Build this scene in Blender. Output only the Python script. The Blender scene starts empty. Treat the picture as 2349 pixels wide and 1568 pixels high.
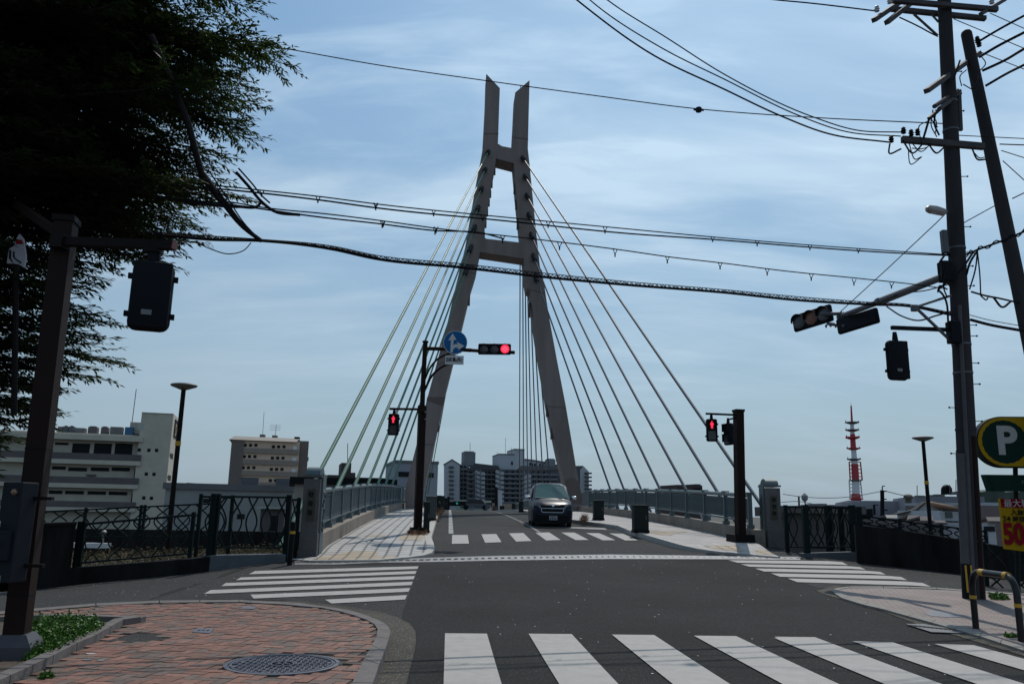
import bpy, bmesh, math, random
import numpy as np
from mathutils import Vector, Matrix
from mathutils.geometry import delaunay_2d_cdt
random.seed(7)
RNG = np.random.default_rng(7)
C = bpy.context.scene.collection
scene = bpy.context.scene
# ------------------------------------------------------------------ camera
F = 1859.0; CX = 1174.0; CY = 783.9; EYE = 1.5
PITCH = math.atan((1172.0 - CY) / F); ROLL = math.radians(1.09)
CAMR = Matrix.Rotation(math.pi / 2 + PITCH, 3, 'X') @ Matrix.Rotation(ROLL, 3, 'Z')
cam_d = bpy.data.cameras.new("camera"); cam = bpy.data.objects.new("camera", cam_d); C.objects.link(cam)
cam.location = (0, 0, EYE); cam.rotation_euler = CAMR.to_euler()
cam_d.sensor_width = 36; cam_d.sensor_fit = 'HORIZONTAL'; cam_d.lens = 36 * F / 2348.0
cam_d.clip_start = 0.1; cam_d.clip_end = 9000
scene.camera = cam
# ------------------------------------------------------------------ sky, sun, exposure
SUN_EL = math.radians(53); SUN_AZ = math.radians(15.5)      # azimuth to the right of +Y
w = bpy.data.worlds.new("World"); scene.world = w; w.use_nodes = True
nt = w.node_tree; nt.nodes.clear()
def N(t, **k):
    n = nt.nodes.new(t)
    for a, b in k.items(): setattr(n, a, b)
    return n
L = lambda a, b: nt.links.new(a, b)
out = N('ShaderNodeOutputWorld'); bg = N('ShaderNodeBackground'); bg.inputs[1].default_value = 0.094
sky = N('ShaderNodeTexSky', sky_type='NISHITA'); sky.sun_disc = False; sky.altitude = 0
sky.sun_elevation = SUN_EL; sky.sun_rotation = SUN_AZ; sky.air_density = 1.0; sky.dust_density = 0.6; sky.ozone_density = 1.4
tc = N('ShaderNodeTexCoord'); sp = N('ShaderNodeSeparateXYZ'); L(tc.outputs['Generated'], sp.inputs[0])
mz = N('ShaderNodeMath', operation='ADD'); L(sp.outputs[2], mz.inputs[0]); mz.inputs[1].default_value = 0.30
dx = N('ShaderNodeMath', operation='DIVIDE'); L(sp.outputs[0], dx.inputs[0]); L(mz.outputs[0], dx.inputs[1])
dy = N('ShaderNodeMath', operation='DIVIDE'); L(sp.outputs[1], dy.inputs[0]); L(mz.outputs[0], dy.inputs[1])
cb = N('ShaderNodeCombineXYZ'); L(dx.outputs[0], cb.inputs[0]); L(dy.outputs[0], cb.inputs[1])
def cloudlayer(rot, sc, scale, detail, dist, lo, hi, off):
    mp = N('ShaderNodeMapping'); L(cb.outputs[0], mp.inputs[0]); mp.inputs['Rotation'].default_value = (0, 0, rot)
    mp.inputs['Scale'].default_value = sc; mp.inputs['Location'].default_value = off
    no = N('ShaderNodeTexNoise'); L(mp.outputs[0], no.inputs[0]); no.inputs['Scale'].default_value = scale
    no.inputs['Detail'].default_value = detail; no.inputs['Distortion'].default_value = dist; no.inputs['Roughness'].default_value = 0.55
    rp = N('ShaderNodeMapRange'); rp.interpolation_type = 'SMOOTHSTEP'; L(no.outputs[0], rp.inputs[0]); rp.inputs[1].default_value = lo; rp.inputs[2].default_value = hi
    return rp.outputs[0]
c1 = cloudlayer(0.16, (0.65, 1.6, 1), 1.7, 8, 0.5, 0.40, 0.72, (3.1, 1.2, 0))
c2 = cloudlayer(-0.10, (0.9, 3.4, 1), 3.0, 9, 0.6, 0.44, 0.74, (7.7, 4.3, 0))
ad = N('ShaderNodeMath', operation='MULTIPLY_ADD'); L(c2, ad.inputs[0]); ad.inputs[1].default_value = 0.38
m1 = N('ShaderNodeMath', operation='MULTIPLY'); L(c1, m1.inputs[0]); m1.inputs[1].default_value = 0.70; L(m1.outputs[0], ad.inputs[2])
lw_ = N('ShaderNodeMapRange'); L(sp.outputs[2], lw_.inputs[0]); lw_.inputs[1].default_value = 0.02; lw_.inputs[2].default_value = 0.32; lw_.inputs[3].default_value = 0.35; lw_.inputs[4].default_value = 1.1
ml_ = N('ShaderNodeMath', operation='MULTIPLY'); L(ad.outputs[0], ml_.inputs[0]); L(lw_.outputs[0], ml_.inputs[1])
m2 = N('ShaderNodeMath', operation='MINIMUM'); L(ml_.outputs[0], m2.inputs[0]); m2.inputs[1].default_value = 0.80
mix = N('ShaderNodeMix', data_type='RGBA'); L(m2.outputs[0], mix.inputs[0])
# low haze: pale grey-blue near the horizon, thinning upwards
hz_ = N('ShaderNodeMapRange'); L(sp.outputs[2], hz_.inputs[0]); hz_.inputs[1].default_value = 0.0; hz_.inputs[2].default_value = 0.55; hz_.inputs[3].default_value = 0.97; hz_.inputs[4].default_value = 0.04
hm_ = N('ShaderNodeMix', data_type='RGBA'); L(hz_.outputs[0], hm_.inputs[0]); tn_ = N('ShaderNodeVectorMath', operation='MULTIPLY'); L(sky.outputs[0], tn_.inputs[0]); tn_.inputs[1].default_value = (0.98, 1.24, 1.24); L(tn_.outputs[0], hm_.inputs[6]); hm_.inputs[7].default_value = (3.3, 4.15, 5.0, 1); L(hm_.outputs[2], mix.inputs[6])
# thin high cloud glows more towards the sun
sd = Vector((math.sin(SUN_AZ) * math.cos(SUN_EL), math.cos(SUN_AZ) * math.cos(SUN_EL), math.sin(SUN_EL)))
dp = N('ShaderNodeVectorMath', operation='DOT_PRODUCT'); L(tc.outputs['Generated'], dp.inputs[0]); dp.inputs[1].default_value = sd
gl = N('ShaderNodeMapRange'); L(dp.outputs['Value'], gl.inputs[0]); gl.inputs[1].default_value = 0.50; gl.inputs[2].default_value = 1.0; gl.inputs[3].default_value = 0.58; gl.inputs[4].default_value = 1.18
vs = N('ShaderNodeVectorMath', operation='SCALE'); vs.inputs[0].default_value = (6.5, 8.3, 9.9); L(gl.outputs[0], vs.inputs['Scale'])
L(vs.outputs[0], mix.inputs[7]); L(mix.outputs[2], bg.inputs[0]); L(bg.outputs[0], out.inputs[0])
sun_d = bpy.data.lights.new("sun", 'SUN'); sun_d.energy = 2.6; sun_d.angle = math.radians(0.53); sun_d.color = (1.0, 0.93, 0.84)
sun = bpy.data.objects.new("sun", sun_d); C.objects.link(sun); sun.rotation_euler = sd.to_track_quat('Z', 'Y').to_euler(); sun.location = (0, 0, 60)
scene.view_settings.view_transform = 'Standard'; scene.view_settings.look = 'None'
scene.view_settings.exposure = 0.0; scene.view_settings.gamma = 1.0
# ------------------------------------------------------------------ geometry of the place
def smooth(a, b, x):
    t = min(1, max(0, (x - a) / (b - a))); return t * t * (3 - 2 * t)
PY = np.array([-200, 0, 9, 12, 16, 20, 23.8, 26.3, 33.5, 45, 57, 70, 82, 100, 130, 160, 200, 400.])
PZ = np.array([0, 0, 0, .04, .16, .33, .49, .60, .88, 1.2, 1.41, 1.5, 1.5, 1.3, .7, -.2, -1.4, -1.4])
_D = np.gradient(PZ, PY)
def prof(y):
    y = min(399.9, max(-199.9, y)); i = int(np.searchsorted(PY, y) - 1); h = PY[i+1] - PY[i]; t = (y - PY[i]) / h
    return float((2*t**3-3*t*t+1)*PZ[i] + (t**3-2*t*t+t)*h*_D[i] + (-2*t**3+3*t*t)*PZ[i+1] + (t**3-t*t)*h*_D[i+1])
def zg(x, y):
    b = 1 - smooth(24, 31, y)
    s = 0.0
    if x < -5.5: s = 0.07 * (-5.5 - x)
    if x > 8.2: s = 0.055 * (x - 8.2)
    return prof(y) - b * min(s, 2.2)
def ray(px, py): return CAMR @ Vector(((px - CX) / F, -(py - CY) / F, -1.0))
def P(px, py, D):
    d = ray(px, py); t = D / d.y; return Vector((d.x * t, D, EYE + d.z * t))
def G(px, py, off=0.0):
    d = ray(px, py); f = lambda t: EYE + d.z * t - (zg(d.x * t, d.y * t) + off)
    a = 2.0; t = a
    while t < 400 and f(t) > 0: a = t; t *= 1.02
    b = t
    for _ in range(40):
        m = (a + b) / 2
        if f(m) > 0: a = m
        else: b = m
    return Vector((d.x * b, d.y * b, EYE + d.z * b))
def Zm(x0, y0, s): return lambda x, y: ((x0 + x / s) / 1.7444, (y0 + y / s) / 1.7444)
Z1 = Zm(1500, 250, 1.742); Z2 = Zm(1500, 1050, 1.742); Z3 = Zm(1700, 1750, 2.936); Z4 = Zm(1100, 1800, 2.936)
Z5 = Zm(2300, 1800, 2.936); Z6 = Zm(2896, 1735, 1.568); Z7 = Zm(2896, 800, 1.568); Z8 = Zm(100, 1550, 1.9575); Z9 = Zm(2896, 0, 1.568)
Q3 = Zm(0, 1735, 1.568); Q4 = Zm(1000, 1735, 1.568); Q5 = Zm(2000, 1735, 1.568); QA = Zm(0, 0, 1.568); QB = Zm(0, 800, 1.568)
QP = Zm(3796, 1640, 2.613); QR = Zm(3500, 1900, 3.92); QL = Zm(0, 1850, 3.485); QG = Zm(3796, 2100, 3.137); QS = Zm(1600, 1250, 2.851)
QT = Zm(2780, 1600, 2.413); QC = Zm(2900, 1800, 2.936); QK = Zm(1150, 1850, 3.92)
AX = Vector((-0.073, 1.0, 0)).normalized(); AXN = Vector((1, 0.073, 0)).normalized()   # along and across the bridge
def onax(x0, y0, y): return Vector((x0 - 0.073 * (y - y0), y, 0))
# ------------------------------------------------------------------ materials
MATS = {}
def mat(name, col, rough=0.6, metal=0.0, var=0.0, vscale=3.0, bump=0.0, bscale=20.0, emit=None, spec=0.5, trans=0.0, vstretch=(1, 1, 1), coat=0.0, col2=None):
    if name in MATS: return MATS[name]
    m = bpy.data.materials.new(name); m.use_nodes = True; t = m.node_tree; b = t.nodes['Principled BSDF']
    b.inputs['Base Color'].default_value = (*col, 1); b.inputs['Roughness'].default_value = rough; b.inputs['Metallic'].default_value = metal
    b.inputs['Specular IOR Level'].default_value = spec; b.inputs['Coat Weight'].default_value = coat
    if trans: b.inputs['Transmission Weight'].default_value = trans
    if emit: b.inputs['Emission Color'].default_value = (*emit[0], 1); b.inputs['Emission Strength'].default_value = emit[1]
    if var or bump:
        tc = t.nodes.new('ShaderNodeTexCoord'); mp = t.nodes.new('ShaderNodeMapping'); mp.inputs['Scale'].default_value = vstretch
        t.links.new(tc.outputs['Object'], mp.inputs[0])
    if var:
        n = t.nodes.new('ShaderNodeTexNoise'); n.inputs['Scale'].default_value = vscale; n.inputs['Detail'].default_value = 6; n.inputs['Roughness'].default_value = 0.65
        t.links.new(mp.outputs[0], n.inputs[0])
        r = t.nodes.new('ShaderNodeValToRGB'); r.color_ramp.elements[0].position = 0.3; r.color_ramp.elements[1].position = 0.7
        c2 = col2 or tuple(min(1, c * (1 + var)) for c in col)
        r.color_ramp.elements[0].color = (*[c * (1 - var) for c in col], 1); r.color_ramp.elements[1].color = (*c2, 1)
        t.links.new(n.outputs[0], r.inputs[0]); t.links.new(r.outputs[0], b.inputs['Base Color'])
        rr = t.nodes.new('ShaderNodeMapRange'); rr.inputs[3].default_value = max(0.02, rough - 0.12); rr.inputs[4].default_value = min(1, rough + 0.12)
        t.links.new(n.outputs[0], rr.inputs[0]); t.links.new(rr.outputs[0], b.inputs['Roughness'])
    if bump:
        n2 = t.nodes.new('ShaderNodeTexNoise'); n2.inputs['Scale'].default_value = bscale; n2.inputs['Detail'].default_value = 5
        t.links.new(mp.outputs[0], n2.inputs[0]); bp = t.nodes.new('ShaderNodeBump'); bp.inputs['Strength'].default_value = bump; bp.inputs['Distance'].default_value = 0.02
        t.links.new(n2.outputs[0], bp.inputs['Height']); t.links.new(bp.outputs[0], b.inputs['Normal'])
    MATS[name] = m; return m
def asphalt(name, base, var, glint=True, warm=(1, 1, 1)):
    m = bpy.data.materials.new(name); m.use_nodes = True; t = m.node_tree; b = t.nodes['Principled BSDF']; nn = t.nodes.new; lk = t.links.new
    tc = nn('ShaderNodeTexCoord')
    def noise(s, d, r=0.6):
        n = nn('ShaderNodeTexNoise'); n.inputs['Scale'].default_value = s; n.inputs['Detail'].default_value = d; n.inputs['Roughness'].default_value = r; lk(tc.outputs['Object'], n.inputs[0]); return n
    n1 = noise(0.35, 5); n2 = noise(38, 3, 0.8); vo = nn('ShaderNodeTexVoronoi'); vo.inputs['Scale'].default_value = 75; lk(tc.outputs['Object'], vo.inputs[0])
    r1 = nn('ShaderNodeMapRange'); lk(n1.outputs[0], r1.inputs[0]); r1.inputs[1].default_value = .3; r1.inputs[2].default_value = .7; r1.inputs[3].default_value = base * (1 - var); r1.inputs[4].default_value = base * (1 + var)
    r2 = nn('ShaderNodeMapRange'); lk(n2.outputs[0], r2.inputs[0]); r2.inputs[1].default_value = .3; r2.inputs[2].default_value = .7; r2.inputs[3].default_value = .45; r2.inputs[4].default_value = 1.75
    sc = nn('ShaderNodeSeparateColor'); lk(vo.outputs['Color'], sc.inputs[0])
    r3 = nn('ShaderNodeMapRange'); lk(sc.outputs[0], r3.inputs[0]); r3.inputs[1].default_value = .90; r3.inputs[2].default_value = 1.; r3.inputs[3].default_value = 1.; r3.inputs[4].default_value = 3.2
    q = nn('ShaderNodeMath'); q.operation = 'MULTIPLY'; lk(r1.outputs[0], q.inputs[0]); lk(r2.outputs[0], q.inputs[1])
    q2 = nn('ShaderNodeMath'); q2.operation = 'MULTIPLY'; lk(q.outputs[0], q2.inputs[0]); lk(r3.outputs[0], q2.inputs[1])
    v2 = nn('ShaderNodeTexVoronoi'); v2.inputs['Scale'].default_value = 9; lk(tc.outputs['Object'], v2.inputs[0]); s2 = nn('ShaderNodeSeparateColor'); lk(v2.outputs['Color'], s2.inputs[0])
    g1 = nn('ShaderNodeMath'); g1.operation = 'GREATER_THAN'; lk(s2.outputs[1], g1.inputs[0]); g1.inputs[1].default_value = .94
    g2 = nn('ShaderNodeMath'); g2.operation = 'LESS_THAN'; lk(v2.outputs['Distance'], g2.inputs[0]); g2.inputs[1].default_value = .105
    g3 = nn('ShaderNodeMath'); g3.operation = 'MULTIPLY'; lk(g1.outputs[0], g3.inputs[0]); lk(g2.outputs[0], g3.inputs[1])
    mxx = nn('ShaderNodeMix'); mxx.data_type = 'FLOAT'; lk(g3.outputs[0], mxx.inputs[0]); lk(q2.outputs[0], mxx.inputs[2]); mxx.inputs[3].default_value = .75  # sparse white dots painted into the base colour as sun glints
    vm = nn('ShaderNodeVectorMath'); vm.operation = 'SCALE'; vm.inputs[0].default_value = warm; lk(mxx.outputs[0], vm.inputs['Scale']); lk(vm.outputs[0], b.inputs['Base Color'])
    b.inputs['Roughness'].default_value = 0.9; b.inputs['Specular IOR Level'].default_value = 0.12
    bp = nn('ShaderNodeBump'); bp.inputs['Strength'].default_value = 0.55; bp.inputs['Distance'].default_value = 0.008; lk(n2.outputs[0], bp.inputs['Height']); lk(bp.outputs[0], b.inputs['Normal'])
    MATS[name] = m; return m
def paver(name, size, c1, c2, mortar, rot=0.0, offset=0.5, mw=0.02, bh=None):
    m = bpy.data.materials.new(name); m.use_nodes = True; t = m.node_tree; b = t.nodes['Principled BSDF']; nn = t.nodes.new; lk = t.links.new
    tc = nn('ShaderNodeTexCoord'); mp = nn('ShaderNodeMapping'); mp.inputs['Rotation'].default_value = (0, 0, rot); lk(tc.outputs['Object'], mp.inputs[0])
    br = nn('ShaderNodeTexBrick'); lk(mp.outputs[0], br.inputs[0]); br.offset = offset; br.inputs['Scale'].default_value = 1.0
    br.inputs['Brick Width'].default_value = size; br.inputs['Row Height'].default_value = bh or size; br.inputs['Mortar Size'].default_value = mw
    br.inputs['Mortar Smooth'].default_value = 0.1; br.inputs['Color1'].default_value = (*c1, 1); br.inputs['Color2'].default_value = (*c2, 1); br.inputs['Mortar'].default_value = (*mortar, 1)
    n = nn('ShaderNodeTexNoise'); n.inputs['Scale'].default_value = 1.3; n.inputs['Detail'].default_value = 7; n.inputs['Roughness'].default_value = .7; lk(tc.outputs['Object'], n.inputs[0])
    r = nn('ShaderNodeMapRange'); lk(n.outputs[0], r.inputs[0]); r.inputs[1].default_value = .3; r.inputs[2].default_value = .7; r.inputs[3].default_value = .72; r.inputs[4].default_value = 1.12
    vm = nn('ShaderNodeVectorMath'); vm.operation = 'SCALE'; lk(br.outputs['Color'], vm.inputs[0]); lk(r.outputs[0], vm.inputs['Scale']); lk(vm.outputs[0], b.inputs['Base Color'])
    b.inputs['Roughness'].default_value = 0.8
    bp = nn('ShaderNodeBump'); bp.inputs['Strength'].default_value = 0.4; bp.inputs['Distance'].default_value = 0.01; bp.invert = True; lk(br.outputs['Fac'], bp.inputs['Height']); lk(bp.outputs[0], b.inputs['Normal'])
    MATS[name] = m; return m
M_ASPH = asphalt('asphalt', 0.0175, 0.28)
M_ASPH2 = asphalt('worn_asphalt', 0.034, 0.15, warm=(1.0, 1.0, 0.99))
M_ASPH3 = asphalt('bridge_asphalt', 0.032, 0.14)
M_GUT = asphalt('gutter_concrete', 0.060, 0.3, warm=(1.05, .97, .84))
M_PAINT = mat('road_paint', (.325, .312, .295), .75, var=.16, vscale=5, bump=.25, bscale=60)
_t = M_PAINT.node_tree; _b = _t.nodes['Principled BSDF']; _l = _b.inputs['Base Color'].links[0].from_socket
_n = _t.nodes.new('ShaderNodeTexNoise'); _n.inputs['Scale'].default_value = 14; _n.inputs['Detail'].default_value = 9; _n.inputs['Roughness'].default_value = .8; _t.links.new(_t.nodes['Texture Coordinate'].outputs['Object'], _n.inputs[0])
_r = _t.nodes.new('ShaderNodeMapRange'); _t.links.new(_n.outputs[0], _r.inputs[0]); _r.inputs[1].default_value = .60; _r.inputs[2].default_value = .70; _r.inputs[4].default_value = .55
_m = _t.nodes.new('ShaderNodeMix'); _m.data_type = 'RGBA'; _t.links.new(_r.outputs[0], _m.inputs[0]); _t.links.new(_l, _m.inputs[6]); _m.inputs[7].default_value = (.06, .06, .06, 1); _t.links.new(_m.outputs[2], _b.inputs['Base Color'])
M_PAINT_OLD = mat('worn_road_paint', (.21, .21, .20), .8, var=.4, vscale=14)
M_KERB = mat('kerb_concrete', (.125, .112, .108), .85, var=.3, vscale=6, bump=.3, bscale=50)
M_BKERB = mat('bridge_kerb_concrete', (.40, .38, .35), .85, var=.2, vscale=6)
M_GRAN = mat('plinth_granite', (.19, .16, .13), .8, var=.35, vscale=1.6, vstretch=(1, 1, .35), bump=.3, bscale=40)
M_PAVE = paver('bridge_pavers', .30, (.47, .455, .44), (.39, .38, .37), (.13, .13, .13), rot=-0.073, offset=0.0, mw=.032)
M_PINK = paver('pink_pavers', .2, (.27, .20, .18), (.23, .19, .175), (.12, .10, .09), rot=.3, bh=.1, mw=.008)
M_TACT = paver('tactile_pavers', .30, (.46, .37, .26), (.40, .32, .23), (.15, .13, .10), rot=-0.073, offset=0.0, mw=.03)
M_SOIL = mat('soil', (.06, .045, .032), .95, var=.4, vscale=8, bump=.8, bscale=30)
M_CONC = mat('dark_stained_concrete', (.017, .016, .016), .95, spec=.1, var=.7, vscale=2.2, vstretch=(1, 1, .15), bump=.3, bscale=20)
M_CONCB = mat('blue_grey_painted_concrete', (.07, .085, .10), .7, var=.25, vscale=3)
M_TOWER = mat('tower_taupe_paint', (.215, .183, .172), .8, spec=.2, var=.20, vscale=.9, vstretch=(1, 1, .12), bump=.1, bscale=3)
M_TOWER2 = mat('tower_darker_panel', (.12, .092, .082), .7, var=.15, vscale=.6)
M_CABLE = mat('green_cable_sheath', (.085, .185, .135), .5, spec=.3, var=.08, vscale=2)
M_CABLEG = mat('grey_cable_sheath', (.085, .10, .12), .5, spec=.3)
M_SOCK = mat('black_rubber', (.015, .015, .017), .6)
M_RAIL = mat('blue_green_rail_paint', (.105, .145, .155), .5, spec=.3, var=.14, vscale=2.5)
M_RAILD = mat('blue_green_panel_paint', (.055, .080, .090), .6, spec=.2, var=.14, vscale=2.5)
M_DG = mat('dark_green_paint', (.006, .014, .0135), .6, spec=.12, var=.2, vscale=4)
M_BROWN = mat('dark_brown_pole_paint', (.020, .0115, .010), .6, spec=.08, var=.22, vscale=3, vstretch=(1, 1, .3))
M_BROWND = mat('black_brown_paint', (.010, .007, .007), .65, spec=.12, var=.15, vscale=3)
M_BLACK = mat('matt_black', (.008, .009, .010), .7, spec=.15)
M_HOUS = mat('signal_housing', (.007, .009, .013), .65, spec=.12, var=.15, vscale=4)
M_LENS = mat('unlit_lens', (.045, .050, .055), .25)
M_LENSO = mat('unlit_amber_lens', (.17, .065, .035), .3)
M_RED = mat('red_lamp_lit', (.2, .0, .01), .4, emit=((1.0, .03, .085), 1.15))
M_RED2 = mat('red_lamp_core', (.2, .0, .01), .4, emit=((1.0, .22, .30), 1.25))
M_WHITE = mat('white_paint', (.55, .55, .55), .5, var=.06)
M_BLUE = mat('sign_blue', (.005, .11, .30), .6, spec=.2)
M_BACK = mat('sign_back_grey', (.16, .165, .17), .5)
M_STEEL = mat('galvanised_steel', (.085, .092, .105), .6, metal=.2, var=.15, vscale=4)
M_UCON = mat('pole_concrete', (.040, .038, .041), .9, spec=.15, var=.22, vscale=2.5, vstretch=(1, 1, .25), bump=.2, bscale=50)
M_UCONL = mat('pale_pole_cover', (.085, .083, .090), .85, spec=.15, var=.15, vscale=3)
M_WIRE = mat('cable_black', (.012, .012, .014), .85, spec=.15)
M_YEL = mat('yellow_paint', (.50, .27, .012), .5)
M_YELS = mat('sign_yellow', (.36, .22, .005), .7, spec=.15, var=.05)
M_PGREEN = mat('sign_dark_green', (.004, .024, .018), .7, spec=.12)
M_SRED = mat('sign_red', (.20, .005, .014), .7, spec=.12)
M_CAB = mat('cabinet_dark_green', (.011, .018, .017), .6, spec=.2, var=.2, vscale=3)
M_GBOX = mat('grey_cabinet_paint', (.015, .019, .025), .65, spec=.12, var=.15, vscale=3)
M_CHROME = mat('chrome', (.75, .77, .8), .12, metal=1.0)
M_GLASS = mat('dark_window_glass', (.010, .013, .016), .22, spec=.5)
M_GLASSB = mat('bluish_window_glass', (.05, .065, .08), .15)
M_IRON = mat('cast_iron', (.09, .09, .11), .5, metal=.3, var=.2, vscale=12)
# ------------------------------------------------------------------ builders
def frame_of(d, up=Vector((0, 0, 1))):
    d = d.normalized()
    if abs(d.dot(up)) > .98: up = Vector((0, 1, 0))
    x = d.cross(up).normalized(); y = x.cross(d).normalized(); return x, y
class MB:
    def __init__(s): s.v = []; s.f = []; s.mi = []; s.cur = 0
    def add(s, vs, fs):
        o = len(s.v); s.v += [Vector(v) for v in vs]
        for f in fs: s.f.append(tuple(i + o for i in f)); s.mi.append(s.cur)
        return s
    def hexa(s, p):   # 8 points: bottom 4 ccw, top 4 ccw
        return s.add(p, [(3, 2, 1, 0), (4, 5, 6, 7), (0, 1, 5, 4), (1, 2, 6, 5), (2, 3, 7, 6), (3, 0, 4, 7)])
    def box(s, c, sz, R=None):
        c = Vector(c); hx, hy, hz = sz[0] / 2, sz[1] / 2, sz[2] / 2
        p = [Vector(q) for q in [(-hx, -hy, -hz), (hx, -hy, -hz), (hx, hy, -hz), (-hx, hy, -hz), (-hx, -hy, hz), (hx, -hy, hz), (hx, hy, hz), (-hx, hy, hz)]]
        if R is not None: p = [R @ q for q in p]
        return s.hexa([q + c for q in p])
    def bar(s, a, b, w_, h_, up=Vector((0, 0, 1))):
        a = Vector(a); b = Vector(b); x, y = frame_of(b - a, up); x = x * w_ / 2; y = y * h_ / 2
        return s.hexa([a - x - y, a - x + y, b - x + y, b - x - y, a + x - y, a + x + y, b + x + y, b + x - y][0:0] or [a - x - y, a + x - y, b + x - y, b - x - y, a - x + y, a + x + y, b + x + y, b - x + y])
    def rbox(s, c, sz, r, R=None, seg=3):
        bm = bmesh.new(); bmesh.ops.create_cube(bm, size=1); bmesh.ops.scale(bm, vec=sz, verts=bm.verts)
        bmesh.ops.bevel(bm, geom=bm.edges[:], offset=r, segments=seg, profile=.5, affect='EDGES')
        bm.verts.index_update(); vs = [v.co.copy() for v in bm.verts]
        if R is not None: vs = [R @ v for v in vs]
        s.add([v + Vector(c) for v in vs], [[v.index for v in f.verts] for f in bm.faces]); bm.free(); return s
    def tube(s, pts, r, n=8, cap=True):
        pts = [Vector(p) for p in pts]; rs = r if isinstance(r, (list, tuple)) else [r] * len(pts)
        o = len(s.v); x = None
        for i, p in enumerate(pts):
            d = (pts[min(i + 1, len(pts) - 1)] - pts[max(i - 1, 0)]).normalized()
            if x is None: x, y = frame_of(d)
            else: x = (x - d * x.dot(d)).normalized(); y = x.cross(d)
            for k in range(n):
                a = 2 * math.pi * k / n; s.v.append(p + x * math.cos(a) * rs[i] + y * math.sin(a) * rs[i])
        for i in range(len(pts) - 1):
            for k in range(n):
                a = o + i * n + k; b = o + i * n + (k + 1) % n; s.f.append((a, b, b + n, a + n)); s.mi.append(s.cur)
        if cap:
            s.f.append(tuple(o + k for k in range(n))[::-1]); s.mi.append(s.cur)
            s.f.append(tuple(o + (len(pts) - 1) * n + k for k in range(n))); s.mi.append(s.cur)
        return s
    def lathe(s, c, prof_, n=20, R=None):
        c = Vector(c); o = len(s.v)
        for (r, z) in prof_:
            for k in range(n):
                a = 2 * math.pi * k / n; q = Vector((r * math.cos(a), r * math.sin(a), z))
                s.v.append(c + (R @ q if R is not None else q))
        for i in range(len(prof_) - 1):
            for k in range(n):
                a = o + i * n + k; b = o + i * n + (k + 1) % n; s.f.append((a, b, b + n, a + n)); s.mi.append(s.cur)
        s.f.append(tuple(o + k for k in range(n))[::-1]); s.mi.append(s.cur)
        s.f.append(tuple(o + (len(prof_) - 1) * n + k for k in range(n))); s.mi.append(s.cur)
        return s
    def prism(s, poly, ext):      # poly: 3D points, ext: vector
        n = len(poly); ext = Vector(ext); p = [Vector(q) for q in poly]
        return s.add(p + [q + ext for q in p], [tuple(range(n))[::-1], tuple(range(n, 2 * n))] + [(i, (i + 1) % n, n + (i + 1) % n, n + i) for i in range(n)])
    def build(s, name, m, parent=None, smooth=False, local=False, loc=None):
        off = Vector((0, 0, 0))
        if parent is not None and not local:
            q = parent
            while q is not None: off += q.location; q = q.parent
        elif loc is not None: off = Vector(loc)
        me = bpy.data.meshes.new(name); me.from_pydata([tuple(v - off) for v in s.v], [], s.f)
        ms = m if isinstance(m, (list, tuple)) else [m]
        for q in ms: me.materials.append(q)
        if len(ms) > 1: me.polygons.foreach_set('material_index', s.mi)
        bm = bmesh.new(); bm.from_mesh(me); bmesh.ops.recalc_face_normals(bm, faces=bm.faces); bm.to_mesh(me); bm.free()
        if smooth: me.shade_smooth() if hasattr(me, 'shade_smooth') else None
        if smooth:
            me.set_sharp_from_angle(angle=math.radians(40))
        o = bpy.data.objects.new(name, me); C.objects.link(o)
        if parent is not None: o.parent = parent
        elif loc is not None: o.location = loc
        return o
def tag(o, label=None, cat=None, group=None, kind=None):
    if label: o['label'] = label
    if cat: o['category'] = cat
    if group: o['group'] = group
    if kind: o['kind'] = kind
    return o
def thing(name, loc, label, cat, group=None, rz=0.0):
    o = bpy.data.objects.new(name, None); C.objects.link(o); o.location = loc; o.rotation_euler = (0, 0, rz); o.empty_display_size = .2
    return tag(o, label, cat, group)
def copy_tree(o, parent=None):
    c = o.copy(); C.objects.link(c); c.parent = parent
    for ch in [x for x in C.objects if x.parent == o]: copy_tree(ch, c)
    return c
def single(mb, name, m, label, cat, loc=None, group=None, smooth=False):
    if loc is None:
        a = np.array([tuple(v) for v in mb.v]); loc = Vector((a[:, 0].mean(), a[:, 1].mean(), a[:, 2].min()))
    return tag(mb.build(name, m, None, smooth, loc=loc), label, cat, group)
def patch(name, poly, off, m, step=0.6, zf=None, kind='structure'):
    """a ground sheet following the terrain height"""
    bm = bmesh.new(); n_ = len(poly)
    vv, _e, ff, *_ = delaunay_2d_cdt([Vector((p[0], p[1])) for p in poly], [(i, (i + 1) % n_) for i in range(n_)], [], 1, 1e-5)
    vs = [bm.verts.new((p[0], p[1], 0)) for p in vv]
    for f_ in ff: bm.faces.new([vs[i] for i in f_])
    xs = [p[0] for p in poly]; ys = [p[1] for p in poly]
    def cuts(lo, hi, st): 
        r = []; v = math.floor(lo / st) * st + st
        while v < hi: r.append(v); v += st if abs(v) < 32 else st * 4
        return r
    for x in cuts(min(xs), max(xs), step): bmesh.ops.bisect_plane(bm, geom=bm.verts[:] + bm.edges[:] + bm.faces[:], plane_co=(x, 0, 0), plane_no=(1, 0, 0))
    for y in cuts(min(ys), max(ys), step): bmesh.ops.bisect_plane(bm, geom=bm.verts[:] + bm.edges[:] + bm.faces[:], plane_co=(0, y, 0), plane_no=(0, 1, 0))
    f = zf or zg
    for v in bm.verts: v.co.z = f(v.co.x, v.co.y) + off
    for fa in bm.faces:
        fa.normal_update(); fa.smooth = True
        if fa.normal.z < 0: fa.normal_flip()
    me = bpy.data.meshes.new(name); bm.to_mesh(me); bm.free(); me.materials.append(m)
    o = bpy.data.objects.new(name, me); C.objects.link(o)
    if kind: o['kind'] = kind
    return o
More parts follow.
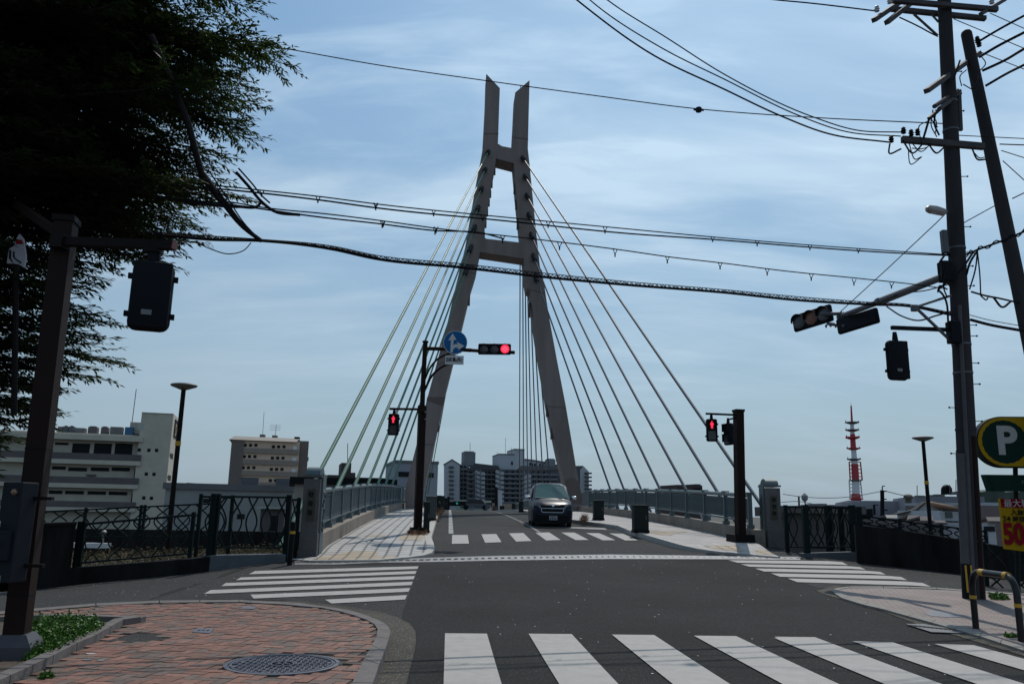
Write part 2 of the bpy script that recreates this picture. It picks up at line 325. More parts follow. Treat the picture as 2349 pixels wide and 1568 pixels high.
def gp(lst, off=0.0): return [G(x, y, off) for (x, y) in lst]
def ribbon(mb, path, w_, top, bot, side=1):
    """solid strip along an XY path, from zg+bot to zg+top; width to one side"""
    pts = [Vector((p[0], p[1], 0)) for p in path]; n = len(pts); o = len(mb.v)
    for i, p in enumerate(pts):
        d = (pts[min(i + 1, n - 1)] - pts[max(i - 1, 0)]).normalized(); q = Vector((-d.y, d.x, 0)) * w_ * side; z = zg(p.x, p.y)
        t = top(p) if callable(top) else z + top; b = bot(p) if callable(bot) else z + bot
        mb.v += [Vector((p.x, p.y, b)), Vector((p.x, p.y, t)), Vector((p.x + q.x, p.y + q.y, t)), Vector((p.x + q.x, p.y + q.y, b))]
    for i in range(n - 1):
        a = o + i * 4; b = a + 4
        for k in range(4): mb.f.append((a + k, a + (k + 1) % 4, b + (k + 1) % 4, b + k)); mb.mi.append(mb.cur)
    mb.f.append((o, o + 1, o + 2, o + 3)); mb.f.append(tuple(o + (n - 1) * 4 + k for k in (3, 2, 1, 0))); mb.mi += [mb.cur] * 2
    return mb
def dens(path, st=.4):
    r = [Vector(path[0])]
    for a, b in zip(path[:-1], path[1:]):
        a = Vector(a); b = Vector(b); k = max(1, int((b - a).length / st))
        for i in range(1, k + 1): r.append(a + (b - a) * i / k)
    return r
def spline(pts, k=8):
    pts = [Vector(p) for p in pts]; n = len(pts)
    if n < 3: return pts
    h = [max(1e-6, (b - a).length) for a, b in zip(pts[:-1], pts[1:])]; m = []
    for i in range(n):
        if i == 0: m.append((pts[1] - pts[0]) / h[0])
        elif i == n - 1: m.append((pts[-1] - pts[-2]) / h[-1])
        else: m.append(((pts[i] - pts[i-1]) / h[i-1] * h[i] + (pts[i+1] - pts[i]) / h[i] * h[i-1]) / (h[i] + h[i-1]))
    r = []
    for i in range(n - 1):
        for j in range(k):
            t = j / k; r.append((2*t**3-3*t*t+1)*pts[i] + (t**3-2*t*t+t)*h[i]*m[i] + (-2*t**3+3*t*t)*pts[i+1] + (t**3-t*t)*h[i]*m[i+1])
    r.append(pts[-1]); return r
def text_mesh(name, s, size, R, loc, m, parent=None, ext=.002, bold=0.0, align='CENTER', xs=1.0):
    cu = bpy.data.curves.new(name, 'FONT'); cu.body = s; cu.size = size; cu.extrude = ext; cu.offset = bold; cu.align_x = align; cu.align_y = 'CENTER'
    to = bpy.data.objects.new(name, cu); C.objects.link(to); bpy.context.view_layer.update()
    me = bpy.data.meshes.new_from_object(to.evaluated_get(bpy.context.evaluated_depsgraph_get())); bpy.data.objects.remove(to)
    off = Vector(loc)
    if parent is not None:
        q = parent
        while q is not None: off -= q.location; q = q.parent
    for v in me.vertices: v.co = R @ Vector((v.co.x * xs, v.co.y, v.co.z)) + off
    me.materials.clear(); me.materials.append(m); o = bpy.data.objects.new(name, me); C.objects.link(o)
    if parent is not None: o.parent = parent
    return o
def facing(nrm):
    """rotation taking local +Z to nrm, local Y up: for text and flat signs"""
    z = Vector(nrm).normalized(); x = Vector((0, 0, 1)).cross(z).normalized(); y = z.cross(x); return Matrix((x, y, z)).transposed()
# ================================================================== GROUND
LX0, LY0 = -4.79, 20.3      # left rail line
RX0, RY0 = 7.67, 25.3       # right rail line
def railL(y, o=0.0): p = onax(LX0, LY0, y); return Vector((p.x + o, y, 0))
def railR(y, o=0.0): p = onax(RX0, RY0, y); return Vector((p.x + o, y, 0))
def railD(px, py, side):
    d = ray(px, py); r = d.x / d.y
    return ((LX0 + .073 * LY0) if side < 0 else (RX0 + .073 * RY0)) / (r + .073)
def flat(z): return lambda x, y: z
lw = gp([(80.5, 1351), (219, 1335), (350, 1323), (475, 1311), (480, 1309), (654.6, 1287)])
dl = (lw[0] - lw[1]).normalized()
rw = gp([(1847, 1276), (1960, 1287), (2080, 1299), (2205, 1313)])
dr = (rw[3] - rw[2]).normalized()
lw_far = lw[0] + Vector((-30, -5, 0)); rw_far = rw[3] + Vector((32, -9, 0))
YE = 230
road = [(-70, -30), (70, -30), (rw_far.x + 20, rw_far.y), (rw_far.x, rw_far.y)] + [(p.x, p.y) for p in rw[::-1]] + \
       [(8.3, 26.2), (-5.2, 26.2), (-5.3, 20.6)] + [(p.x, p.y) for p in lw[::-1]] + [(lw_far.x, lw_far.y), (-70, lw_far.y)]
patch('road', road, 0.0, M_ASPH, step=.5)
M_TERR = mat('distant_ground', (.045, .045, .035), .95, var=.4, vscale=.05)
tmb = MB()
gx = [-3000, -600, -150, -60, -25, 0, 25, 60, 150, 600, 3000]; gy = [-400, -60, 5, 16, 28, 60, 150, 500, 1500, 4000]
for y in gy:
    for x in gx: tmb.v.append(Vector((x, y, -3.6 if y > 5 else -3.2)))
for j in range(len(gy) - 1):
    for i in range(len(gx) - 1): a = j * len(gx) + i; tmb.f.append((a, a + 1, a + 1 + len(gx), a + len(gx))); tmb.mi.append(0)
tag(tmb.build('terrain', M_TERR), kind='structure')
# side street and gutter surfaces
bnd = gp([(960, 1299), (950, 1330), (937, 1365), (923, 1405), (918, 1440)])
left_sheet = gp([(668, 1290), (760, 1296)]) + bnd + gp([(905, 1425), (850, 1408), (780, 1392), (650, 1376), (500, 1373), (300, 1385), (75, 1402)])
ls = [(p.x, p.y) for p in left_sheet] + [(-30, G(75, 1402).y - 1.5), (lw_far.x + 4, lw_far.y - .5)] + [(p.x, p.y - .03) for p in lw[:4]] + [(lw[5].x, lw[5].y - .03)]
patch('side_road', ls, .004, M_ASPH2)
rs_px = [Q5(1440, 785), Z6(700, 790), Z6(1500, 890)]
rsp = gp(rs_px); base_r = gp([Z6(1500, 975), Z6(1000, 957), Z6(780, 955), Z6(600, 968), Z6(330, 880)])
patch('side_road', [(p.x, p.y) for p in rsp] + [(rw_far.x, rw_far.y - .1), (rw_far.x - 2, rw_far.y - 7)] + [(p.x, p.y) for p in base_r], .004, M_ASPH2)
seam_t = gp([Z4(230, 1298), Z4(700, 1303), Z4(1200, 1290), Q4(1100, 778), Q5(0, 765), Q5(700, 757), Q5(1300, 765), Q5(1882, 772), Z6(480, 770)])
seam_b = gp([Z4(230, 1345), Z4(700, 1345), Z4(1200, 1322), Q4(1100, 805), Q5(0, 795), Q5(700, 785), Q5(1300, 786), Q5(1882, 790), Z6(480, 783)])
# bridge roadway, slightly paler, and its joint with the street
deck = [(p.x, p.y) for p in seam_t] + [(railR(26, .4).x, 26), (railR(YE, .4).x, YE), (railL(YE, -.4).x, YE), (railL(21, -.4).x, 21)]
patch('bridge_roadway', deck, .004, M_ASPH3, step=1.0)
M_JOINT = mat('joint_steel', (.19, .19, .195), .5, metal=.4, var=.4, vscale=5)
jm = patch('expansion_joint', [(p.x, p.y) for p in seam_t] + [(p.x, p.y) for p in seam_b[::-1]], .010, M_JOINT, kind=None)
tag(jm, 'pale toothed steel expansion joint across the road where the bridge begins', 'joint')
teeth = MB()
for i in range(len(seam_t) - 1):
    a, b, c, d = seam_t[i], seam_t[i + 1], seam_b[i], seam_b[i + 1]; k = max(2, int((b - a).length / .17))
    for j in range(k):
        t = (j + .2) / k; t2 = (j + .65) / k; p = a.lerp(b, t).lerp(c.lerp(d, t), .28); q = a.lerp(b, t2).lerp(c.lerp(d, t2), .62)
        x, y = (p + q) / 2, 0; c0 = (p + q) / 2
        teeth.box((c0.x, c0.y, zg(c0.x, c0.y) + .014), (abs(q.x - p.x), abs(p.y - q.y) + .03, .006))
teeth.build('teeth', mat('joint_dark_gap', (.05, .05, .05), .8), jm)
# ---- road paint
def stripes(name, quads, m=M_PAINT, off=.012, label=None):
    mb = MB()
    for q in quads:
        p = [Vector((a[0], a[1], 0)) for a in q]
        k = max(1, int((p[3] - p[0]).length / .4) + 1); k2 = max(1, int((p[1] - p[0]).length / .4) + 1); g = lambda u, v: p[0].lerp(p[1], u).lerp(p[3].lerp(p[2], u), v)
        for i in range(k):
            for j in range(k2):
                mb.add([(v.x, v.y, zg(v.x, v.y) + off) for v in (g(j / k2, i / k), g((j + 1) / k2, i / k), g((j + 1) / k2, (i + 1) / k), g(j / k2, (i + 1) / k))], [(0, 1, 2, 3)])
    o = mb.build(name, m); o['kind'] = 'structure'; return o
near = []
for (xl, xr, y) in [(1020.3, 1116.5, 1453), (1212, 1311, 1454), (1403, 1500, 1456), (1591, 1688, 1458.5), (1776, 1869, 1461)]:
    near.append((xl, y, xr, y + 1))
near += [(*Z6(315, 1283), *Z6(565, 1290)), (*Z6(808, 1304), *Z6(1060, 1311)), (*Z6(1320, 1321), *Z6(1565, 1328))]
qs = []
for i, (xl, yl, xr, yr) in enumerate(near):
    a = G(xl, yl); b = G(xr, yr); e = -AX * 4.4; qs.append((a, b, b + e, a + e))
for k in (1, 2, 3):
    dv = (G(near[7][0], near[7][1]) - G(near[6][0], near[6][1])) * k; a, b, c, d = qs[7]; qs.append((a + dv, b + dv, c + dv, d + dv))
stripes('crosswalk', qs)
def quadpx(*z): return gp(z)
lc = [[Q3(1600, 862), Q4(1057, 832), Q4(1050, 849), Q3(1560, 883)], [Q3(1510, 903), Q4(1044, 862), Q4(1037, 880), Q3(1478, 920)],
      [Q3(1415, 938), Q4(1033, 894), Q4(1026, 914), Q3(1387, 958)], [Q3(1320, 983), Q4(1020, 930), Q4(1012, 951), Q3(1278, 1007)],
      [Q3(1570, 1012), Q4(1004, 970), Q4(993, 993), Q3(1590, 1036)], [Q4(470, 1043), Q4(984, 1014), Q4(972, 1042), Q4(510, 1067)]]
stripes('crosswalk', [gp(q) for q in lc], off=.014)
rc = [[Z6(28, 794), Z6(740, 805), Z6(778, 825), Z6(85, 810)], [Z6(105, 819), Z6(853, 837), Z6(888, 853), Z6(160, 835)], [Z6(195, 846), Z6(980, 867), Z6(1015, 885), Z6(250, 865)],
      [Z6(295, 877), Z6(1110, 899), Z6(1150, 920), Z6(350, 898)], [Z6(400, 909), Z6(1245, 937), Z6(1300, 961), Z6(460, 932)]]
stripes('crosswalk', [gp(q) for q in rc], off=.014)
fc = [[(320, 1145), (500, 1145), (516, 1247), (314, 1250)], [(662, 1137), (837, 1134), (898, 1230), (706, 1238)], [(985, 1126), (1155, 1122), (1250, 1216), (1070, 1224)],
      [(1297, 1118), (1458, 1115), (1592, 1204), (1422, 1210)], [(1600, 1117), (1755, 1117), (1922, 1204), (1770, 1206)], [(1892, 1122), (2045, 1124), (2236, 1207), (2086, 1208)], [(2165, 1126), (2320, 1128), (2500, 1209), (2350, 1210)]]
stripes('crosswalk', [gp([Z3(*p) for p in q]) for q in fc], off=.016)
stripes('stop_line', [gp([Z3(1240, 1035), Z3(2110, 1062), Z3(2140, 1085), Z3(1245, 1052)])], M_PAINT_OLD, .016)
ln = []
a0 = G(*Z3(1345, 1112)); 
for i in range(40):
    y0 = a0.y + i * 2.2; c = Vector((a0.x - .073 * (y0 - a0.y), y0, 0)); ln.append((c - Vector((.05, 0, 0)), c + Vector((.05, 0, 0)), c + AX * 2.0 + Vector((.05, 0, 0)), c + AX * 2.0 - Vector((.05, 0, 0))))
stripes('centre_line', ln, M_PAINT_OLD, .016)
e0 = G(*Z3(305, 1130)); ln = []
for i in range(30):
    y0 = e0.y + i * 2.6; c = Vector((e0.x - .073 * (y0 - e0.y), y0, 0)); d_ = Vector((.085, 0, 0)); ln.append((c - d_, c + d_, c + AX * 2.45 + d_, c + AX * 2.45 - d_))
stripes('edge_line', ln, mat('edge_line_paint', (.26, .26, .25), .8, var=.3, vscale=10), .016)
# ---- left brick corner
kin = [Q3(-1100, 1235), Q3(195, 1115), Q3(600, 1081), Q3(1000, 1062), Q3(1500, 1056), Q4(0, 1061), Q4(200, 1071), Q4(450, 1093), Q4(560, 1115), Q4(650, 1140), Q4(730, 1168), Q4(780, 1197), Q4(800, 1228), Q4(792, 1275), Q4(765, 1330), Q4(715, 1415), Q4(640, 1568), Q4(520, 1790), Q4(300, 2200)]
kout = [Q3(-1100, 1205), Q3(195, 1100), Q3(600, 1066), Q3(1000, 1048), Q3(1500, 1043), Q4(0, 1048), Q4(300, 1062), Q4(500, 1090), Q4(620, 1108), Q4(720, 1138), Q4(800, 1168), Q4(855, 1198), Q4(882, 1240), Q4(870, 1290), Q4(842, 1370), Q4(810, 1450), Q4(770, 1568), Q4(700, 1800), Q4(600, 2200)]
KZ = .10
brk = [(p.x, p.y) for p in gp(kin, KZ)]; brk_in = brk + [(-7, 1.5), (-14, 1.5), (-26, 6)]
patch('sidewalk', [(x, y) for x, y in brk_in], KZ - .012, mat('brick_joint_sand', (.055, .045, .038), .95, var=.3, vscale=12))
ko = gp(kout, KZ)
gut_o = gp([Q4(-200, 1040), Q4(330, 1052), Q4(600, 1084), Q4(800, 1115), Q4(920, 1150), Q4(1000, 1190), Q4(1038, 1240), Q4(1040, 1300), Q4(1035, 1350), Q4(980, 1568), Q4(920, 1800), Q4(800, 2200)])
gin = gp([Q4(-200, 1060), Q4(330, 1075), Q4(560, 1110), Q4(700, 1150), Q4(800, 1190), Q4(840, 1240), Q4(830, 1300), Q4(800, 1390), Q4(740, 1568), Q4(680, 1800), Q4(560, 2200)])
patch('gutter', [(p.x, p.y) for p in gut_o] + [(p.x, p.y) for p in gin[::-1]], .008, M_GUT)
ki = gp(kin, KZ); kmb = MB(); kj = MB()
def loft(mb, A, B, top, bot, cl=None):
    """kerb stones between two XY lines with thin joints"""
    n = len(A)
    for i in range(n - 1):
        k = max(1, round((B[i + 1] - B[i]).length / .55))
        for j in range(k):
            t0 = (j + .012) / k; t1 = (j + .988) / k
            a, b, c, d = A[i].lerp(A[i + 1], t0), A[i].lerp(A[i + 1], t1), B[i].lerp(B[i + 1], t1), B[i].lerp(B[i + 1], t0)
            q = [(v.x, v.y, zg(v.x, v.y) + bot) for v in (a, b, c, d)] + [(v.x, v.y, zg(v.x, v.y) + top) for v in (a, b, c, d)]
            mb.hexa(q)
loft(kmb, ki, ko, KZ + .012, -.1); tag(kmb.build('kerb', M_KERB), kind='structure')
# herringbone bricks, each a small slab with its own fired colour, all one paving surface
def inside(poly, x, y):
    r = False; j = len(poly) - 1
    for i in range(len(poly)):
        if (poly[i][1] > y) != (poly[j][1] > y) and x < (poly[j][0] - poly[i][0]) * (y - poly[i][1]) / (poly[j][1] - poly[i][1]) + poly[i][0]: r = not r
        j = i
    return r
M_BRICK = bpy.data.materials.new('paving_brick'); M_BRICK.use_nodes = True
_t = M_BRICK.node_tree; _b = _t.nodes['Principled BSDF']; _a = _t.nodes.new('ShaderNodeVertexColor'); _a.layer_name = 'fired'
_n = _t.nodes.new('ShaderNodeTexNoise'); _n.inputs['Scale'].default_value = 22; _n.inputs['Detail'].default_value = 6; _c = _t.nodes.new('ShaderNodeTexCoord'); _t.links.new(_c.outputs['Object'], _n.inputs[0])
_r = _t.nodes.new('ShaderNodeMapRange'); _t.links.new(_n.outputs[0], _r.inputs[0]); _r.inputs[1].default_value = .3; _r.inputs[2].default_value = .7; _r.inputs[3].default_value = .75; _r.inputs[4].default_value = 1.2
_v = _t.nodes.new('ShaderNodeVectorMath'); _v.operation = 'SCALE'; _t.links.new(_a.outputs[0], _v.inputs[0]); _t.links.new(_r.outputs[0], _v.inputs['Scale']); _t.links.new(_v.outputs[0], _b.inputs['Base Color'])
_b.inputs['Roughness'].default_value = .8
_p = _t.nodes.new('ShaderNodeBump'); _p.inputs['Strength'].default_value = .3; _p.inputs['Distance'].default_value = .01; _t.links.new(_n.outputs[0], _p.inputs['Height']); _t.links.new(_p.outputs[0], _b.inputs['Normal'])
planter_px = [Q3(880, 1183), Q3(770, 1200), Q3(690, 1245), Q3(600, 1300), Q3(480, 1355), Q3(330, 1435), Q3(200, 1500), Q3(60, 1568), Q3(-200, 1690)]
pl = gp(planter_px, KZ); plin = [p + Vector((-.13, .05, 0)) for p in pl]
plpoly = [(p.x, p.y) for p in pl] + [(-14, 4.0), (-14, 9.6), (pl[0].x - 1.9, pl[0].y + .2)]
holes = [[(p.x, p.y) for p in gp([Q3(850, 1245), Q3(1035, 1248), Q3(1010, 1278), Q3(1060, 1284), Q3(950, 1296), Q3(830, 1306), Q3(700, 1300), Q3(640, 1296), Q3(760, 1270)], KZ)]]
mh_c = G(*Q4(25, 1440), KZ); MHR = .47
mh_a = G(*Q3(1408, 1440), KZ); mh_b = G(*Q4(562, 1440), KZ); mh_c = (mh_a + mh_b) / 2; MHR = (mh_b - mh_a).length / 2
hb = MB(); hcol = []; bw = .107; bl = .214; gap = .006; ang = math.radians(-8); ca, sa = math.cos(ang), math.sin(ang)
def brick(x0, y0, x1, y1):
    cx, cy = (x0 + x1) / 2, (y0 + y1) / 2; X = cx * ca - cy * sa - 4; Y = cx * sa + cy * ca + 8
    if Y > 14.5 or Y < 4.5 or X < -9 or X > 0: return
    if not inside(brk_in, X, Y) or inside(plpoly, X, Y) or any(inside(h, X, Y) for h in holes): return
    if (X - mh_c.x) ** 2 + (Y - mh_c.y) ** 2 < (MHR + .02) ** 2: return
    g = gap / 2; q = []
    for (u, v) in ((x0 + g, y0 + g), (x1 - g, y0 + g), (x1 - g, y1 - g), (x0 + g, y1 - g)):
        q.append((u * ca - v * sa - 4, u * sa + v * ca + 8))
    dz = random.uniform(-.003, .003); z = zg(X, Y) + KZ + dz; o = len(hb.v)
    hb.hexa([(x, y, z - .02) for x, y in q] + [(x, y, z) for x, y in q])
    r = random.random(); s = random.uniform(.80, 1.18)
    c = (.178 * s, .080 * s, .055 * s) if r < .42 else ((.118 * s, .080 * s, .064 * s) if r < .8 else (.205 * s, .098 * s, .072 * s))
    hcol.extend([c] * 6)
for i in range(-70, 70):
    for j in range(-70, 70):
        # 90 degree herringbone, unit cell shifted along the diagonal
        x = i * 4 * bw / 2 * 1.0; 
for a in range(-90, 91):
    for b in range(-45, 46):
        ox = (a + 2 * b) * bw; oy = (a - 2 * b) * bw
        if abs(ox) > 8 or abs(oy) > 8: continue
        brick(ox, oy, ox + bl, oy + bw)
        brick(ox - bw, oy, ox, oy + bl)
ho = hb.build('sidewalk', M_BRICK); ho['kind'] = 'structure'
ca_ = ho.data.color_attributes.new('fired', 'FLOAT_COLOR', 'CORNER'); buf = np.repeat(np.array([(*c, 1) for c in hcol], dtype=np.float32), 4, axis=0); ca_.data.foreach_set('color', buf.ravel())
patch('planting_soil', plpoly, KZ + .004, M_SOIL, step=.5)
pk = MB(); loft(pk, plin, pl, KZ + .07, KZ - .05); tag(pk.build('planter_kerb', M_KERB), kind='structure')
pk2 = MB(); ribbon(pk2, dens([(pl[0].x, pl[0].y), (pl[0].x - 2.2, pl[0].y + .22)]), .12, KZ + .06, KZ - .05, -1); tag(pk2.build('planter_kerb', M_KERB), kind='structure')
patch('road_patch', holes[0], KZ - .004, asphalt('patch_asphalt', .03, .4), step=.3)
# ---- right corner sidewalk
ri = [Z6(722, 985), Z6(735, 972), Z6(790, 964), Z6(1000, 964), Z6(1250, 972), Z6(1500, 985), Z6(1882, 1010), Z6(2300, 1040)]
rn = [Z6(722, 985), Z6(790, 1030), Z6(950, 1070), Z6(1100, 1112), Z6(1250, 1150), Z6(1400, 1190), Z6(1650, 1258), Z6(1882, 1335), Z6(2200, 1440), Z6(2600, 1580)]
KR = .03; A_ = gp(ri, KR); B_ = gp(rn, KR)
patch('sidewalk', [(p.x, p.y) for p in A_] + [(26, 16), (30, 4), (12, 2)] + [(p.x, p.y) for p in B_[::-1][:-1]], KR, M_PINK)
ro = [Z6(680, 986), Z6(700, 1004), Z6(740, 1030), Z6(870, 1070), Z6(1000, 1100), Z6(1150, 1142), Z6(1300, 1183), Z6(1600, 1268), Z6(1882, 1360), Z6(2600, 1630)]
ri2 = [Z6(722, 985), Z6(745, 1003), Z6(790, 1022), Z6(910, 1060), Z6(1050, 1098), Z6(1190, 1134), Z6(1330, 1170), Z6(1620, 1250), Z6(1882, 1335), Z6(2600, 1580)]
k2 = MB(); loft(k2, gp(ri2, KR), gp(ro, KR), KR + .008, -.1)
loft(k2, gp([Z6(722, 985), Z6(735, 972), Z6(790, 964), Z6(1000, 964), Z6(1500, 985), Z6(2300, 1040)], KR), gp([Z6(680, 986), Z6(700, 968), Z6(780, 957), Z6(1000, 957), Z6(1500, 977), Z6(2300, 1030)], KR), KR + .008, -.1)
tag(k2.build('kerb', mat('pale_kerb', (.21, .195, .175), .85, var=.25, vscale=6)), kind='structure')
go = gp([Z6(700, 952), Z6(640, 968), Z6(580, 985), Z6(640, 1010), Z6(820, 1062), Z6(1000, 1115), Z6(1200, 1190), Z6(1500, 1280), Z6(1882, 1395), Z6(2600, 1690)])
gi = gp([Z6(760, 962), Z6(710, 975), Z6(690, 990), Z6(750, 1025), Z6(880, 1062), Z6(1020, 1095), Z6(1200, 1150), Z6(1500, 1240), Z6(1882, 1350), Z6(2600, 1610)])
patch('gutter', [(p.x, p.y) for p in go] + [(p.x, p.y) for p in gi[::-1]], .008, M_GUT)
# ---- bridge sidewalks
SW = .15
swh = lambda x, y: .035 + (SW - .035) * smooth(.3, 2.6, y - min(22.5, 19.3 + (x + 4.9) * .41)) - SW
zsw = lambda x, y: zg(x, y) + swh(x, y)
lf = gp([Z4(390, 1285), Z4(1160, 1278), Z4(1330, 1262), Z4(1500, 1247), Z4(1680, 1222), Z4(1745, 1205), Z4(1785, 1178)], .05)
kl = [onax(-2.34, 22.7, y) for y in (25, 35, 60, 90, 120, 160, YE)]
pin = .22
front = lf[:]; k0 = lf[-1]
pl_in = [railL(y, pin) for y in (YE, 160, 120, 90, 60, 40, 21.0, 19.9)]
swl = [(p.x, p.y) for p in front + kl] + [(p.x, p.y) for p in pl_in] + [(lf[0].x - .5, lf[0].y + .15)]
patch('bridge_sidewalk', swl, SW, M_PAVE, zf=zsw, step=.4)
kb = MB(); ribbon(kb, dens(front + kl, .4), .2, lambda p: zsw(p.x, p.y) + SW + .012, -.05, -1)
rf = gp([Z5(2349 + 60, 1235), Z5(2200, 1218), Z5(2000, 1200), Z5(1700, 1180), Z5(1500, 1160), Z5(1340, 1140), Z5(1200, 1115), Z5(1050, 1072), Z5(860, 1015), Z5(700, 972), Z5(560, 912)], .07)
kr_x = 5.3
kr = [Vector((5.45 - .073 * y, y, 0)) for y in (29.5, 33, 40, 60, 90, 120, 160, YE)]
kr = [q for q in kr if q.y > rf[-1].y + .8]
pr_in = [railR(y, -pin) for y in (YE, 160, 120, 90, 60, 40, 26.5, 24.9)]
patch('bridge_sidewalk', [(p.x, p.y) for p in rf + kr] + [(p.x, p.y) for p in pr_in], SW, paver('bridge_pavers_plain', .30, (.42, .40, .385), (.37, .35, .34), (.30, .285, .275), rot=-0.073, offset=0.0, mw=.015), zf=zsw, step=.4)
ribbon(kb, dens(rf + kr, .4), .2, lambda p: zsw(p.x, p.y) + SW + .012, -.05, 1)
tag(kb.build('bridge_kerb', M_BKERB), kind='structure')
# tactile strips
def tact(pxs): patch('tactile_paving', [(p.x, p.y) for p in gp(pxs, .06)], SW + .006, M_TACT, step=.4, zf=zsw)
tact([Z4(440, 1272), Z4(520, 1240), Z4(900, 1195), Z4(1230, 1195), Z4(1180, 1235), Z4(1440, 1225), Z4(1380, 1252), Z4(1160, 1272)])
tact([Z4(1470, 1040), Z4(1500, 1015), Z4(1760, 1012), Z4(1720, 1100), Z4(1450, 1088)])
tact([Z4(1050, 1048), Z4(1070, 1035), Z4(1320, 1032), Z4(1290, 1052)])
tact([Z5(820, 990), Z5(900, 975), Z5(1330, 985), Z5(1280, 1000), Z5(1160, 1012), Z5(1140, 1035), Z5(980, 1025)])
tact([Z5(1500, 1145), Z5(1900, 1145), Z5(2000, 1190), Z5(1700, 1170)])
tact([Z5(2110, 1180), Z5(2250, 1178), Z5(2340, 1215), Z5(2140, 1208)])
# ================================================================== BRIDGE TOWER
TA = P(945, 1150, 56.3); TB = P(1312, 1150, 59.4); TU = (TB - TA); TU.z = 0; TU.normalize(); TN = Vector((TU.y, -TU.x, 0))
def TP(px, py, off=0.0):
    d = ray(px, py); o = Vector((0, 0, EYE)); q = TA + TN * off; t = (q - o).dot(TN) / d.dot(TN); return o + d * t
tower = thing('bridge_tower', (TA + TB) / 2 * Vector((1, 1, 0)) if False else Vector(((TA.x + TB.x) / 2, (TA.y + TB.y) / 2, 1.4)), 'tall taupe A-shaped bridge tower with two forked prongs at its top, carrying the stay cables', 'bridge tower')
def outline(lst): return [TP(*p) for p in lst]
ext = AX * 1.9
Lout = [Z1(775, 80), Z1(770, 250), Z1(757, 495), Z1(749, 610), Z1(727, 730), Z1(703, 850), Z1(677, 1000), Z1(628, 1290), Z1(560, 1568), Z2(500, 440), Z2(430, 700), Z2(360, 960), Z2(290, 1265), Z2(215, 1560), (929.5, 1124), (929.5, 1200)]
Lin = [(966, 1200), (966, 1130), Z2(350, 1545), Z2(412, 1265), Z2(476, 985), Z2(492, 900), Z2(600, 470), Z2(672, 170), Z2(706, 60), Z1(722, 1370), Z1(757, 1200), Z1(783, 1040), Z1(815, 830), Z1(835, 735), Z1(857, 560), Z1(864, 350), Z1(870, 180)]
mb = MB(); mb.prism(outline(Lout + Lin), ext); lobj = mb.build('leg', M_TOWER, tower)
Rin = [Z1(977, 210), Z1(968, 400), Z1(957, 590), Z1(972, 755), Z1(985, 900), Z1(1005, 1100), Z1(1022, 1252), Z1(1040, 1400), Z2(1048, 110), Z2(1060, 180), Z2(1085, 200), Z2(1110, 420), Z2(1155, 700), Z2(1190, 900), Z2(1204, 985), Z2(1255, 1230), Z2(1300, 1440), Z3(1630, 480), Z3(1640, 560), Z3(1640, 900)]
Rout = [Z3(1846, 900), Z3(1846, 700), Z3(1770, 330), Z2(1395, 1390), Z2(1330, 1000), Z2(1270, 690), Z2(1213, 380), Z2(1165, 60), Z1(1150, 1430), Z1(1125, 1200), Z1(1100, 950), Z1(1078, 720), Z1(1065, 600), Z1(1070, 400), Z1(1077, 125)]
mb = MB(); mb.prism(outline(Rin + Rout), ext); robj = mb.build('leg', M_TOWER, tower)
mb = MB(); mb.prism([TP(*p, -.0) + AX * .02 for p in [Z1(850, 562), Z1(885, 583), Z1(962, 597), Z1(985, 705), Z1(965, 700), Z1(843, 668), Z1(838, 660)]], AX * 1.75); mb.build('crossbeam', M_TOWER, tower)
mb = MB(); mb.prism([TP(*p) + AX * .02 for p in [Z1(745, 1205), Z1(775, 1227), Z1(1025, 1255), Z1(1045, 1366), Z1(735, 1320), Z1(720, 1310)]], AX * 1.75); mb.build('crossbeam', M_TOWER, tower)
# darker panels on the legs
mb = MB(); mb.prism([TP(*p, .006) for p in [Z3(1645, 500), Z3(1700, 470), Z3(1755, 475), Z3(1778, 500), Z3(1800, 500), Z3(1843, 705), Z3(1843, 780), Z3(1645, 780)]], AX * .02); mb.build('base_panel', M_TOWER2, tower)
for pts in ([Z2(358, 962), Z2(364, 935), Z2(489, 935), Z2(478, 985), Z2(472, 1000)],):
    mb = MB(); mb.prism([TP(*p, .006) for p in pts], AX * .02); mb.build('base_panel', M_TOWER2, tower)
for (a, b) in (((757, 497), (861, 497)), ((957, 520), (1068, 535))):
    mb = MB(); mb.bar(TP(*Z1(*a), .01), TP(*Z1(*b), .01), .03, .05); mb.build('joint_line', M_TOWER2, tower)
for (a, b) in (((585, 60), (700, 75)), ((1050, 180), (1185, 215)), ((1203, 1000), (1328, 1010)), ((430, 700), (540, 700)), ((290, 1265), (410, 1265))):
    mb = MB(); mb.bar(TP(*Z2(*a), .01), TP(*Z2(*b), .01), .03, .04); mb.build('joint_line', M_TOWER2, tower)
for (x, y, y2) in ((820, 90, 135), (1022, 125, 165)):
    mb = MB(); b = TP(*Z1(x, y2)) + AX * .9; t = TP(*Z1(x, y)) + AX * .9; b.z -= .8; mb.tube([b, t], .03, 5); mb.build('lightning_rod', M_STEEL, tower)
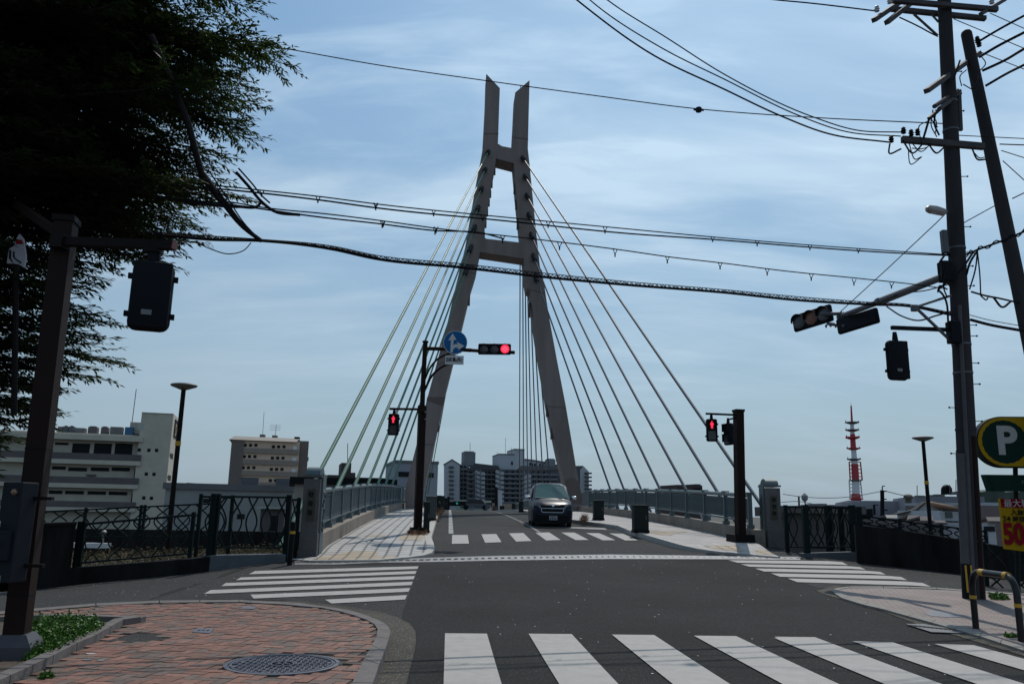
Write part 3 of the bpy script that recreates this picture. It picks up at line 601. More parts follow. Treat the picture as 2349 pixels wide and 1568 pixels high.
# inspection ladder cages / fittings along the inner edges
for lst in ([(835, 740), (815, 830), (805, 900), (795, 960)], [(783, 1030), (772, 1110), (760, 1190)]):
    mb = MB()
    for p in lst:
        q = TP(*Z1(*p)) + AX * .5; mb.box(q, (.16, .4, .5))
    mb.build('fitting', M_TOWER2, tower)
for lst in ([(978, 850), (990, 960), (1000, 1100)],):
    mb = MB()
    for p in lst:
        q = TP(*Z1(*p)) + AX * .9; mb.box(q, (.16, .5, .7))
    mb.build('fitting', M_TOWER2, tower)
for (x, y) in ((1085, 310), (1208, 1010), (1240, 1170)):
    mb = MB(); q = TP(*Z2(x, y)) + AX * .9; mb.box(q, (.14, .5, 1.1)); mb.build('fitting', M_TOWER2, tower)
for (x, y) in ((655, 250), (440, 1130)):
    mb = MB(); q = TP(*Z2(x, y)) + AX * .3; mb.box(q, (.16, .3, .9)); mb.build('fitting', M_TOWER2, tower)
# stay cables
def cable(top, bot, r, m, n=10, nm='stay_cable'):
    mb = MB(); r *= .8; mb.tube([bot, bot.lerp(top, .5), top], [r, r * .93, r * .86], n); o = mb.build(nm, m, tower, smooth=True)
    d = (bot - top).normalized(); s = MB(); s.tube([top - d * .5, top + d * .55], .17, 12); s.build('socket', M_SOCK, o, smooth=True)
    return o
tl = [(790, 622), (768, 745), (743, 878), (720, 1012), (696, 1148), (668, 1290), (640, 1440)]
bl_px = [Z4(205, 860), Z4(725, 450), Z4(930, 425), Z4(1080, 425), Z4(1200, 420), Z4(1292, 420), Z4(1372, 420)]
topsL = [TP(*Z1(*p)) for p in tl]
for i, (t, b) in enumerate(zip(topsL, bl_px)):
    if i == 0: bot = P(b[0], b[1], 21.2)
    else:
        D = railD(b[0], b[1], -1) * 1.0 + .4 + i * .12; bot = P(b[0], b[1], D)
    d = (bot - t).normalized(); bot = bot + d * (1.6 if i else .9)
    cable(t, bot, .075, M_CABLE)
tr = [(1028, 665), (1043, 793), (1056, 926), (1070, 1060), (1087, 1200), (1103, 1348), (1118, 1490)]
br_px = [Z5(2150, 590), Z5(1710, 550), Z5(1350, 550), Z5(1040, 545), Z5(805, 525), Z5(600, 525), Z5(435, 520)]
topsR = [TP(*Z1(*p)) for p in tr]
for i, (t, b) in enumerate(zip(topsR, br_px)):
    D = railD(b[0], b[1], 1) + (2.2 if i == 0 else .6) + i * .12; bot = P(b[0], b[1], D); d = (bot - t).normalized(); cable(t, bot + d * (1.2 if i == 0 else 1.6), .075, M_CABLEG)
# back stays to the far half of the bridge
for i, x in enumerate((1191, 1200.5, 1210, 1220, 1232, 1246, 1262)):
    y = 1118; D = railD(x, y, 1); bot = P(x, y, D); t = topsR[i] + AX * 1.9; d = (bot - t).normalized(); cable(t, bot + d * 2.5, .075, M_CABLEG)
for i, D in enumerate((128, 117, 107, 98, 89, 81, 74)):
    p = railL(D, -.35); bot = Vector((p.x, D, prof(D) + .5)); t = topsL[i] + AX * 1.9; d = (bot - t).normalized(); cable(t, bot + d * .5, .075, M_CABLE)
# ================================================================== BRIDGE RAILINGS, PLINTHS, PILLARS
def plinth(fn, y0, y1, sgn, label):
    mb = MB(); y = y0
    while y < y1:
        ye = min(y1, y + 1.62); a = fn(y + .008); b = fn(ye - .008); w_ = .44
        q = []
        for z0 in (-.3, SW + .37):
            for (p, o) in ((a, -w_ / 2), (a, w_ / 2), (b, w_ / 2), (b, -w_ / 2)): q.append((p.x + o, p.y, zg(p.x, p.y) + z0))
        mb.hexa(q); y = ye
    return single(mb, 'railing_plinth', M_GRAN, label, 'stone kerb')
plinth(railL, 20.62, 150, -1, 'stained granite base under the bridge railing, left of the road')
plinth(railR, 25.5, 150, 1, 'stained granite base under the bridge railing, right of the road')
def bay_panel(mb, a, b, slots):
    """one railing bay between two posts: rails and flat balusters"""
    d = (b - a); Ln = d.length; u = d / Ln
    n = slots; 
    mb.bar(a + Vector((0, 0, .30)), b + Vector((0, 0, .30)), .05, .07); mb.bar(a + Vector((0, 0, .90)), b + Vector((0, 0, .90)), .05, .06)
    for k in range(n):
        p = a + d * ((k + .5) / n); mb.bar(p + Vector((0, 0, .30)), p + Vector((0, 0, .90)), Ln / n * .66, .045, up=u.cross(Vector((0, 0, 1))))
    mb.bar(a + Vector((0, 0, .60)), b + Vector((0, 0, .60)), .03, .16)
def railing(fn, y0, y1, sp, label, far_simple=62):
    b0 = fn(y0); zb = lambda y: zg(fn(y).x, y) + SW + .37
    root = thing('bridge_railing', Vector((b0.x, y0, zb(y0))), label, 'railing')
    y = y0; prev = None; tops = []
    while y <= y1:
        p = fn(y); p = Vector((p.x, y, zb(y)))
        mb = MB(); R = Matrix.Rotation(math.atan(.073), 3, 'Z')
        mb.box(p + Vector((0, 0, .53)), (.13, .075, 1.06), R); mb.box(p + Vector((0, 0, 1.09)), (.24, .11, .06), R); mb.box(p + Vector((0, 0, .06)), (.20, .15, .12), R)
        mb.build('post', M_RAIL, root)
        if prev is not None and (y < 54 or y > 61 or True):
            mb = MB(); bay_panel(mb, prev, p, 18 if y < far_simple else 8); mb.build('infill_panel', M_RAILD, root)
            mb = MB(); mb.bar(prev + Vector((0, 0, .22)), p + Vector((0, 0, .22)), .10, .05); mb.tube([prev + Vector((0, 0, 1.02)), p + Vector((0, 0, 1.02))], .07, 10, cap=False)
            mb.build('handrail', M_RAIL, root, smooth=True)
        prev = p; y += sp
    return root
railing(railL, 20.75, 56, 2.34, 'pale blue-green bridge railing left of the road, in front of the tower')
railing(railL, 59.5, 128, 3.2, 'pale blue-green bridge railing left of the road, beyond the tower', 0)
railing(railR, 26.1, 58, 2.28, 'pale blue-green bridge railing right of the road, in front of the tower')
railing(railR, 61.5, 130, 3.2, 'pale blue-green bridge railing right of the road, beyond the tower', 0)
def pillar(c, w_, dpt, h, label, side):
    root = thing('bridge_pillar', c, label, 'pillar'); z = Vector((0, 0, 1)); c = Vector(c)
    mb = MB(); mb.box(c + z * (h * .5 - .25), (w_, dpt, h + .1)); mb.rbox(c + z * (h * .13), (w_ + .04, dpt + .04, h * .30), .01); mb.box(c + z * (h - .14), (w_ + .05, dpt + .05, .05)); mb.build('shaft', mat('pillar_granite', (.105, .10, .10), .6, var=.2, vscale=14), root)
    mb = MB()
    pr = []
    for k in range(13):
        a = math.pi * k / 12; pr.append(c + Vector((-w_ * .44, -math.cos(a) * dpt * .42, h - .11 + math.sin(a) * .20)))
    mb.prism(pr, Vector((w_ * .88, 0, 0))); mb.build('cap', M_RAIL, root, smooth=True)
    mb = MB(); mb.box(c + Vector((0, -dpt / 2 - .012, h * .60)), (w_ * .48, .02, h * .36)); pn = mb.build('name_plate', mat('bronze_plate', (.055, .048, .032), .5), root)
    # side ornament facing the railing
    s = -side
    mb = MB(); mb.box(c + Vector((s * (w_ / 2 + .02), .05, h * .5)), (.035, dpt * .6, h * .92))
    mb.build('side_panel', M_RAIL, root)
    mb = MB()
    for k in range(9):
        zz = h * (.30 + .055 * k); mb.tube([c + Vector((s * (w_ / 2 + .05), .05 + .09 * math.sin(k * 2.1), zz)), c + Vector((s * (w_ / 2 + .05), .05 - .09 * math.sin(k * 1.3 + 1), zz + .1))], .022, 6)
    mb.build('side_ornament', M_CHROME if False else M_STEEL, root)
    return root, pn
cL = G(*QK(275, 1440)); cR = G(*QC(615, 1140))
cL = P(704, 1271, 20.0); pL, pnL = pillar(Vector((cL.x, cL.y + .3, zg(cL.x, cL.y) - .02)), .40, .55, 2.08, 'grey granite bridge end pillar with curved cap and name plate, left of the road', -1)
pR, pnR = pillar(Vector((P(1777, 1250, cR.y).x, cR.y + .3, zg(cR.x, cR.y))), .43, .75, 2.0, 'grey granite bridge end pillar with curved cap and name plate, right of the road', 1)
for (root, plate, c, h, txt) in ((pL, pnL, pL.location, 2.15, '長柄橋'), (pR, pnR, pR.location, 2.05, '長柄橋')):
    pass
for (root, plate, c, h) in ((pL, pnL, pL.location, 2.15), (pR, pnR, pR.location, 2.05)):
    mb = MB()
    for k in range(3):      # three worn, unreadable characters on the plate
        z0 = c.z + h * (.70 - .10 * k)
        for (u, v, a, b) in ((0, .045, .11, .02), (0, 0, .12, .02), (0, -.045, .09, .02), (-.03, 0, .02, .12), (.03, -.01, .02, .10)):
            mb.box((c.x + u, c.y - (.275 if root is pL else .375) - .026, z0 + v), (a, .008, b))
    mb.build('lettering', M_BLACK, plate)
# ================================================================== SIGNAL POLES
def man(mb, c, h, nrm):
    """standing figure of a red pedestrian light"""
    R = facing(nrm); c = Vector(c)
    pts = [(-.10, .28), (.10, .28), (.20, .20), (.22, -.02), (.14, -.02), (.13, .08), (.12, -.44), (.02, -.44), (0, -.10), (-.02, -.44), (-.12, -.44), (-.13, .08), (-.14, -.02), (-.22, -.02), (-.20, .20)]
    mb.prism([c + R @ Vector((x * h, y * h, 0)) for x, y in pts], (R @ Vector((0, 0, .006))))
    mb.prism([c + R @ Vector((math.cos(a) * .085 * h, (.39 + math.sin(a) * .085) * h, 0)) for a in [2 * math.pi * k / 12 for k in range(12)]], (R @ Vector((0, 0, .006))))
def ped_signal(parent, c, w_, h, nrm, lit=True, back=False):
    """two-lamp pedestrian signal hanging below its bracket; nrm = way the lamps look"""
    n = Vector(nrm).normalized(); R = facing(n); c = Vector(c); d = .17
    mb = MB(); mb.rbox(c, (w_, h, d), w_ * .22 if back else w_ * .16, R, 4)
    if back: mb.rbox(c - n * d * .5, (w_ * .92, h * .95, .05), .02, R)
    o = mb.build('signal_housing', M_HOUS, parent, smooth=True)
    mb = MB(); mb.tube([c + Vector((0, 0, h / 2 - .01)), c + Vector((0, 0, h / 2 + .05)), c + Vector((0, 0, h / 2 + .16))], [.055, .05, .035], 10); mb.build('hanger', M_HOUS, o, smooth=True)
    mb = MB()
    for sx in (-1, 1):
        for sz in (.27, -.27): mb.box(c + R @ Vector((sx * (w_ / 2 + .012), sz * h, 0)), (.045, .05, .05), R)
    mb.build('hinge', M_HOUS, o)
    if not back:
        for k, zz in enumerate((.23, -.23)):
            mb = MB(); mb.box(c + R @ Vector((0, zz * h, d / 2 + .002)), (w_ * .66, h * .40, .012), R); mb.build('lens', M_LENS if k else M_BLACK, o)
            mb = MB(); q = c + R @ Vector((0, (zz + .215) * h, d / 2 + .05)); mb.box(q, (w_ * .74, .012, .10), R)
            for sx in (-1, 1): mb.box(c + R @ Vector((sx * w_ * .37, (zz + .04) * h, d / 2 + .035)), (.01, h * .34, .07), R)
            mb.build('visor', M_HOUS, o)
        if lit:
            mb = MB(); man(mb, c + R @ Vector((0, .225 * h, d / 2 + .010)), h * .36, n); mb.build('red_figure', M_RED, o)
    else:
        mb = MB(); mb.box(c + R @ Vector((w_ * .05, -h * .26, -d / 2 - .028)), (w_ * .24, h * .07, .006), R); mb.build('maker_plate', M_BACK, o)
    return o
def car_signal(parent, c, L_, h, nrm, lit=None, tilt=0.0, dark=True):
    n = Vector(nrm).normalized(); R = facing(n) @ Matrix.Rotation(tilt, 3, 'Z'); c = Vector(c)
    mb = MB(); mb.rbox(c, (L_, h, .12), .05, R, 3); o = mb.build('signal_housing', M_HOUS, parent, smooth=True)
    for k, xx in enumerate((-.32, 0, .32)):
        q = c + R @ Vector((xx * L_, 0, .062)); r = h * .39
        mb = MB(); mb.lathe(q, [(r, 0), (r, .008), (r * .6, .02), (.01, .024)], 24, R)
        on = (lit == k); mb.build('lens', M_RED if on else (M_LENSO if (lit is None and k == 1) else M_LENS), o, smooth=True)
        if on:
            mb = MB()
            for a in range(10):
                t = a * math.pi / 5; mb.bar(q + R @ Vector((math.cos(t) * r * .2, math.sin(t) * r * .2, .026)), q + R @ Vector((math.cos(t) * r * .72, math.sin(t) * r * .72, .020)), .010, .006, up=n)
            mb.build('lamp_dots', M_RED2, o)
        mb = MB(); ps = []
        for a in range(0, 13):
            t = math.pi * a / 12; ps.append((math.cos(t) * r * 1.08, math.sin(t) * r * 1.08))
        for (x0, y0), (x1, y1) in zip(ps[:-1], ps[1:]):
            mb.add([q + R @ Vector((x0, y0, 0)), q + R @ Vector((x1, y1, 0)), q + R @ Vector((x1, y1, .07 + .05 * abs(y1) / r)), q + R @ Vector((x0, y0, .07 + .05 * abs(y0) / r))], [(0, 1, 2, 3)])
        mb.build('visor', M_HOUS, o)
    return o
# --- left near pole (very close, brown square post)
pb = G(30, 1512, KZ); DL = 8.0
nb = P(33, 1500, DL); nt_ = P(152, 512, DL)
r1 = thing('signal_pole', Vector((nb.x, nb.y, zg(nb.x, nb.y) + KZ)), 'close-up dark brown square signal pole under the big tree, at the far left kerb', 'signal pole')
Rz = Matrix.Rotation(math.radians(11), 3, 'Z')
def sqpole(root, b, t, s, R, nm='post', m=M_BROWN):
    mb = MB(); q = []
    for p in (b, t):
        for (x, y) in ((-s / 2, -s / 2), (s / 2, -s / 2), (s / 2, s / 2), (-s / 2, s / 2)): q.append(p + R @ Vector((x, y, 0)))
    mb.hexa(q); return mb.build(nm, m, root)
bb = Vector((nb.x, nb.y, .1)); 
sqpole(r1, bb, nt_, .185, Rz)
for t_ in (.45, .13): mb = MB(); mb.box(bb.lerp(nt_, t_), (.190, .190, .02), Rz); mb.build('band', M_BROWND, r1)
mb = MB(); mb.box(nt_ + Vector((0, 0, .03)), (.215, .215, .06), Rz); mb.build('cap', M_BROWND, r1)
mb = MB()
q0 = [(-.19, -.19), (.19, -.19), (.19, .19), (-.19, .19)]; z0 = bb.z
lo = [bb + Rz @ Vector((x, y, -.15)) for x, y in q0]; mi = [bb + Rz @ Vector((x, y, .10)) for x, y in q0]; hi = [bb + Rz @ Vector((x * .62, y * .62, .20)) for x, y in q0]
mb.hexa(lo + mi); mb.hexa(mi + hi); mb.build('base', mat('base_shoe_paint', (.05, .048, .058), .5, var=.1), r1)
armL = P(120, 553, DL - .1); armR = P(399, 563, DL - .35)
mb = MB(); mb.bar(armL, armR, .085, .085); mb.bar(armL + (armR - armL) * .02, armL + (armR - armL) * .12, .13, .15); a_o = mb.build('bracket_arm', M_BROWND, r1)
mb = MB(); mb.bar(armR, armR + (armR - armL).normalized() * .012, .08, .08); mb.build('end_cap', mat('red_brown_cap', (.20, .05, .045), .5), a_o)
mb = MB(); mb.bar(P(40, 470, DL + 1.4), P(150, 545, DL), .08, .08); mb.build('bracket_arm', M_BROWN, r1)
sc1 = P(347, 680, DL - .30)
ped_signal(r1, sc1, .385, .70, (-.35, 1, 0), back=True)
mb = MB(); a = P(352, 568, DL - .3); mb.box(a, (.16, .12, .11)); mb.tube([a, P(351, 600, DL - .3)], .05, 10); mb.build('hanger', M_BROWND, r1)
# grey control cabinet fixed to the left of the pole
cx = thing('control_cabinet', P(35, 1340, 7.6), 'grey steel control cabinet strapped to the close brown signal pole', 'cabinet')
A0, A1, A2, A3 = P(8, 1343, 7.55), P(35, 1330, 7.45), P(64, 1108, 7.55), P(42, 1098, 7.45)
h_ = (P(40, 1098, 7.5) - P(20, 1335, 7.5)).length; cc = P(34, 1218, 7.62)
Rc = Matrix.Rotation(math.radians(-12), 3, 'Z') ; wb = .21
mb = MB(); mb.rbox(cc, (wb, .2, h_ - .02), .012, Rc, 2); mb.build('housing', M_GBOX, cx)
fc_ = lambda u, v, o=0.0: cc + Rc @ Vector((u, -.10 - o, v))
mb = MB(); mb.rbox(fc_(.01, -.12, .02), (.13, .05, .26), .006, Rc, 2); mb.build('meter_box', M_GBOX, cx)
for (u, v) in ((0.0, .06), (.015, -.10)):
    mb = MB(); mb.rbox(fc_(u - .03, v, .05), (.03, .04, .07), .008, Rc, 2); mb.build('latch', M_CHROME, cx)
mb = MB(); mb.lathe(fc_(.04, .35, .0), [(.03, 0), (.03, .02), (.01, .03)], 10, Rc @ Matrix.Rotation(math.pi / 2, 3, 'X')); mb.build('lock', mat('brass_lock', (.25, .16, .10), .4, metal=.7), cx)
mb = MB(); mb.box(fc_(-.02, -.41, .003), (.07, .004, .06), Rc); mb.build('sticker', M_BACK, cx)
mb = MB(); mb.box(cc + Vector((0.18, .05, .3)), (.2, .05, .03)); mb.box(cc + Vector((0.18, .05, -.3)), (.2, .05, .03)); mb.build('strap', M_BROWND, cx)
# --- middle-left pole on the bridge corner, with signal arm, blue sign
DM = 27.0
mbase = P(957, 1222, DM); mtop = P(968, 938, DM); 
zb_ = zg(mbase.x, mbase.y) + SW; mbase = Vector((mbase.x, mbase.y, zb_))
r2 = thing('signal_pole', mbase, 'tall brown signal pole on the left bridge pavement with a red light on its arm', 'signal pole')
Rm = Matrix.Rotation(math.radians(18), 3, 'Z')
sqpole(r2, mbase, mtop, .235, Rm)
mb = MB(); q0 = [(-.24, -.24), (.24, -.24), (.24, .24), (-.24, .24)]
mb.hexa([mbase + Rm @ Vector((x, y, -.02)) for x, y in q0] + [mbase + Rm @ Vector((x * .9, y * .9, .16)) for x, y in q0]); mb.build('base', M_BROWND, r2)
mt2 = P(975.5, 785, DM); mb = MB(); mb.tube([mtop - Vector((0, 0, .1)), P(971, 860, DM), mt2], [.085, .082, .078], 14); mb.tube([mt2, mt2 + Vector((0, 0, .05))], [.11, .10], 12); mb.tube([mtop + Vector((0, 0, -.12)), mtop + Vector((0, 0, .12))], [.17, .15], 14); mb.build('upper_post', M_BROWN, r2, smooth=True)
aL = P(975, 799, DM); aM = P(1080, 803, DM - .2); aR = P(1180, 808, DM - .3)
mb = MB(); mb.tube([aL, P(1030, 800, DM), aM], .065, 10); mb.tube([aM, P(1095, 804, DM), aR], .06, 10); mb.build('arm', M_BROWN, r2, smooth=True)
mb = MB(); mb.tube(spline([P(974, 870, DM), P(985, 845, DM), P(1005, 822, DM), P(1035, 808, DM)], 6), .035, 8); mb.tube(spline([P(975, 892, DM), P(990, 862, DM), P(1012, 842, DM), P(1035, 832, DM)], 6), .04, 8); mb.build('brace', M_BROWN, r2, smooth=True)
car_signal(r2, P(1134, 800.5, DM - .45), 1.10, .375, (-.05, -1, 0), lit=2)
mb = MB(); mb.tube([P(893, 937, DM), P(962, 938, DM)], .04, 8); mb.build('bracket_arm', M_BROWN, r2, smooth=True)
ped_signal(r2, P(902.5, 973, DM), .36, .72, (-.05, -1, 0))
mb = MB()
for y in (945, 962): mb.rbox(P(976, y, DM - .16), (.09, .10, .06), .02)
mb.build('clamp', M_STEEL, r2, smooth=True)
# blue direction sign on the arm
sg = P(1044, 785, DM - .16); nS = Vector((-.02, -1, 0)).normalized(); RS = facing(nS)
rs = thing('direction_sign', sg, 'round blue sign with white straight-on and right arrows on the tall brown pole', 'road sign')
mb = MB(); mb.lathe(sg, [(.405, -.015), (.405, 0.0)], 40, RS); mb.build('rim', M_WHITE, rs)
mb = MB(); mb.lathe(sg + nS * .002, [(.385, -.01), (.385, .002)], 40, RS); mb.build('face', M_BLUE, rs)
def s2(u, v, o=.007): return sg + RS @ Vector((u, v, o))
k_ = .40 / 137.0   # QS zoom scale: sign radius 137
def sq(x, y): return ((x - 636) * k_, (342 - y) * k_)
mb = MB()
poly = [(583, 455), (584, 315), (554, 317), (602, 236), (650, 312), (615, 313), (615, 378), (635, 362), (668, 362), (650, 333), (742, 382), (672, 432), (676, 408), (640, 400), (612, 425), (610, 460)]
mb.prism([s2(*sq(x, y), .004) for x, y in poly], nS * .004); mb.build('arrows', M_WHITE, rs)
sp2 = P(1042, 825.5, DM - .16)
rp = thing('plate_sign', sp2, 'small white oblong plate with black writing under the round blue arrow sign', 'road sign')
mb = MB(); mb.box(sp2, (.62, .012, .30)); mb.build('plate', M_WHITE, rp)
mb = MB()
for x in (.08, -.15): mb.tube([sp2 + Vector((x, .02, .1)), sp2 + Vector((x, .02, .32))], .012, 6)
mb.build('bracket', M_STEEL, rp)
text_mesh('lettering', '自転車', .165, RS, sp2 + Vector((-.125, -.009, .0)), M_BLACK, rp, bold=.004, xs=.68)
text_mesh('lettering', 'を', .10, RS, sp2 + Vector((.065, -.009, -.02)), M_BLACK, rp, bold=.003, xs=.7)
text_mesh('lettering', '除', .165, RS, sp2 + Vector((.155, -.009, .0)), M_BLACK, rp, bold=.004, xs=.68)
text_mesh('lettering', 'く', .14, RS, sp2 + Vector((.245, -.009, -.01)), M_BLACK, rp, bold=.003, xs=.7)
# --- right pole on the bridge corner
cb_ = G(*QT(440, 1365), SW); DR = cb_.y
rt = P(1693, 940, DR)
r3 = thing('signal_pole', cb_, 'short brown square signal pole with two pedestrian lights, beside the right-hand bridge pillar', 'signal pole')
sb = P(1694, 1240, DR); Rr = Matrix.Rotation(math.radians(12), 3, 'Z')
sqpole(r3, Vector((cb_.x, DR, cb_.z)), Vector((rt.x, DR, rt.z)), .255, Rr)
mb = MB(); mb.box(Vector((rt.x, DR, rt.z - .02)), (.30, .30, .07), Rr); mb.build('cap', M_BROWND, r3); mb = MB(); mb.hexa([Vector((cb_.x, DR, cb_.z)) + Rr @ Vector((x * 1.35, y * 1.35, -.02)) for x, y in q0] + [Vector((cb_.x, DR, cb_.z)) + Rr @ Vector((x * 1.3, y * 1.3, .22)) for x, y in q0]); mb.build('base', M_BROWND, r3)
mb = MB(); mb.bar(P(1618, 948, DR - .1), P(1688, 951, DR - .1), .05, .06); mb.bar(P(1668, 962, DR - .35), P(1690, 957, DR), .05, .05); mb.build('bracket_arm', M_BROWND, r3)
ped_signal(r3, P(1632, 986, DR - .1), .345, .71, (-.12, -1, 0))
ped_signal(r3, P(1670.5, 995, DR - .35), .345, .68, (-1, -.40, 0), lit=False)
# ================================================================== UTILITY POLE (right) and everything on it
DU = 15.0
u_b = P(2234, 1376, DU); u_t = P(2162, -60, DU)
u_b.z = zg(u_b.x, u_b.y)
rU = thing('utility_pole', u_b, 'big concrete utility pole with crossarms and step bolts at the right-hand corner', 'utility pole')
UA = lambda y, D=DU: P(2234 + (2162 - 2234) * (1376 - y) / 1436.0, y, D)       # axis of the pole at picture height y
mb = MB(); K = 14
mb.tube([u_b.lerp(u_t, k / K) for k in range(K + 1)], [.185 + (.125 - .185) * k / K for k in range(K + 1)], 20); mb.build('shaft', M_UCON, rU, smooth=True)
mb = MB(); mb.tube([UA(y, DU - .17) - Vector((-.03, 0, 0)) * (0 if y > 800 else 0) for y in (1376, 1300, 1100, 900, 700)], .036, 8); mb.build('conduit', M_UCONL, rU, smooth=True)
mb = MB(); mb.tube([UA(y, DU - .15) + Vector((.13, 0, 0)) for y in (1370, 1250, 1120, 1000)], [.055, .055, .053, .052], 10); mb.build('conduit', M_BROWN, rU, smooth=True)
mb = MB(); mb.tube([UA(y, DU - .06) + Vector((-.13, -.03, 0)) for y in (1300, 1250, 1150, 1040)], .085, 14); mb.build('pole_cover', M_UCONL, rU, smooth=True)
mb = MB(); mb.tube([UA(y, DU - .06) + Vector((-.13, -.04, 0)) for y in (1372, 1330, 1292)], .094, 14); g_ = mb.build('guard_sleeve', M_BLACK, rU, smooth=True)
mb = MB()
for dx_ in (-.06, .035): mb.box(UA(1325, DU - .06) + Vector((-.13 + dx_, -.135, 0)), (.030, .008, .46))
mb.build('yellow_stripe', M_YEL, g_)
for y in (1240, 1035, 985, 855, 790, 570, 300, 235):
    mb = MB(); a = UA(y); rr = .185 + (.125 - .185) * (1376 - y) / 1436; mb.tube([a - Vector((0, 0, .02)), a + Vector((0, 0, .02))], rr + .012, 18); mb.build('clamp_band', M_STEEL if y < 900 else M_UCON, rU, smooth=True)
for i, y in enumerate((1040, 965, 935, 880, 832, 770, 745, 655, 610, 578, 520, 405, 255, 165)):
    s = 1 if i % 2 else -1
    if y < 880: s = 1
    mb = MB(); a = UA(y); rr = .185 + (.125 - .185) * (1376 - y) / 1436; e = a + Vector((s * (rr + .12), -.02, 0)); mb.tube([a + Vector((s * rr * .8, 0, 0)), e], .008, 6); mb.tube([e, e + Vector((s * .02, 0, 0))], .018, 8); mb.build('step_bolt', M_BLACK, rU)
M_ARM = mat('crossarm_steel', (.075, .07, .073), .75, spec=.15, var=.25, vscale=5)
def arm(a, b, w_=.09, h_=.09, m=M_ARM): mb = MB(); mb.bar(a, b, w_, h_); return mb.build('crossarm', m, rU)
arm(P(*Z9(1060, 5), DU - .18), P(*Z9(1715, 62), DU - .18)); arm(P(*Z9(1050, 58), DU + .2), P(*Z9(1640, 118), DU + .2))
arm(P(*Z9(940, 128), DU - .6), P(*Z9(1120, 5), DU + .6)); arm(P(*Z9(1020, 143), DU - .5), P(*Z9(1180, 15), DU + .5)); arm(P(*Z9(1610, 90), DU - .4), P(*Z9(1760, 0), DU + .6), .07, .07)
arm(P(*Z9(1115, 875), DU - .15), P(*Z9(1630, 920), DU - .15), .10, .12)
arm(P(*Z9(1270, 572), DU - .9), P(*Z9(1600, 335), DU + 1.2), .10, .09)
mb = MB()
for k in (0, 1): mb.tube([P(*Z9(1320 + k * 30, 668 + k * 16), DU - .6), P(*Z9(1465 + k * 14, 570 + k * 18), DU + .3)], .045, 8)
mb.build('fuse_tubes', M_ARM, rU, smooth=True)
mb = MB(); mb.bar(P(*Z9(1285, 745), DU - .5), P(*Z9(1480, 570), DU + .5), .06, .06); mb.bar(P(*Z9(1250, 870), DU - .2), P(*Z9(1290, 735), DU - .4), .03, .03); mb.build('brace', M_BLACK, rU)
mb = MB(); mb.bar(P(*Z9(1475, 600), DU), P(*Z9(1485, 820), DU), .06, .06); mb.build('fuse_box', M_ARM, rU)
mb = MB(); mb.bar(P(*Z9(1190, 90), DU - .1), P(*Z9(1340, 225), DU - .1), .035, .035); mb.bar(P(*Z9(1300, 90), DU), P(*Z9(1345, 140), DU), .03, .03); mb.build('brace', M_ARM, rU)
def insul(p, s=1.0, m=None):
    mb = MB(); mb.lathe(p, [(.02 * s, -.02), (.05 * s, 0), (.03 * s, .03 * s), (.055 * s, .05 * s), (.03 * s, .08 * s), (.045 * s, .10 * s), (.015 * s, .13 * s)], 10)
    return mb.build('insulator', m or M_WHITE, rU, smooth=True)
for p in ((960, 72), (1040, 20), (1680, 22), (1127, 835), (1050, 890), (1215, 845), (1175, 850), (1590, 265), (1600, 290)):
    insul(P(*Z9(*p), DU - .2), 1.0, M_WHITE if p[0] in (960, 1680, 1040) else M_BLACK)
for k, (a, b, c) in enumerate([((1120, 880), (1180, 960), (1245, 905)), ((1160, 900), (1200, 1000), (1235, 985)), ((1180, 900), (1230, 950), (1300, 900)), ((1040, 900), (1035, 960), (1110, 935)), ((1155, 930), (1170, 1030), (1240, 985)), ((1310, 690), (1300, 790), (1335, 860)), ((1330, 690), (1320, 780), (1350, 850)), ((1300, 720), (1330, 760), (1325, 840)), ((1345, 680), (1300, 740), (1340, 800)),
                          ((1555, 930), (1590, 1000), (1640, 1000)), ((1570, 960), (1600, 990), (1640, 985)), ((1180, 930), (1230, 935), (1275, 925)), ((1280, 900), (1330, 960), (1380, 925)), ((1610, 350), (1640, 400), (1600, 450)), ((1490, 540), (1480, 480), (1520, 440)), ((1440, 500), (1460, 440), (1480, 380)), ((1240, 900), (1225, 790), (1280, 760)), ((1500, 530), (1560, 560), (1600, 480))]):
    mb = MB(); mb.tube(spline([P(*Z9(*a), DU - .3), P(*Z9(*b), DU - .25), P(*Z9(*c), DU - .2)], 8), .011 if k % 3 else .017, 6); mb.build('jumper_wire', M_WIRE, rU)
for k, (a, b, c) in enumerate([((1380, 350), (1350, 400), (1355, 520)), ((1390, 420), (1380, 560), (1400, 610)), ((1340, 560), (1370, 590), (1410, 800)), ((1590, 320), (1575, 440), (1540, 560)), ((1580, 330), (1540, 400), (1520, 470)), ((1590, 330), (1605, 480), (1610, 600)), ((1350, 500), (1400, 520), (1420, 540)), ((1340, 580), (1350, 540), (1400, 560)), ((1560, 330), (1500, 420), (1345, 560)), ((1610, 600), (1640, 625), (1660, 600)), ((1690, 610), (1740, 670), (1800, 635))]):
    mb = MB(); mb.tube(spline([P(*Z7(*a), DU - .25), P(*Z7(*b), DU - .28), P(*Z7(*c), DU - .2)], 8), .014 if k % 2 else .02, 6); mb.build('jumper_wire', M_WIRE, rU)
mb = MB(); mb.bar(P(*Z7(1200, 672), DU - .5), P(*Z7(1420, 600), DU - .1), .045, .045); mb.bar(P(*Z7(1200, 672), DU - .5), P(*Z7(1430, 890), DU - .1), .04, .04); mb.rbox(P(*Z7(1195, 678), DU - .5), (.12, .1, .12), .02); mb.build('cable_bracket', M_STEEL, rU)
mb = MB(); mb.rbox(P(*Z7(1382, 262), DU - .1), (.11, .12, .46), .02); mb.build('terminal_box', M_STEEL, rU)
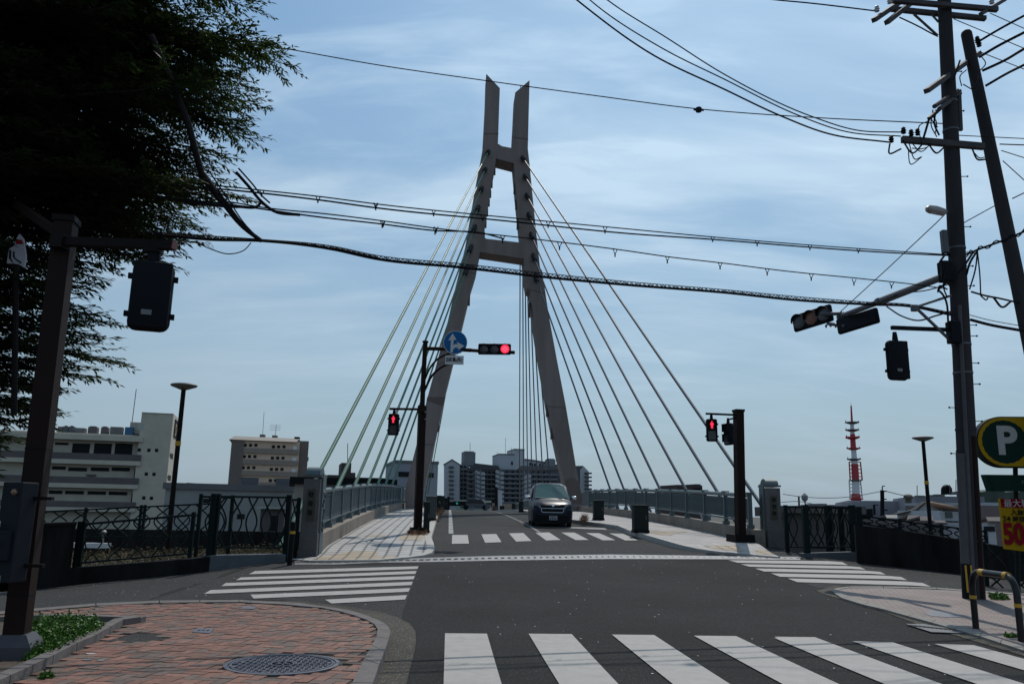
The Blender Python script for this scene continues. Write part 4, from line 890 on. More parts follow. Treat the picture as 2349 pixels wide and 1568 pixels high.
mb = MB(); mb.rbox(P(*Z7(1390, 450), DU - .15), (.22, .2, .40), .02); mb.build('junction_box', M_BLACK, rU)
# street light on the pole
la, lb_ = P(*Z7(1275, 55), DU - .9), P(*Z7(1390, 75), DU - .1)
rl = thing('pole_lamp', lb_, 'small slim lamp sticking out from the big concrete utility pole', 'lamp')
mb = MB(); m_ = la.lerp(lb_, .5); mb.tube([la, la.lerp(lb_, .1), m_, lb_.lerp(la, .08), lb_], [.03, .075, .085, .06, .035], 10); mb.build('lamp_body', mat('lamp_grey', (.25, .24, .24), .5), rl, smooth=True)
mb = MB(); mb.tube([la.lerp(lb_, .12) - Vector((0, 0, .03)), la.lerp(lb_, .8) - Vector((0, 0, .04))], .055, 10); mb.build('lens', mat('lamp_lens', (.32, .30, .28), .3), rl, smooth=True)
# leaning strut pole behind
DS = 15.6
s_t = P(2216, 78, DS); s_b = P(2480, 1330, DS); s_b = P(2216 + (2353 - 2216) * (1330 - 78) / (740 - 78), 1330, DS)
mb = MB(); mb.tube([s_b.lerp(s_t, k / 10) for k in range(11)], [.17 + (.11 - .17) * k / 10 for k in range(11)], 18); mb.tube([s_t, s_t + Vector((-.01, 0, .05)), s_t + Vector((-.015, 0, .08))], [.11, .09, .04], 18)
sp_ = single(mb, 'strut_pole', M_UCON, 'leaning round strut pole propping the big utility pole, at the right edge', 'utility pole', loc=s_b, smooth=True)
# traffic signals on the long arm of the pole
rA = thing('traffic_light', P(*Z7(1375, 480), DU - .2), 'long slanting grey arm with two unlit horizontal traffic lights, fixed to the big utility pole', 'traffic light')
aw = P(*Z7(1375, 480), DU - .2); am = P(*Z7(980, 635), DU + 2.2); ae = P(*Z7(720, 735), DU + 4.2)
mb = MB(); mb.tube([aw, am], [.07, .085], 12); mb.tube([am, ae], .065, 12); mb.rbox(am, (.2, .16, .13), .02); mb.build('arm', M_STEEL, rA, smooth=True)
car_signal(rA, P(*Z7(555, 742), DU + 4.7), 1.08, .44, (-.78, -.62, 0), lit=None, tilt=.12)
n2 = Vector((1, .6, 0)); c2 = P(*Z7(838, 760), DU + 3.6); R2 = facing((-.80, -.60, 0)) @ Matrix.Rotation(.12, 3, 'Z')
mb = MB(); mb.rbox(c2, (1.05, .38, .12), .05, R2, 3); o_ = mb.build('signal_housing', M_HOUS, rA, smooth=True)
mb = MB(); mb.box(c2 + R2 @ Vector((0, 0, .064)), (.95, .30, .01), R2); mb.build('back_plate', M_GBOX, o_)
mb = MB()
for (x, y, r) in ((640, 790, .03), (668, 785, .035), (700, 790, .03), (735, 710, .04), (750, 712, .03), (720, 745, .05)): mb.lathe(P(*Z7(x, y), DU + 4.1), [(r * .6, -.04), (r, 0), (r * .5, .04)], 8)
mb.tube([P(*Z7(610, 715), DU + 4.3), P(*Z7(730, 712), DU + 4)], .045, 8); mb.tube([P(*Z7(650, 775), DU + 4.3), P(*Z7(760, 790), DU + 3.8)], .04, 8); mb.build('clamp', M_STEEL, rA, smooth=True)
# pedestrian signal seen from behind
rB = thing('pedestrian_signal', P(*Z7(1430, 810), DU - .15), 'dark pedestrian light seen from behind, hanging from a bracket on the big utility pole', 'pedestrian signal')
mb = MB(); mb.bar(P(*Z7(1050, 800), DU - .4), P(*Z7(1435, 815), DU - .15), .06, .07); mb.rbox(P(*Z7(1440, 830), DU - .15), (.2, .2, .42), .02); mb.build('bracket_arm', M_HOUS, rB)
ped_signal(rB, P(*Z7(1083, 1006), DU - .4), .39, .745, (-.1, 1, 0), back=True)
# ================================================================== OVERHEAD CABLES
DW = 15.51
def dwx(x): return 11.0 + (x - 600) * 4.0 / 1570      # the street cables come nearer towards the left
def PW(p): return P(p[0], p[1], dwx(p[0]) if p[2] == DW else p[2])
def wire(label, pts, r, name='overhead_cable', group='overhead cables', k=10, extra=None, cat='cable'):
    mb = MB(); ps = spline([PW(p) for p in pts], k); mb.tube(ps, r, 6)
    if extra: extra(mb, ps)
    c = ps[len(ps) // 2]; return tag(mb.build(name, M_WIRE, None, loc=c), label, cat)
o = wire('single thin cable crossing in front of the top of the bridge tower', [(540, 94, 16), (630, 108, 16), (870, 150, 16), (1115, 185.5, 16), (1360, 219, 16), (1600, 250, 16), (1870, 270, 15.5), (2170, 284, DU)], .011)
p_ = P(1602, 252, 16); mb = MB(); mb.lathe(p_, [(.02, -.06), (.06, -.045), (.075, 0), (.06, .045), (.02, .06)], 14); mb.tube([p_ - Vector((.11, 0, 0)), p_ + Vector((.11, 0, -.01))], .02, 6); q = mb.build('marker_ball', M_GBOX, o, smooth=True)
W3 = [[(500, -900, 13), (1250, -60, 14), (1322, 0, 14), (1500, 128, 14.2), (1660, Z9(0, 560)[1], 14.4), (*Z9(350, 725), 14.6), (*Z9(700, 850), DU), (*Z9(1040, 893), DU)],
      [(560, -900, 13), (1290, -60, 14), (1352, 0, 14.1), (1520, 112, 14.3), (1660, Z9(0, 497)[1], 14.5), (*Z9(480, 730), 14.7), (*Z9(800, 833), DU), (*Z9(1110, 855), DU)],
      [(620, -900, 13), (1320, -60, 14), (1392, 0, 14.2), (1530, 88, 14.4), (1660, Z9(0, 466)[1], 14.6), (*Z9(560, 735), 14.8), (*Z9(850, 820), DU), (*Z9(1120, 830), DU)]]
for pts, lb, r in zip(W3, ('lowest of the three cables sagging from the top edge to the lower crossarm', 'middle one of the three cables sagging from the top edge to the lower crossarm', 'uppermost of the three cables sagging from the top edge to the lower crossarm'), (.016, .012, .012)): wire(lb, pts, r)
wire('short cable at the top edge running to the left end of the top crossarm', [(200, -300, 14), (1700, -10, 15), (1776, 0, 15), (1850, 7, 15), (*Z9(950, 70), DU)], .014)
def hangers(xs, ys, drop, Dd, V=True):
    def f(mb, ps):
        pass
    return f
def pair(label, top, low, r1_, r2_, hang, Dd):
    mb = MB(); a = spline([PW(p) for p in top], 8); b = spline([PW(p) for p in low], 8)
    mb.tube(a, r1_, 6); mb.tube(b, r2_, 6)
    for (x, y, h) in hang:
        Dd = dwx(x); p = P(x, y, Dd); d = P(x, y + h, Dd); mb.tube([P(x - 4, y, Dd), d, P(x + 5, y + .5, Dd)], .009, 5); mb.tube([p.lerp(d, .6), d - Vector((0, 0, .03))], .012, 5)
    c = a[len(a) // 2]; return tag(mb.build('overhead_cable', M_WIRE, None, loc=c), label, 'cable')
def z1l(lst): return [(*Z1(*p), DW) for p in lst]
pair('upper pair of hanging cables that crosses the bridge tower between its two crossbeams', [(380, 412, DW), (497, 425.5, DW), (742, 452, DW), *z1l([(0, 985), (900, 1078), (1742, 1158)]), (1634, 543.5, DW), (1857, 562, DW), (1968, 570, DW), (2070, 577, DW), (2175, 584, DU)], [(380, 424, DW), (497, 433, DW), (742, 460, DW), *z1l([(0, 1012), (900, 1103), (1742, 1190)]), (1634, 549, DW), (1857, 567, DW), (1968, 575, DW), (2070, 581, DW), (2175, 586, DU)], .010, .013,
     [(600, 438, 9), (729, 452, 9), (861, 465, 9), (*Z1(5, 985), 10), (*Z1(408, 1028), 10), (*Z1(750, 1066), 9), (*Z1(1206, 1110), 10), (*Z1(1602, 1146), 11), (1634, 543, 8), (1736, 552, 9), (1857, 562, 8), (1968, 569, 8)], DW)
pair('lower pair of hanging cables with loops that crosses the tower at its lower crossbeam', [(360, 442, DW), (500, 459, DW), (620, 478, DW), (742, 490, DW), *z1l([(0, 1097), (500, 1165), (1000, 1218), (1742, 1310)]), (1530, 588.5, DW), (1651, 602.5, DW), (*Z7(400, 447), DW), (*Z7(830, 490), DW), (*Z7(1200, 530), DW), (2170, 662, DU)], [(360, 452, DW), (500, 466, DW), (742, 499, DW), *z1l([(0, 1120), (400, 1170), (1000, 1180)])[:2], (*Z1(760, 1192), DW), (*Z1(900, 1230), DW)], .010, .012,
     [(879, 506, 10), (1000, 520, 10), (*Z1(50, 1103), 12), (*Z1(418, 1150), 12), (*Z1(888, 1206), 14), (*Z1(1285, 1255), 13), (*Z1(1672, 1300), 14), (1530, 588, 12), (1651, 602, 12), (1759, 616, 12), (1860, 628, 12), (1958, 640, 11), (2044, 648, 10)], DW)
mb = MB()
A = spline([PW(p) for p in [(350, 537, DW), (480, 549, DW), (600, 552, DW), (760, 571, DW), *z1l([(0, 1366), (600, 1428), (1200, 1497), (1742, 1548)]), (*Z7(0, 580), DW), (*Z7(450, 627), DW), (*Z7(900, 655), DW), (*Z7(1200, 672), DU), (*Z7(1420, 720), DU)]], 8)
B = spline([PW(p) for p in [(350, 532, DW), (480, 541, DW), (600, 549, DW), (760, 564, DW), *z1l([(0, 1342), (600, 1402), (1200, 1470), (1742, 1525)]), (*Z7(0, 562), DW), (*Z7(450, 605), DW), (*Z7(900, 640), DW), (*Z7(1200, 660), DU), (*Z7(1420, 705), DU)]], 8)
mb.tube(A, .022, 8); mb.tube(B, .007, 5)
for i in range(0, len(A) * 3 - 4):
    t = i / 3.0; j = int(t); f_ = t - j
    if j >= len(A) - 1 or j >= len(B) - 1: break
    p = A[j].lerp(A[j + 1], f_); q = B[j].lerp(B[j + 1], f_); o2 = Vector((.09, 0, 0))
    mb.tube([p - o2, q.lerp(p, -.1 if i % 3 else .2), p + o2], .006, 4)
tag(mb.build('overhead_cable', M_WIRE, None, loc=A[len(A) // 2]), 'thick dark cable bundle wound with a spiral, lowest of the cables crossing the bridge tower', 'cable')
# thick branch cables on the left and the pipe guard
wire('thick twisted cables dropping steeply from the tree into the lowest bundle', [(*QA(1250, 1100), DW), (*QA(1400, 1280), DW), (*QA(1520, 1420), DW), (600, 553, DW)], .03, extra=lambda mb, ps: (mb.tube([p + Vector((.07, 0, .03)) * (1 - i / (len(ps) - 1)) for i, p in enumerate(ps)], .018, 6), mb.tube([p + Vector((.11, 0, .09)) * (1 - i / (len(ps) - 1)) for i, p in enumerate(ps)], .010, 6)))
mb = MB(); mb.tube([P(*QA(950, 280), 13), P(*QA(1170, 620), 13.6), P(*QA(1380, 1265), 15) if False else P(*QA(1300, 900), 14.2), P(*QA(1375, 1250), 15)], .07, 12)
mb = MB(); mb.tube([P(345, 80, 9.4), P(392, 185, 9.8), P(432, 285, 10.0), P(*QA(1260, 1080), 10.3), P(*QA(1390, 1262), 10.9)], [.045] * 5, 12)
single(mb, 'cable_guard', mat('dark_guard_pipe', (.020, .018, .020), .7, spec=.15), 'dark pipe-like cable guard running steeply down through the tree branches', 'cable guard', smooth=True)
wire('steep thin cable strand leaving the tree tip and bending into the lower pair', [(*QA(1480, 1080), DW), (*QA(1560, 1170), DW), (*QA(1640, 1265), DW), (*QA(1720, 1325), DW), (*QA(1882, 1348), DW)], .022, extra=lambda mb, ps: mb.tube([p + Vector((.03, 0, .06)) for p in ps[:26]], .012, 6))
wire('short dark cable emerging level from the tree and meeting the steep strand', [(*QA(1000, 1235), DW), (*QA(1220, 1272), DW), (*QA(1500, 1297), DW), (*QA(1620, 1290), DW), (*QA(1640, 1260), DW)], .022)
wire('thin slack loop of wire hanging under the lowest cable bundle on the left', [(*QA(1230, 1520), DW), (*QA(1330, 1565), DW), (*QB(1430, 338), DW), (*QB(1530, 315), DW), (*QB(1575, 268), DW)], .008)
# guy wires and cables on the right
wire('straight guy wire from the slim lamp down to the two unlit traffic lights', [(*Z7(725, 705), DU + 4.1), (*Z7(1330, 145), DU + .4), (*Z7(1390, 85), DU - .1)], .010, k=2)
wire('slack cable drooping between the slanting signal arm and the utility pole', [(*Z7(1020, 668), DU + .6), (*Z7(1120, 730), DU + .4), (*Z7(1220, 755), DU + .2), (*Z7(1330, 725), DU), (*Z7(1420, 700), DU - .1)], .016)
wire('cable under the slanting signal arm running to the utility pole', [(*Z7(950, 655), DU + 2), (*Z7(1100, 590), DU + 1.3), (*Z7(1260, 568), DU + .6), (*Z7(1420, 525), DU - .2)], .012)
RW = [((1500, 145), (1700, 35), 'thin wire from the utility pole up to the strut pole, level with the slim lamp', .010, Z7), ((1510, 345), (1760, 250), 'thick cable bundle from the utility pole rising past the strut pole to the right edge', .03, Z7)]
wire(RW[0][2], [(*Z7(1500, 145), DU), (*Z7(1700, 35), DU + .3)], .010, k=2)
wire(RW[1][2], [(*Z7(1400, 340), DU), (*Z7(1510, 342), DU), (*Z7(1600, 308), DU), (*Z7(1760, 250), DU - .2), (*Z7(1900, 190), DU - .4)], .022, extra=lambda mb, ps: (mb.tube([p + Vector((0, 0, .05 * math.sin(i))) for i, p in enumerate(ps)], .014, 5)))
wire('cable with hanging loop from the pole clamp down to the strut pole', [(*Z7(1550, 575), DU), (*Z7(1620, 595), DU), (*Z7(1720, 615), DU + .2), (*Z7(1850, 645), DU + .5)], .018)
wire('thick cable leaving the pole to the lower right edge below the strut pole', [(*Z7(1545, 750), DU), (*Z7(1650, 778), DU), (*Z7(1882, 822), DU), (*Z7(2050, 860), DU)], .028, extra=lambda mb, ps: mb.tube([p + Vector((0, 0, .09)) for p in ps], .008, 5))
for (a, b, c, r, lb) in [((1600, 260), (1700, 200), (1882, 100), .022, 'uppermost of the thick cables fanning from the strut pole to the right edge'), ((1600, 360), (1700, 300), (1882, 205), .026, 'second thick cable fanning from the strut pole to the right edge'),
                     ((1620, 445), (1750, 385), (1882, 308), .026, 'third thick cable fanning from the strut pole to the right edge'), ((1640, 540), (1760, 470), (1882, 408), .024, 'lowest of the thick cables fanning from the strut pole to the right edge')]:
    wire(lb, [(*Z9(*a), DU - .2), (*Z9(*b), DU - .5), (*Z9(*c), DU - 1), (*Z9(c[0] + 200, c[1] - 105), DU - 1.5), (*Z9(c[0] + 1800, c[1] - 900), DU - 4)], r)
for (a, b, r, lb) in [((1440, 120), (1882, 305), .009, 'thin wire slanting down right from the top crossarm behind the strut pole'), ((1670, 85), (1882, 180), .009, 'thin wire slanting down from the right end of the top crossarm'), ((1600, 325), (1882, 435), .009, 'thin wire slanting down right from the strut pole top'),
                      ((1475, 850), (1882, 870), .009, 'level thin wire right of the pole just above the lower crossarm'), ((1730, 905), (1882, 910), .012, 'level dark wire at the right edge beside the strut pole'), ((1750, 1010), (1882, 1130), .010, 'steep wire sloping down to the right edge from the strut pole'), ((1740, 945), (1882, 990), .009, 'thin wire sloping gently to the right edge under the level dark wire'), ((1810, 1245), (1882, 1210), .012, 'short wire from the strut pole to the right edge at its middle')]:
    dx_ = b[0] - a[0]; wire(lb, [(*Z9(*a), DU), (*Z9(*b), DU + .5), (*Z9(b[0] + dx_ * 4, b[1] + (b[1] - a[1]) * 4), DU + 3)], r, k=2)
wire('dark jointed cable hanging between the top crossarm and the pole', [(*Z9(1100, 110), DU - .2), (*Z9(1235, 175), DU - .2), (*Z9(1280, 200), DU - .2), (*Z9(1340, 230), DU)], .014, k=4)
# ================================================================== FENCES AND WALLS BESIDE THE BRIDGE
def vfence(label, a, b, zt0, zt1, zb0, zb1, unit, posts, r=.018, post_w=.07, m=M_DG, amp=.42, post_drop=.1, name='ramp_fence', postt=.06):
    """panel fence: top and bottom rails with crossing curved bars; a,b = XY ends"""
    a = Vector((a[0], a[1], 0)); b = Vector((b[0], b[1], 0)); Ln = (b - a).length; u = (b - a) / Ln
    root = thing(name, Vector((a.x, a.y, zb0)), label, 'fence')
    pt = lambda s, t: a + u * s + Vector((0, 0, (zb0 + (zb1 - zb0) * s / Ln) * (1 - t) + (zt0 + (zt1 - zt0) * s / Ln) * t))
    mb = MB(); mb.bar(pt(0, 1), pt(Ln, 1), .06, .045); mb.build('top_rail', m, root)
    mb = MB(); mb.bar(pt(0, 0), pt(Ln, 0), .045, .035); mb.build('bottom_rail', m, root)
    n = max(1, round(Ln / unit)); w_ = Ln / n; mb = MB()
    for k in range(n):
        for sg_ in (-1, 1):
            ps = []
            for j in range(15):
                t = j / 14; s = (k + .5) * w_ + sg_ * w_ * (amp * math.sin(math.pi * (t - .2) / .6) if .2 <= t <= .8 else -amp * 1.0 * math.sin(math.pi * (((.2 - t) if t < .2 else (t - .8)) / .6)))
                ps.append(pt(min(Ln, max(0, s)), t))
            mb.tube(ps, r, 6, cap=False)
    mb.build('curved_bars', m, root, smooth=True)
    for s in posts:
        mb = MB(); p0 = pt(Ln * s, 0) - Vector((0, 0, post_drop)); p1 = pt(Ln * s, 1) + Vector((0, 0, postt)); mb.bar(p0, p1, post_w, post_w, up=Vector((0, 1, 0))); mb.build('post', m, root)
    return root
def fpx(label, tl, tr, bl_, br_, Da, Db, unit, posts, **k):
    A = P(*tl, Da); B = P(*tr, Db); a = P(*bl_, Da); b = P(*br_, Db)
    return vfence(label, (A.x, A.y), (B.x, B.y), A.z, B.z, a.z, b.z, unit, posts, **k)
def wallpx(label, bot, tops, th, m, name='retaining_wall', cap=None):
    """wall standing on the ground line bot (px), with its top at picture heights tops"""
    mb = MB(); q = gp(bot); pts = []
    for g, (x, y) in zip(q, tops): pts.append((g, P(x, y, g.y)))
    for (g0, t0), (g1, t1) in zip(pts[:-1], pts[1:]):
        d = Vector((g1.x - g0.x, g1.y - g0.y, 0)).normalized(); nn_ = Vector((-d.y, d.x, 0)) * th
        if nn_.y < 0: nn_ = -nn_
        z = Vector((0, 0, 1)); B0 = Vector((g0.x, g0.y, g0.z - .6)); B1 = Vector((g1.x, g1.y, g1.z - .6)); T0 = Vector((g0.x, g0.y, t0.z)); T1 = Vector((g1.x, g1.y, t1.z))
        mb.hexa([B0, B1, B1 + nn_, B0 + nn_, T0, T1, T1 + nn_, T0 + nn_])
        if cap:
            e = nn_.normalized() * .03; mb.hexa([T0 - e + z * .002, T1 - e + z * .002, T1 + nn_ + e + z * .002, T0 + nn_ + e + z * .002, T0 - e + z * .06, T1 - e + z * .06, T1 + nn_ + e + z * .06, T0 + nn_ + e + z * .06])
    return single(mb, name, m, label, 'wall')
# left side
wallpx('tall dark ribbed concrete wall end just right of the close brown pole', [(78, 1351), (157, 1342)], [(78, 1206), (160, 1203)], .35, M_CONC, cap=True)
wallpx('low black-stained retaining wall under the sloping green fence, left of the bridge', [(146, 1343), (219, 1335), (350, 1324), (479, 1310)], [(146, 1303), (219, 1297), (350, 1287), (479, 1277)], .3, M_CONC)
gl_ = G(479, 1308); gr_ = G(654, 1287); Dl_, Dr_ = gl_.y + .05, gr_.y + .05
wallpx('blue-grey painted concrete plinth below the tall green fence panel, left of the bridge', [(479, 1309), (654, 1288)], [(479, 1273), (658, 1270)], .30, M_CONCB)
gA = G(170, 1341); gB = G(440, 1314)
fpx('low sloping green fence of crossing curved bars on the black-stained wall, left', Q3(528, 565), Q3(1215, 507), Q3(500, 808), Q3(1180, 747), gA.y + .2, gB.y + .2, .40, [-.035, 0, 1.0], post_drop=.12, r=.014, amp=.36)
fpx('long green curved-bar fence sloping down behind the low one, left', Q3(180, 492), Q3(1335, 436), Q3(180, 650), Q3(1335, 640), 24, 25.2, .55, [.0, .30, .60, .62, 1.0], r=.022, amp=.40)
fpx('tall green fence panel of curved bars between two posts, next to the left bridge pillar', Q3(1345, 392), Q3(1815, 398), Q3(1335, 712), Q3(1800, 712), Dl_, Dr_, .40, [0, .045, 1.0], post_w=.11, post_drop=.35, amp=.36)
fpx('green fence panel standing a little behind the tall one, left of the bridge pillar', Q3(1262, 392), Q3(1460, 400), Q3(1245, 715), Q3(1440, 712), Dl_ + 1.2, Dl_ + 1.3, .5, [0, .5, 1.0], post_w=.07, post_drop=.2, amp=.3)
fpx('short green fence piece closing the gap beside the left bridge pillar', Q3(1830, 412), Q3(1875, 415), Q3(1815, 700), Q3(1862, 745), Dr_ + .5, Dr_ + .9, .3, [1.0], post_w=.08)
gb_ = G(*Q3(1815, 823)); mb = MB(); tb = P(*Q3(1830, 560), gb_.y); tb.x = gb_.x + .02
rb = thing('short_post', gb_, 'short black post with a small orange reflector beside the left bridge pillar', 'post')
mb.tube([gb_, tb], .055, 14); mb.lathe(tb, [(.055, 0), (.05, .03), (.02, .05)], 14); mb.build('post_shaft', M_BLACK, rb, smooth=True)
mb = MB(); c_ = P(*Q3(1832, 617), gb_.y); mb.tube([Vector((gb_.x + .015, gb_.y, c_.z - .03)), Vector((gb_.x + .015, gb_.y, c_.z + .03))], .061, 14); mb.build('reflector_band', M_YEL, rb)
# grass bank between the fences and the low ground
M_GRASS = mat('dry_grass_bank', (.055, .042, .022), .95, var=.5, vscale=4, bump=.8, bscale=18, col2=(.065, .06, .025))
def bank(x, y): return -.12 - max(0, (y - 31)) * .12 - max(0, (-9 - x)) * .05
patch('grass_bank', [(-26, 19.5), (-6.6, 19.2), (-6.0, 20.2), (-6.6, 27), (-8, 34), (-40, 36), (-60, 26)], 0, M_GRASS, step=1.2, zf=bank)
mb = MB(); a = P(*Q3(425, 695), 28); b = P(*Q3(680, 700), 27.6); mb.bar(a, b, .25, .16)
lw_ = single(mb, 'low_wall', M_WHITE, 'pale low parapet block seen through the low green fence, left', 'wall')
mb = MB(); p0 = P(*Q3(640, 700), 27.6); p1 = P(*Q3(648, 622), 27.6); mb.tube([p0, p1], .04, 8); mb.lathe(p1, [(.03, -.03), (.10, 0), (.11, .05), (.05, .11)], 12)
single(mb, 'garden_lamp', M_BACK, 'small grey post with a round bright head on the pale parapet block', 'lamp', smooth=True)
zt_ = P(*Q3(900, 600), 35).z; mb = MB(); mb.hexa([Vector((x, y, z)) for z in (-3.6, zt_) for (x, y) in ((-34, 33), (-8.2, 36), (-8.2, 36.4), (-34, 33.4))]); single(mb, 'river_wall', M_CONC, 'long dark river wall behind the left fences', 'wall')
# right side
D1 = G(*Z6(500, 750)).y; D2 = G(*Z6(850, 745)).y
wallpx('dark wall sloping down to the right behind the right-hand crossing', [(1966, 1291), (2080, 1302), (2212, 1316), (2300, 1325), (2420, 1338)], [(1966, 1203), (2080, 1216), (2212, 1237), (2300, 1250), (2420, 1272)], .35, M_CONC)
wallpx('low dark kerb wall in front of the green gate, right of the bridge', [Z6(500, 772), Z6(860, 790)], [Z6(500, 748), Z6(860, 738)], .25, M_CONCB)
Dg = G(*Z6(500, 770)).y + .1
fpx('green fence panel between two posts beside the right-hand bridge pillar', Z6(505, 458), Z6(800, 460), Z6(505, 705), Z6(800, 708), Dg, Dg + .3, .42, [0, 1.0], post_w=.15, post_drop=.30, amp=.3)
fpx('narrow green fence panel behind the gate posts, nearest the right-hand bridge pillar', Z6(385, 458), Z6(640, 462), Z6(395, 708), Z6(640, 715), Dg + 1.3, Dg + 1.6, .45, [0, .45, 1.0], post_w=.10, post_drop=.2, amp=.3)
fpx('green fence panel running back at the right end of the gate, against the dark wall', Z6(655, 462), Z6(845, 470), Z6(660, 712), Z6(850, 735), Dg + 2.0, Dg + .8, .4, [0, .4, 1.0], post_w=.12, post_drop=.2, amp=.3)
gw = gp([(1966, 1291), (2212, 1316)]); 
fpx('long green fence on top of the dark sloping wall, right', Z6(845, 512), Z6(1640, 612), Z6(845, 560), Z6(1640, 690), gw[0].y + 2.2, gw[1].y + 2.2, .42, [0, .33, .66, 1.0], r=.02)
fpx('dark green curved-bar fence behind the black and yellow barrier', (2250, 1247), (2420, 1273), (2262, 1350), (2420, 1372), 18.0, 17.2, .40, [0, .62, 1.0], post_drop=.15, post_w=.12, r=.02)
pm = gp([Z6(1655, 1010), Z6(1800, 1040)]); 
# barrier
b0 = G(2238, 1440, .03); b1 = G(2343, 1470, .03); hz = P(2238, 1305, b0.y).z - b0.z
rg = thing('barrier', b0, 'black tubular barrier with yellow bands standing at the right-hand kerb', 'barrier')
d_ = (b1 - b0); d_.z = 0; z_ = Vector((0, 0, 1)); ps = [b0, b0 + z_ * (hz - .24)]
for k in range(1, 7):
    a = math.pi / 2 * k / 6; ps.append(b0 + z_ * (hz - .24 + .22 * math.sin(a)) + d_.normalized() * (.22 * (1 - math.cos(a))))
for k in range(0, 7):
    a = math.pi / 2 * k / 6; ps.append(b0 + d_ + z_ * (hz - .24 + .22 * math.cos(a)) - d_.normalized() * (.22 * (1 - math.sin(a))))
ps.append(b0 + d_); ps[-1].z = b1.z
mb = MB(); mb.tube(ps, .042, 16); fr = mb.build('frame', mat('glossy_black_paint', (.008, .008, .010), .35, spec=.35), rg, smooth=True)
def band(p, q): mb = MB(); mb.tube([p, q], .0445, 16); mb.build('yellow_band', M_YEL, rg, smooth=True)
band(b0 + z_ * hz * .50, b0 + z_ * hz * .56); band(b0 + d_ + z_ * (hz * .50 - .0), b0 + d_ + z_ * hz * .56); pa, pc = ps[7], ps[8]
band(pa.lerp(pc, .02), pa.lerp(pc, .22)); band(pa.lerp(pc, .98), pa.lerp(pc, 1.0) + (pc - pa) * .12)
# ---- parking sign
DP = 16.0
def PP(x, y, o=0.0): return P(*QP(x, y), DP + o)
rP = thing('parking_sign', P(2332, 1330, DP), 'round-ended yellow and dark green parking sign with a white P on a pole, right edge', 'sign')
nP = Vector((-.12, -1, 0)).normalized(); RP = facing(nP)
u_ = RP @ Vector((1, 0, 0)); c0 = PP(570, 330); top = PP(570, 68); rad = (top - c0).length
def stad(r, L2, o): 
    pts = []
    for k in range(25):
        a = math.pi / 2 + math.pi * k / 24; pts.append(c0 + RP @ Vector((math.cos(a) * r, math.sin(a) * r, o)))
    for k in range(25):
        a = -math.pi / 2 + math.pi * k / 24; pts.append(c0 + RP @ Vector((L2 + math.cos(a) * r, math.sin(a) * r, o)))
    return pts
mb = MB(); mb.prism(stad(rad, .95, -.24), nP * .24); mb.build('box', M_DG, rP)
mb = MB(); mb.prism(stad(rad * .955, .95, .002), nP * .006); fc2 = mb.build('face', M_YELS, rP)
mb = MB(); pts = []
for k in range(120):
    a = 2 * math.pi * k / 120; r = rad * (.83 + .022 * abs(math.sin(a * 11))); pts.append(c0 + RP @ Vector((.02 + math.cos(a) * r, math.sin(a) * r, .010)))
mb.prism(pts, nP * .004); mb.build('green_disc', M_PGREEN, fc2)
text_mesh('letter', 'P', rad * 1.52, RP, c0 + RP @ Vector((.05, .0, .016)), mat('sign_letter_white', (.34, .34, .34), .5), fc2, bold=rad * .055, xs=.98)
mb = MB(); mb.box(c0 + RP @ Vector((.85, .15, .012)), (.5, .01, .25), RP @ Matrix.Rotation(0, 3, 'X')); 
mb = MB(); mb.tube([P(2328, 1070, DP + .5), P(2336, 1420, DP + .5)], .045, 12); mb.build('pole', M_DG, rP, smooth=True)
q = [PP(370, 672), PP(430, 845), PP(1300, 850), PP(1360, 680)]; mb = MB(); mb.prism(q, Vector((0, .14, 0))); mb.prism([p + nP * .004 for p in [q[0].lerp(q[2], .04), q[1].lerp(q[2], .05), q[2].lerp(q[1], .03), q[3].lerp(q[0], .03)]], nP * .004); np_ = mb.build('name_board', M_PGREEN, rP)
text_mesh('lettering', '三井の', .08, RP, PP(775, 755) + nP * .012, mat('faint_lettering', (.05, .10, .085), .5), np_, bold=.001, align='CENTER')
DPB = 16.2
bq = [P(2292, 1142, DPB), P(2309, 1261, DPB), P(2440, 1275, DPB), P(2432, 1150, DPB)]; bq[1] = P(2305, 1258, DPB)
rQ = thing('price_board', P(2335, 1275, DPB), 'yellow parking price board with red band and red figures below the round parking sign', 'sign')
RQ = facing((-.12, -1, 0)); 
mb = MB(); mb.prism(bq, Vector((0, .06, 0))); mb.build('board', M_YELS, rQ)
w1 = P(*QP(540, 925), DPB - .01); w2 = P(*QP(552, 1015), DPB - .01); w3 = P(*QP(1000, 1030), DPB - .01); w4 = P(*QP(990, 930), DPB - .01)
mb = MB(); mb.prism([w1, w2, w3, w4], Vector((0, .008, 0))); mb.build('red_band', M_SRED, rQ)
oq = Vector((0, -.016, 0))
ml = mat('board_lettering_pale', (.42, .40, .42), .5)
text_mesh('lettering', '最大料金', .165, Matrix.Rotation(math.radians(-1.1), 3, 'Y') @ RQ, P(*QP(565, 978), DPB) + oq, ml, rQ, bold=.001, align='LEFT', xs=.98)
text_mesh('lettering', '入庫後', .125, RQ, P(*QP(640, 1068), DPB) + oq, M_BLACK, rQ, bold=.002, align='LEFT')
text_mesh('lettering', '24', .15, RQ, P(*QP(555, 1135), DPB) + oq, M_BLACK, rQ, bold=.002, align='LEFT')
text_mesh('lettering', '時間', .125, RQ, P(*QP(660, 1142), DPB) + oq, M_BLACK, rQ, bold=.002, align='LEFT')
text_mesh('lettering', '500', .55, RQ, P(*QP(562, 1300), DPB) + oq, M_SRED, rQ, bold=.022, align='LEFT', xs=.72)
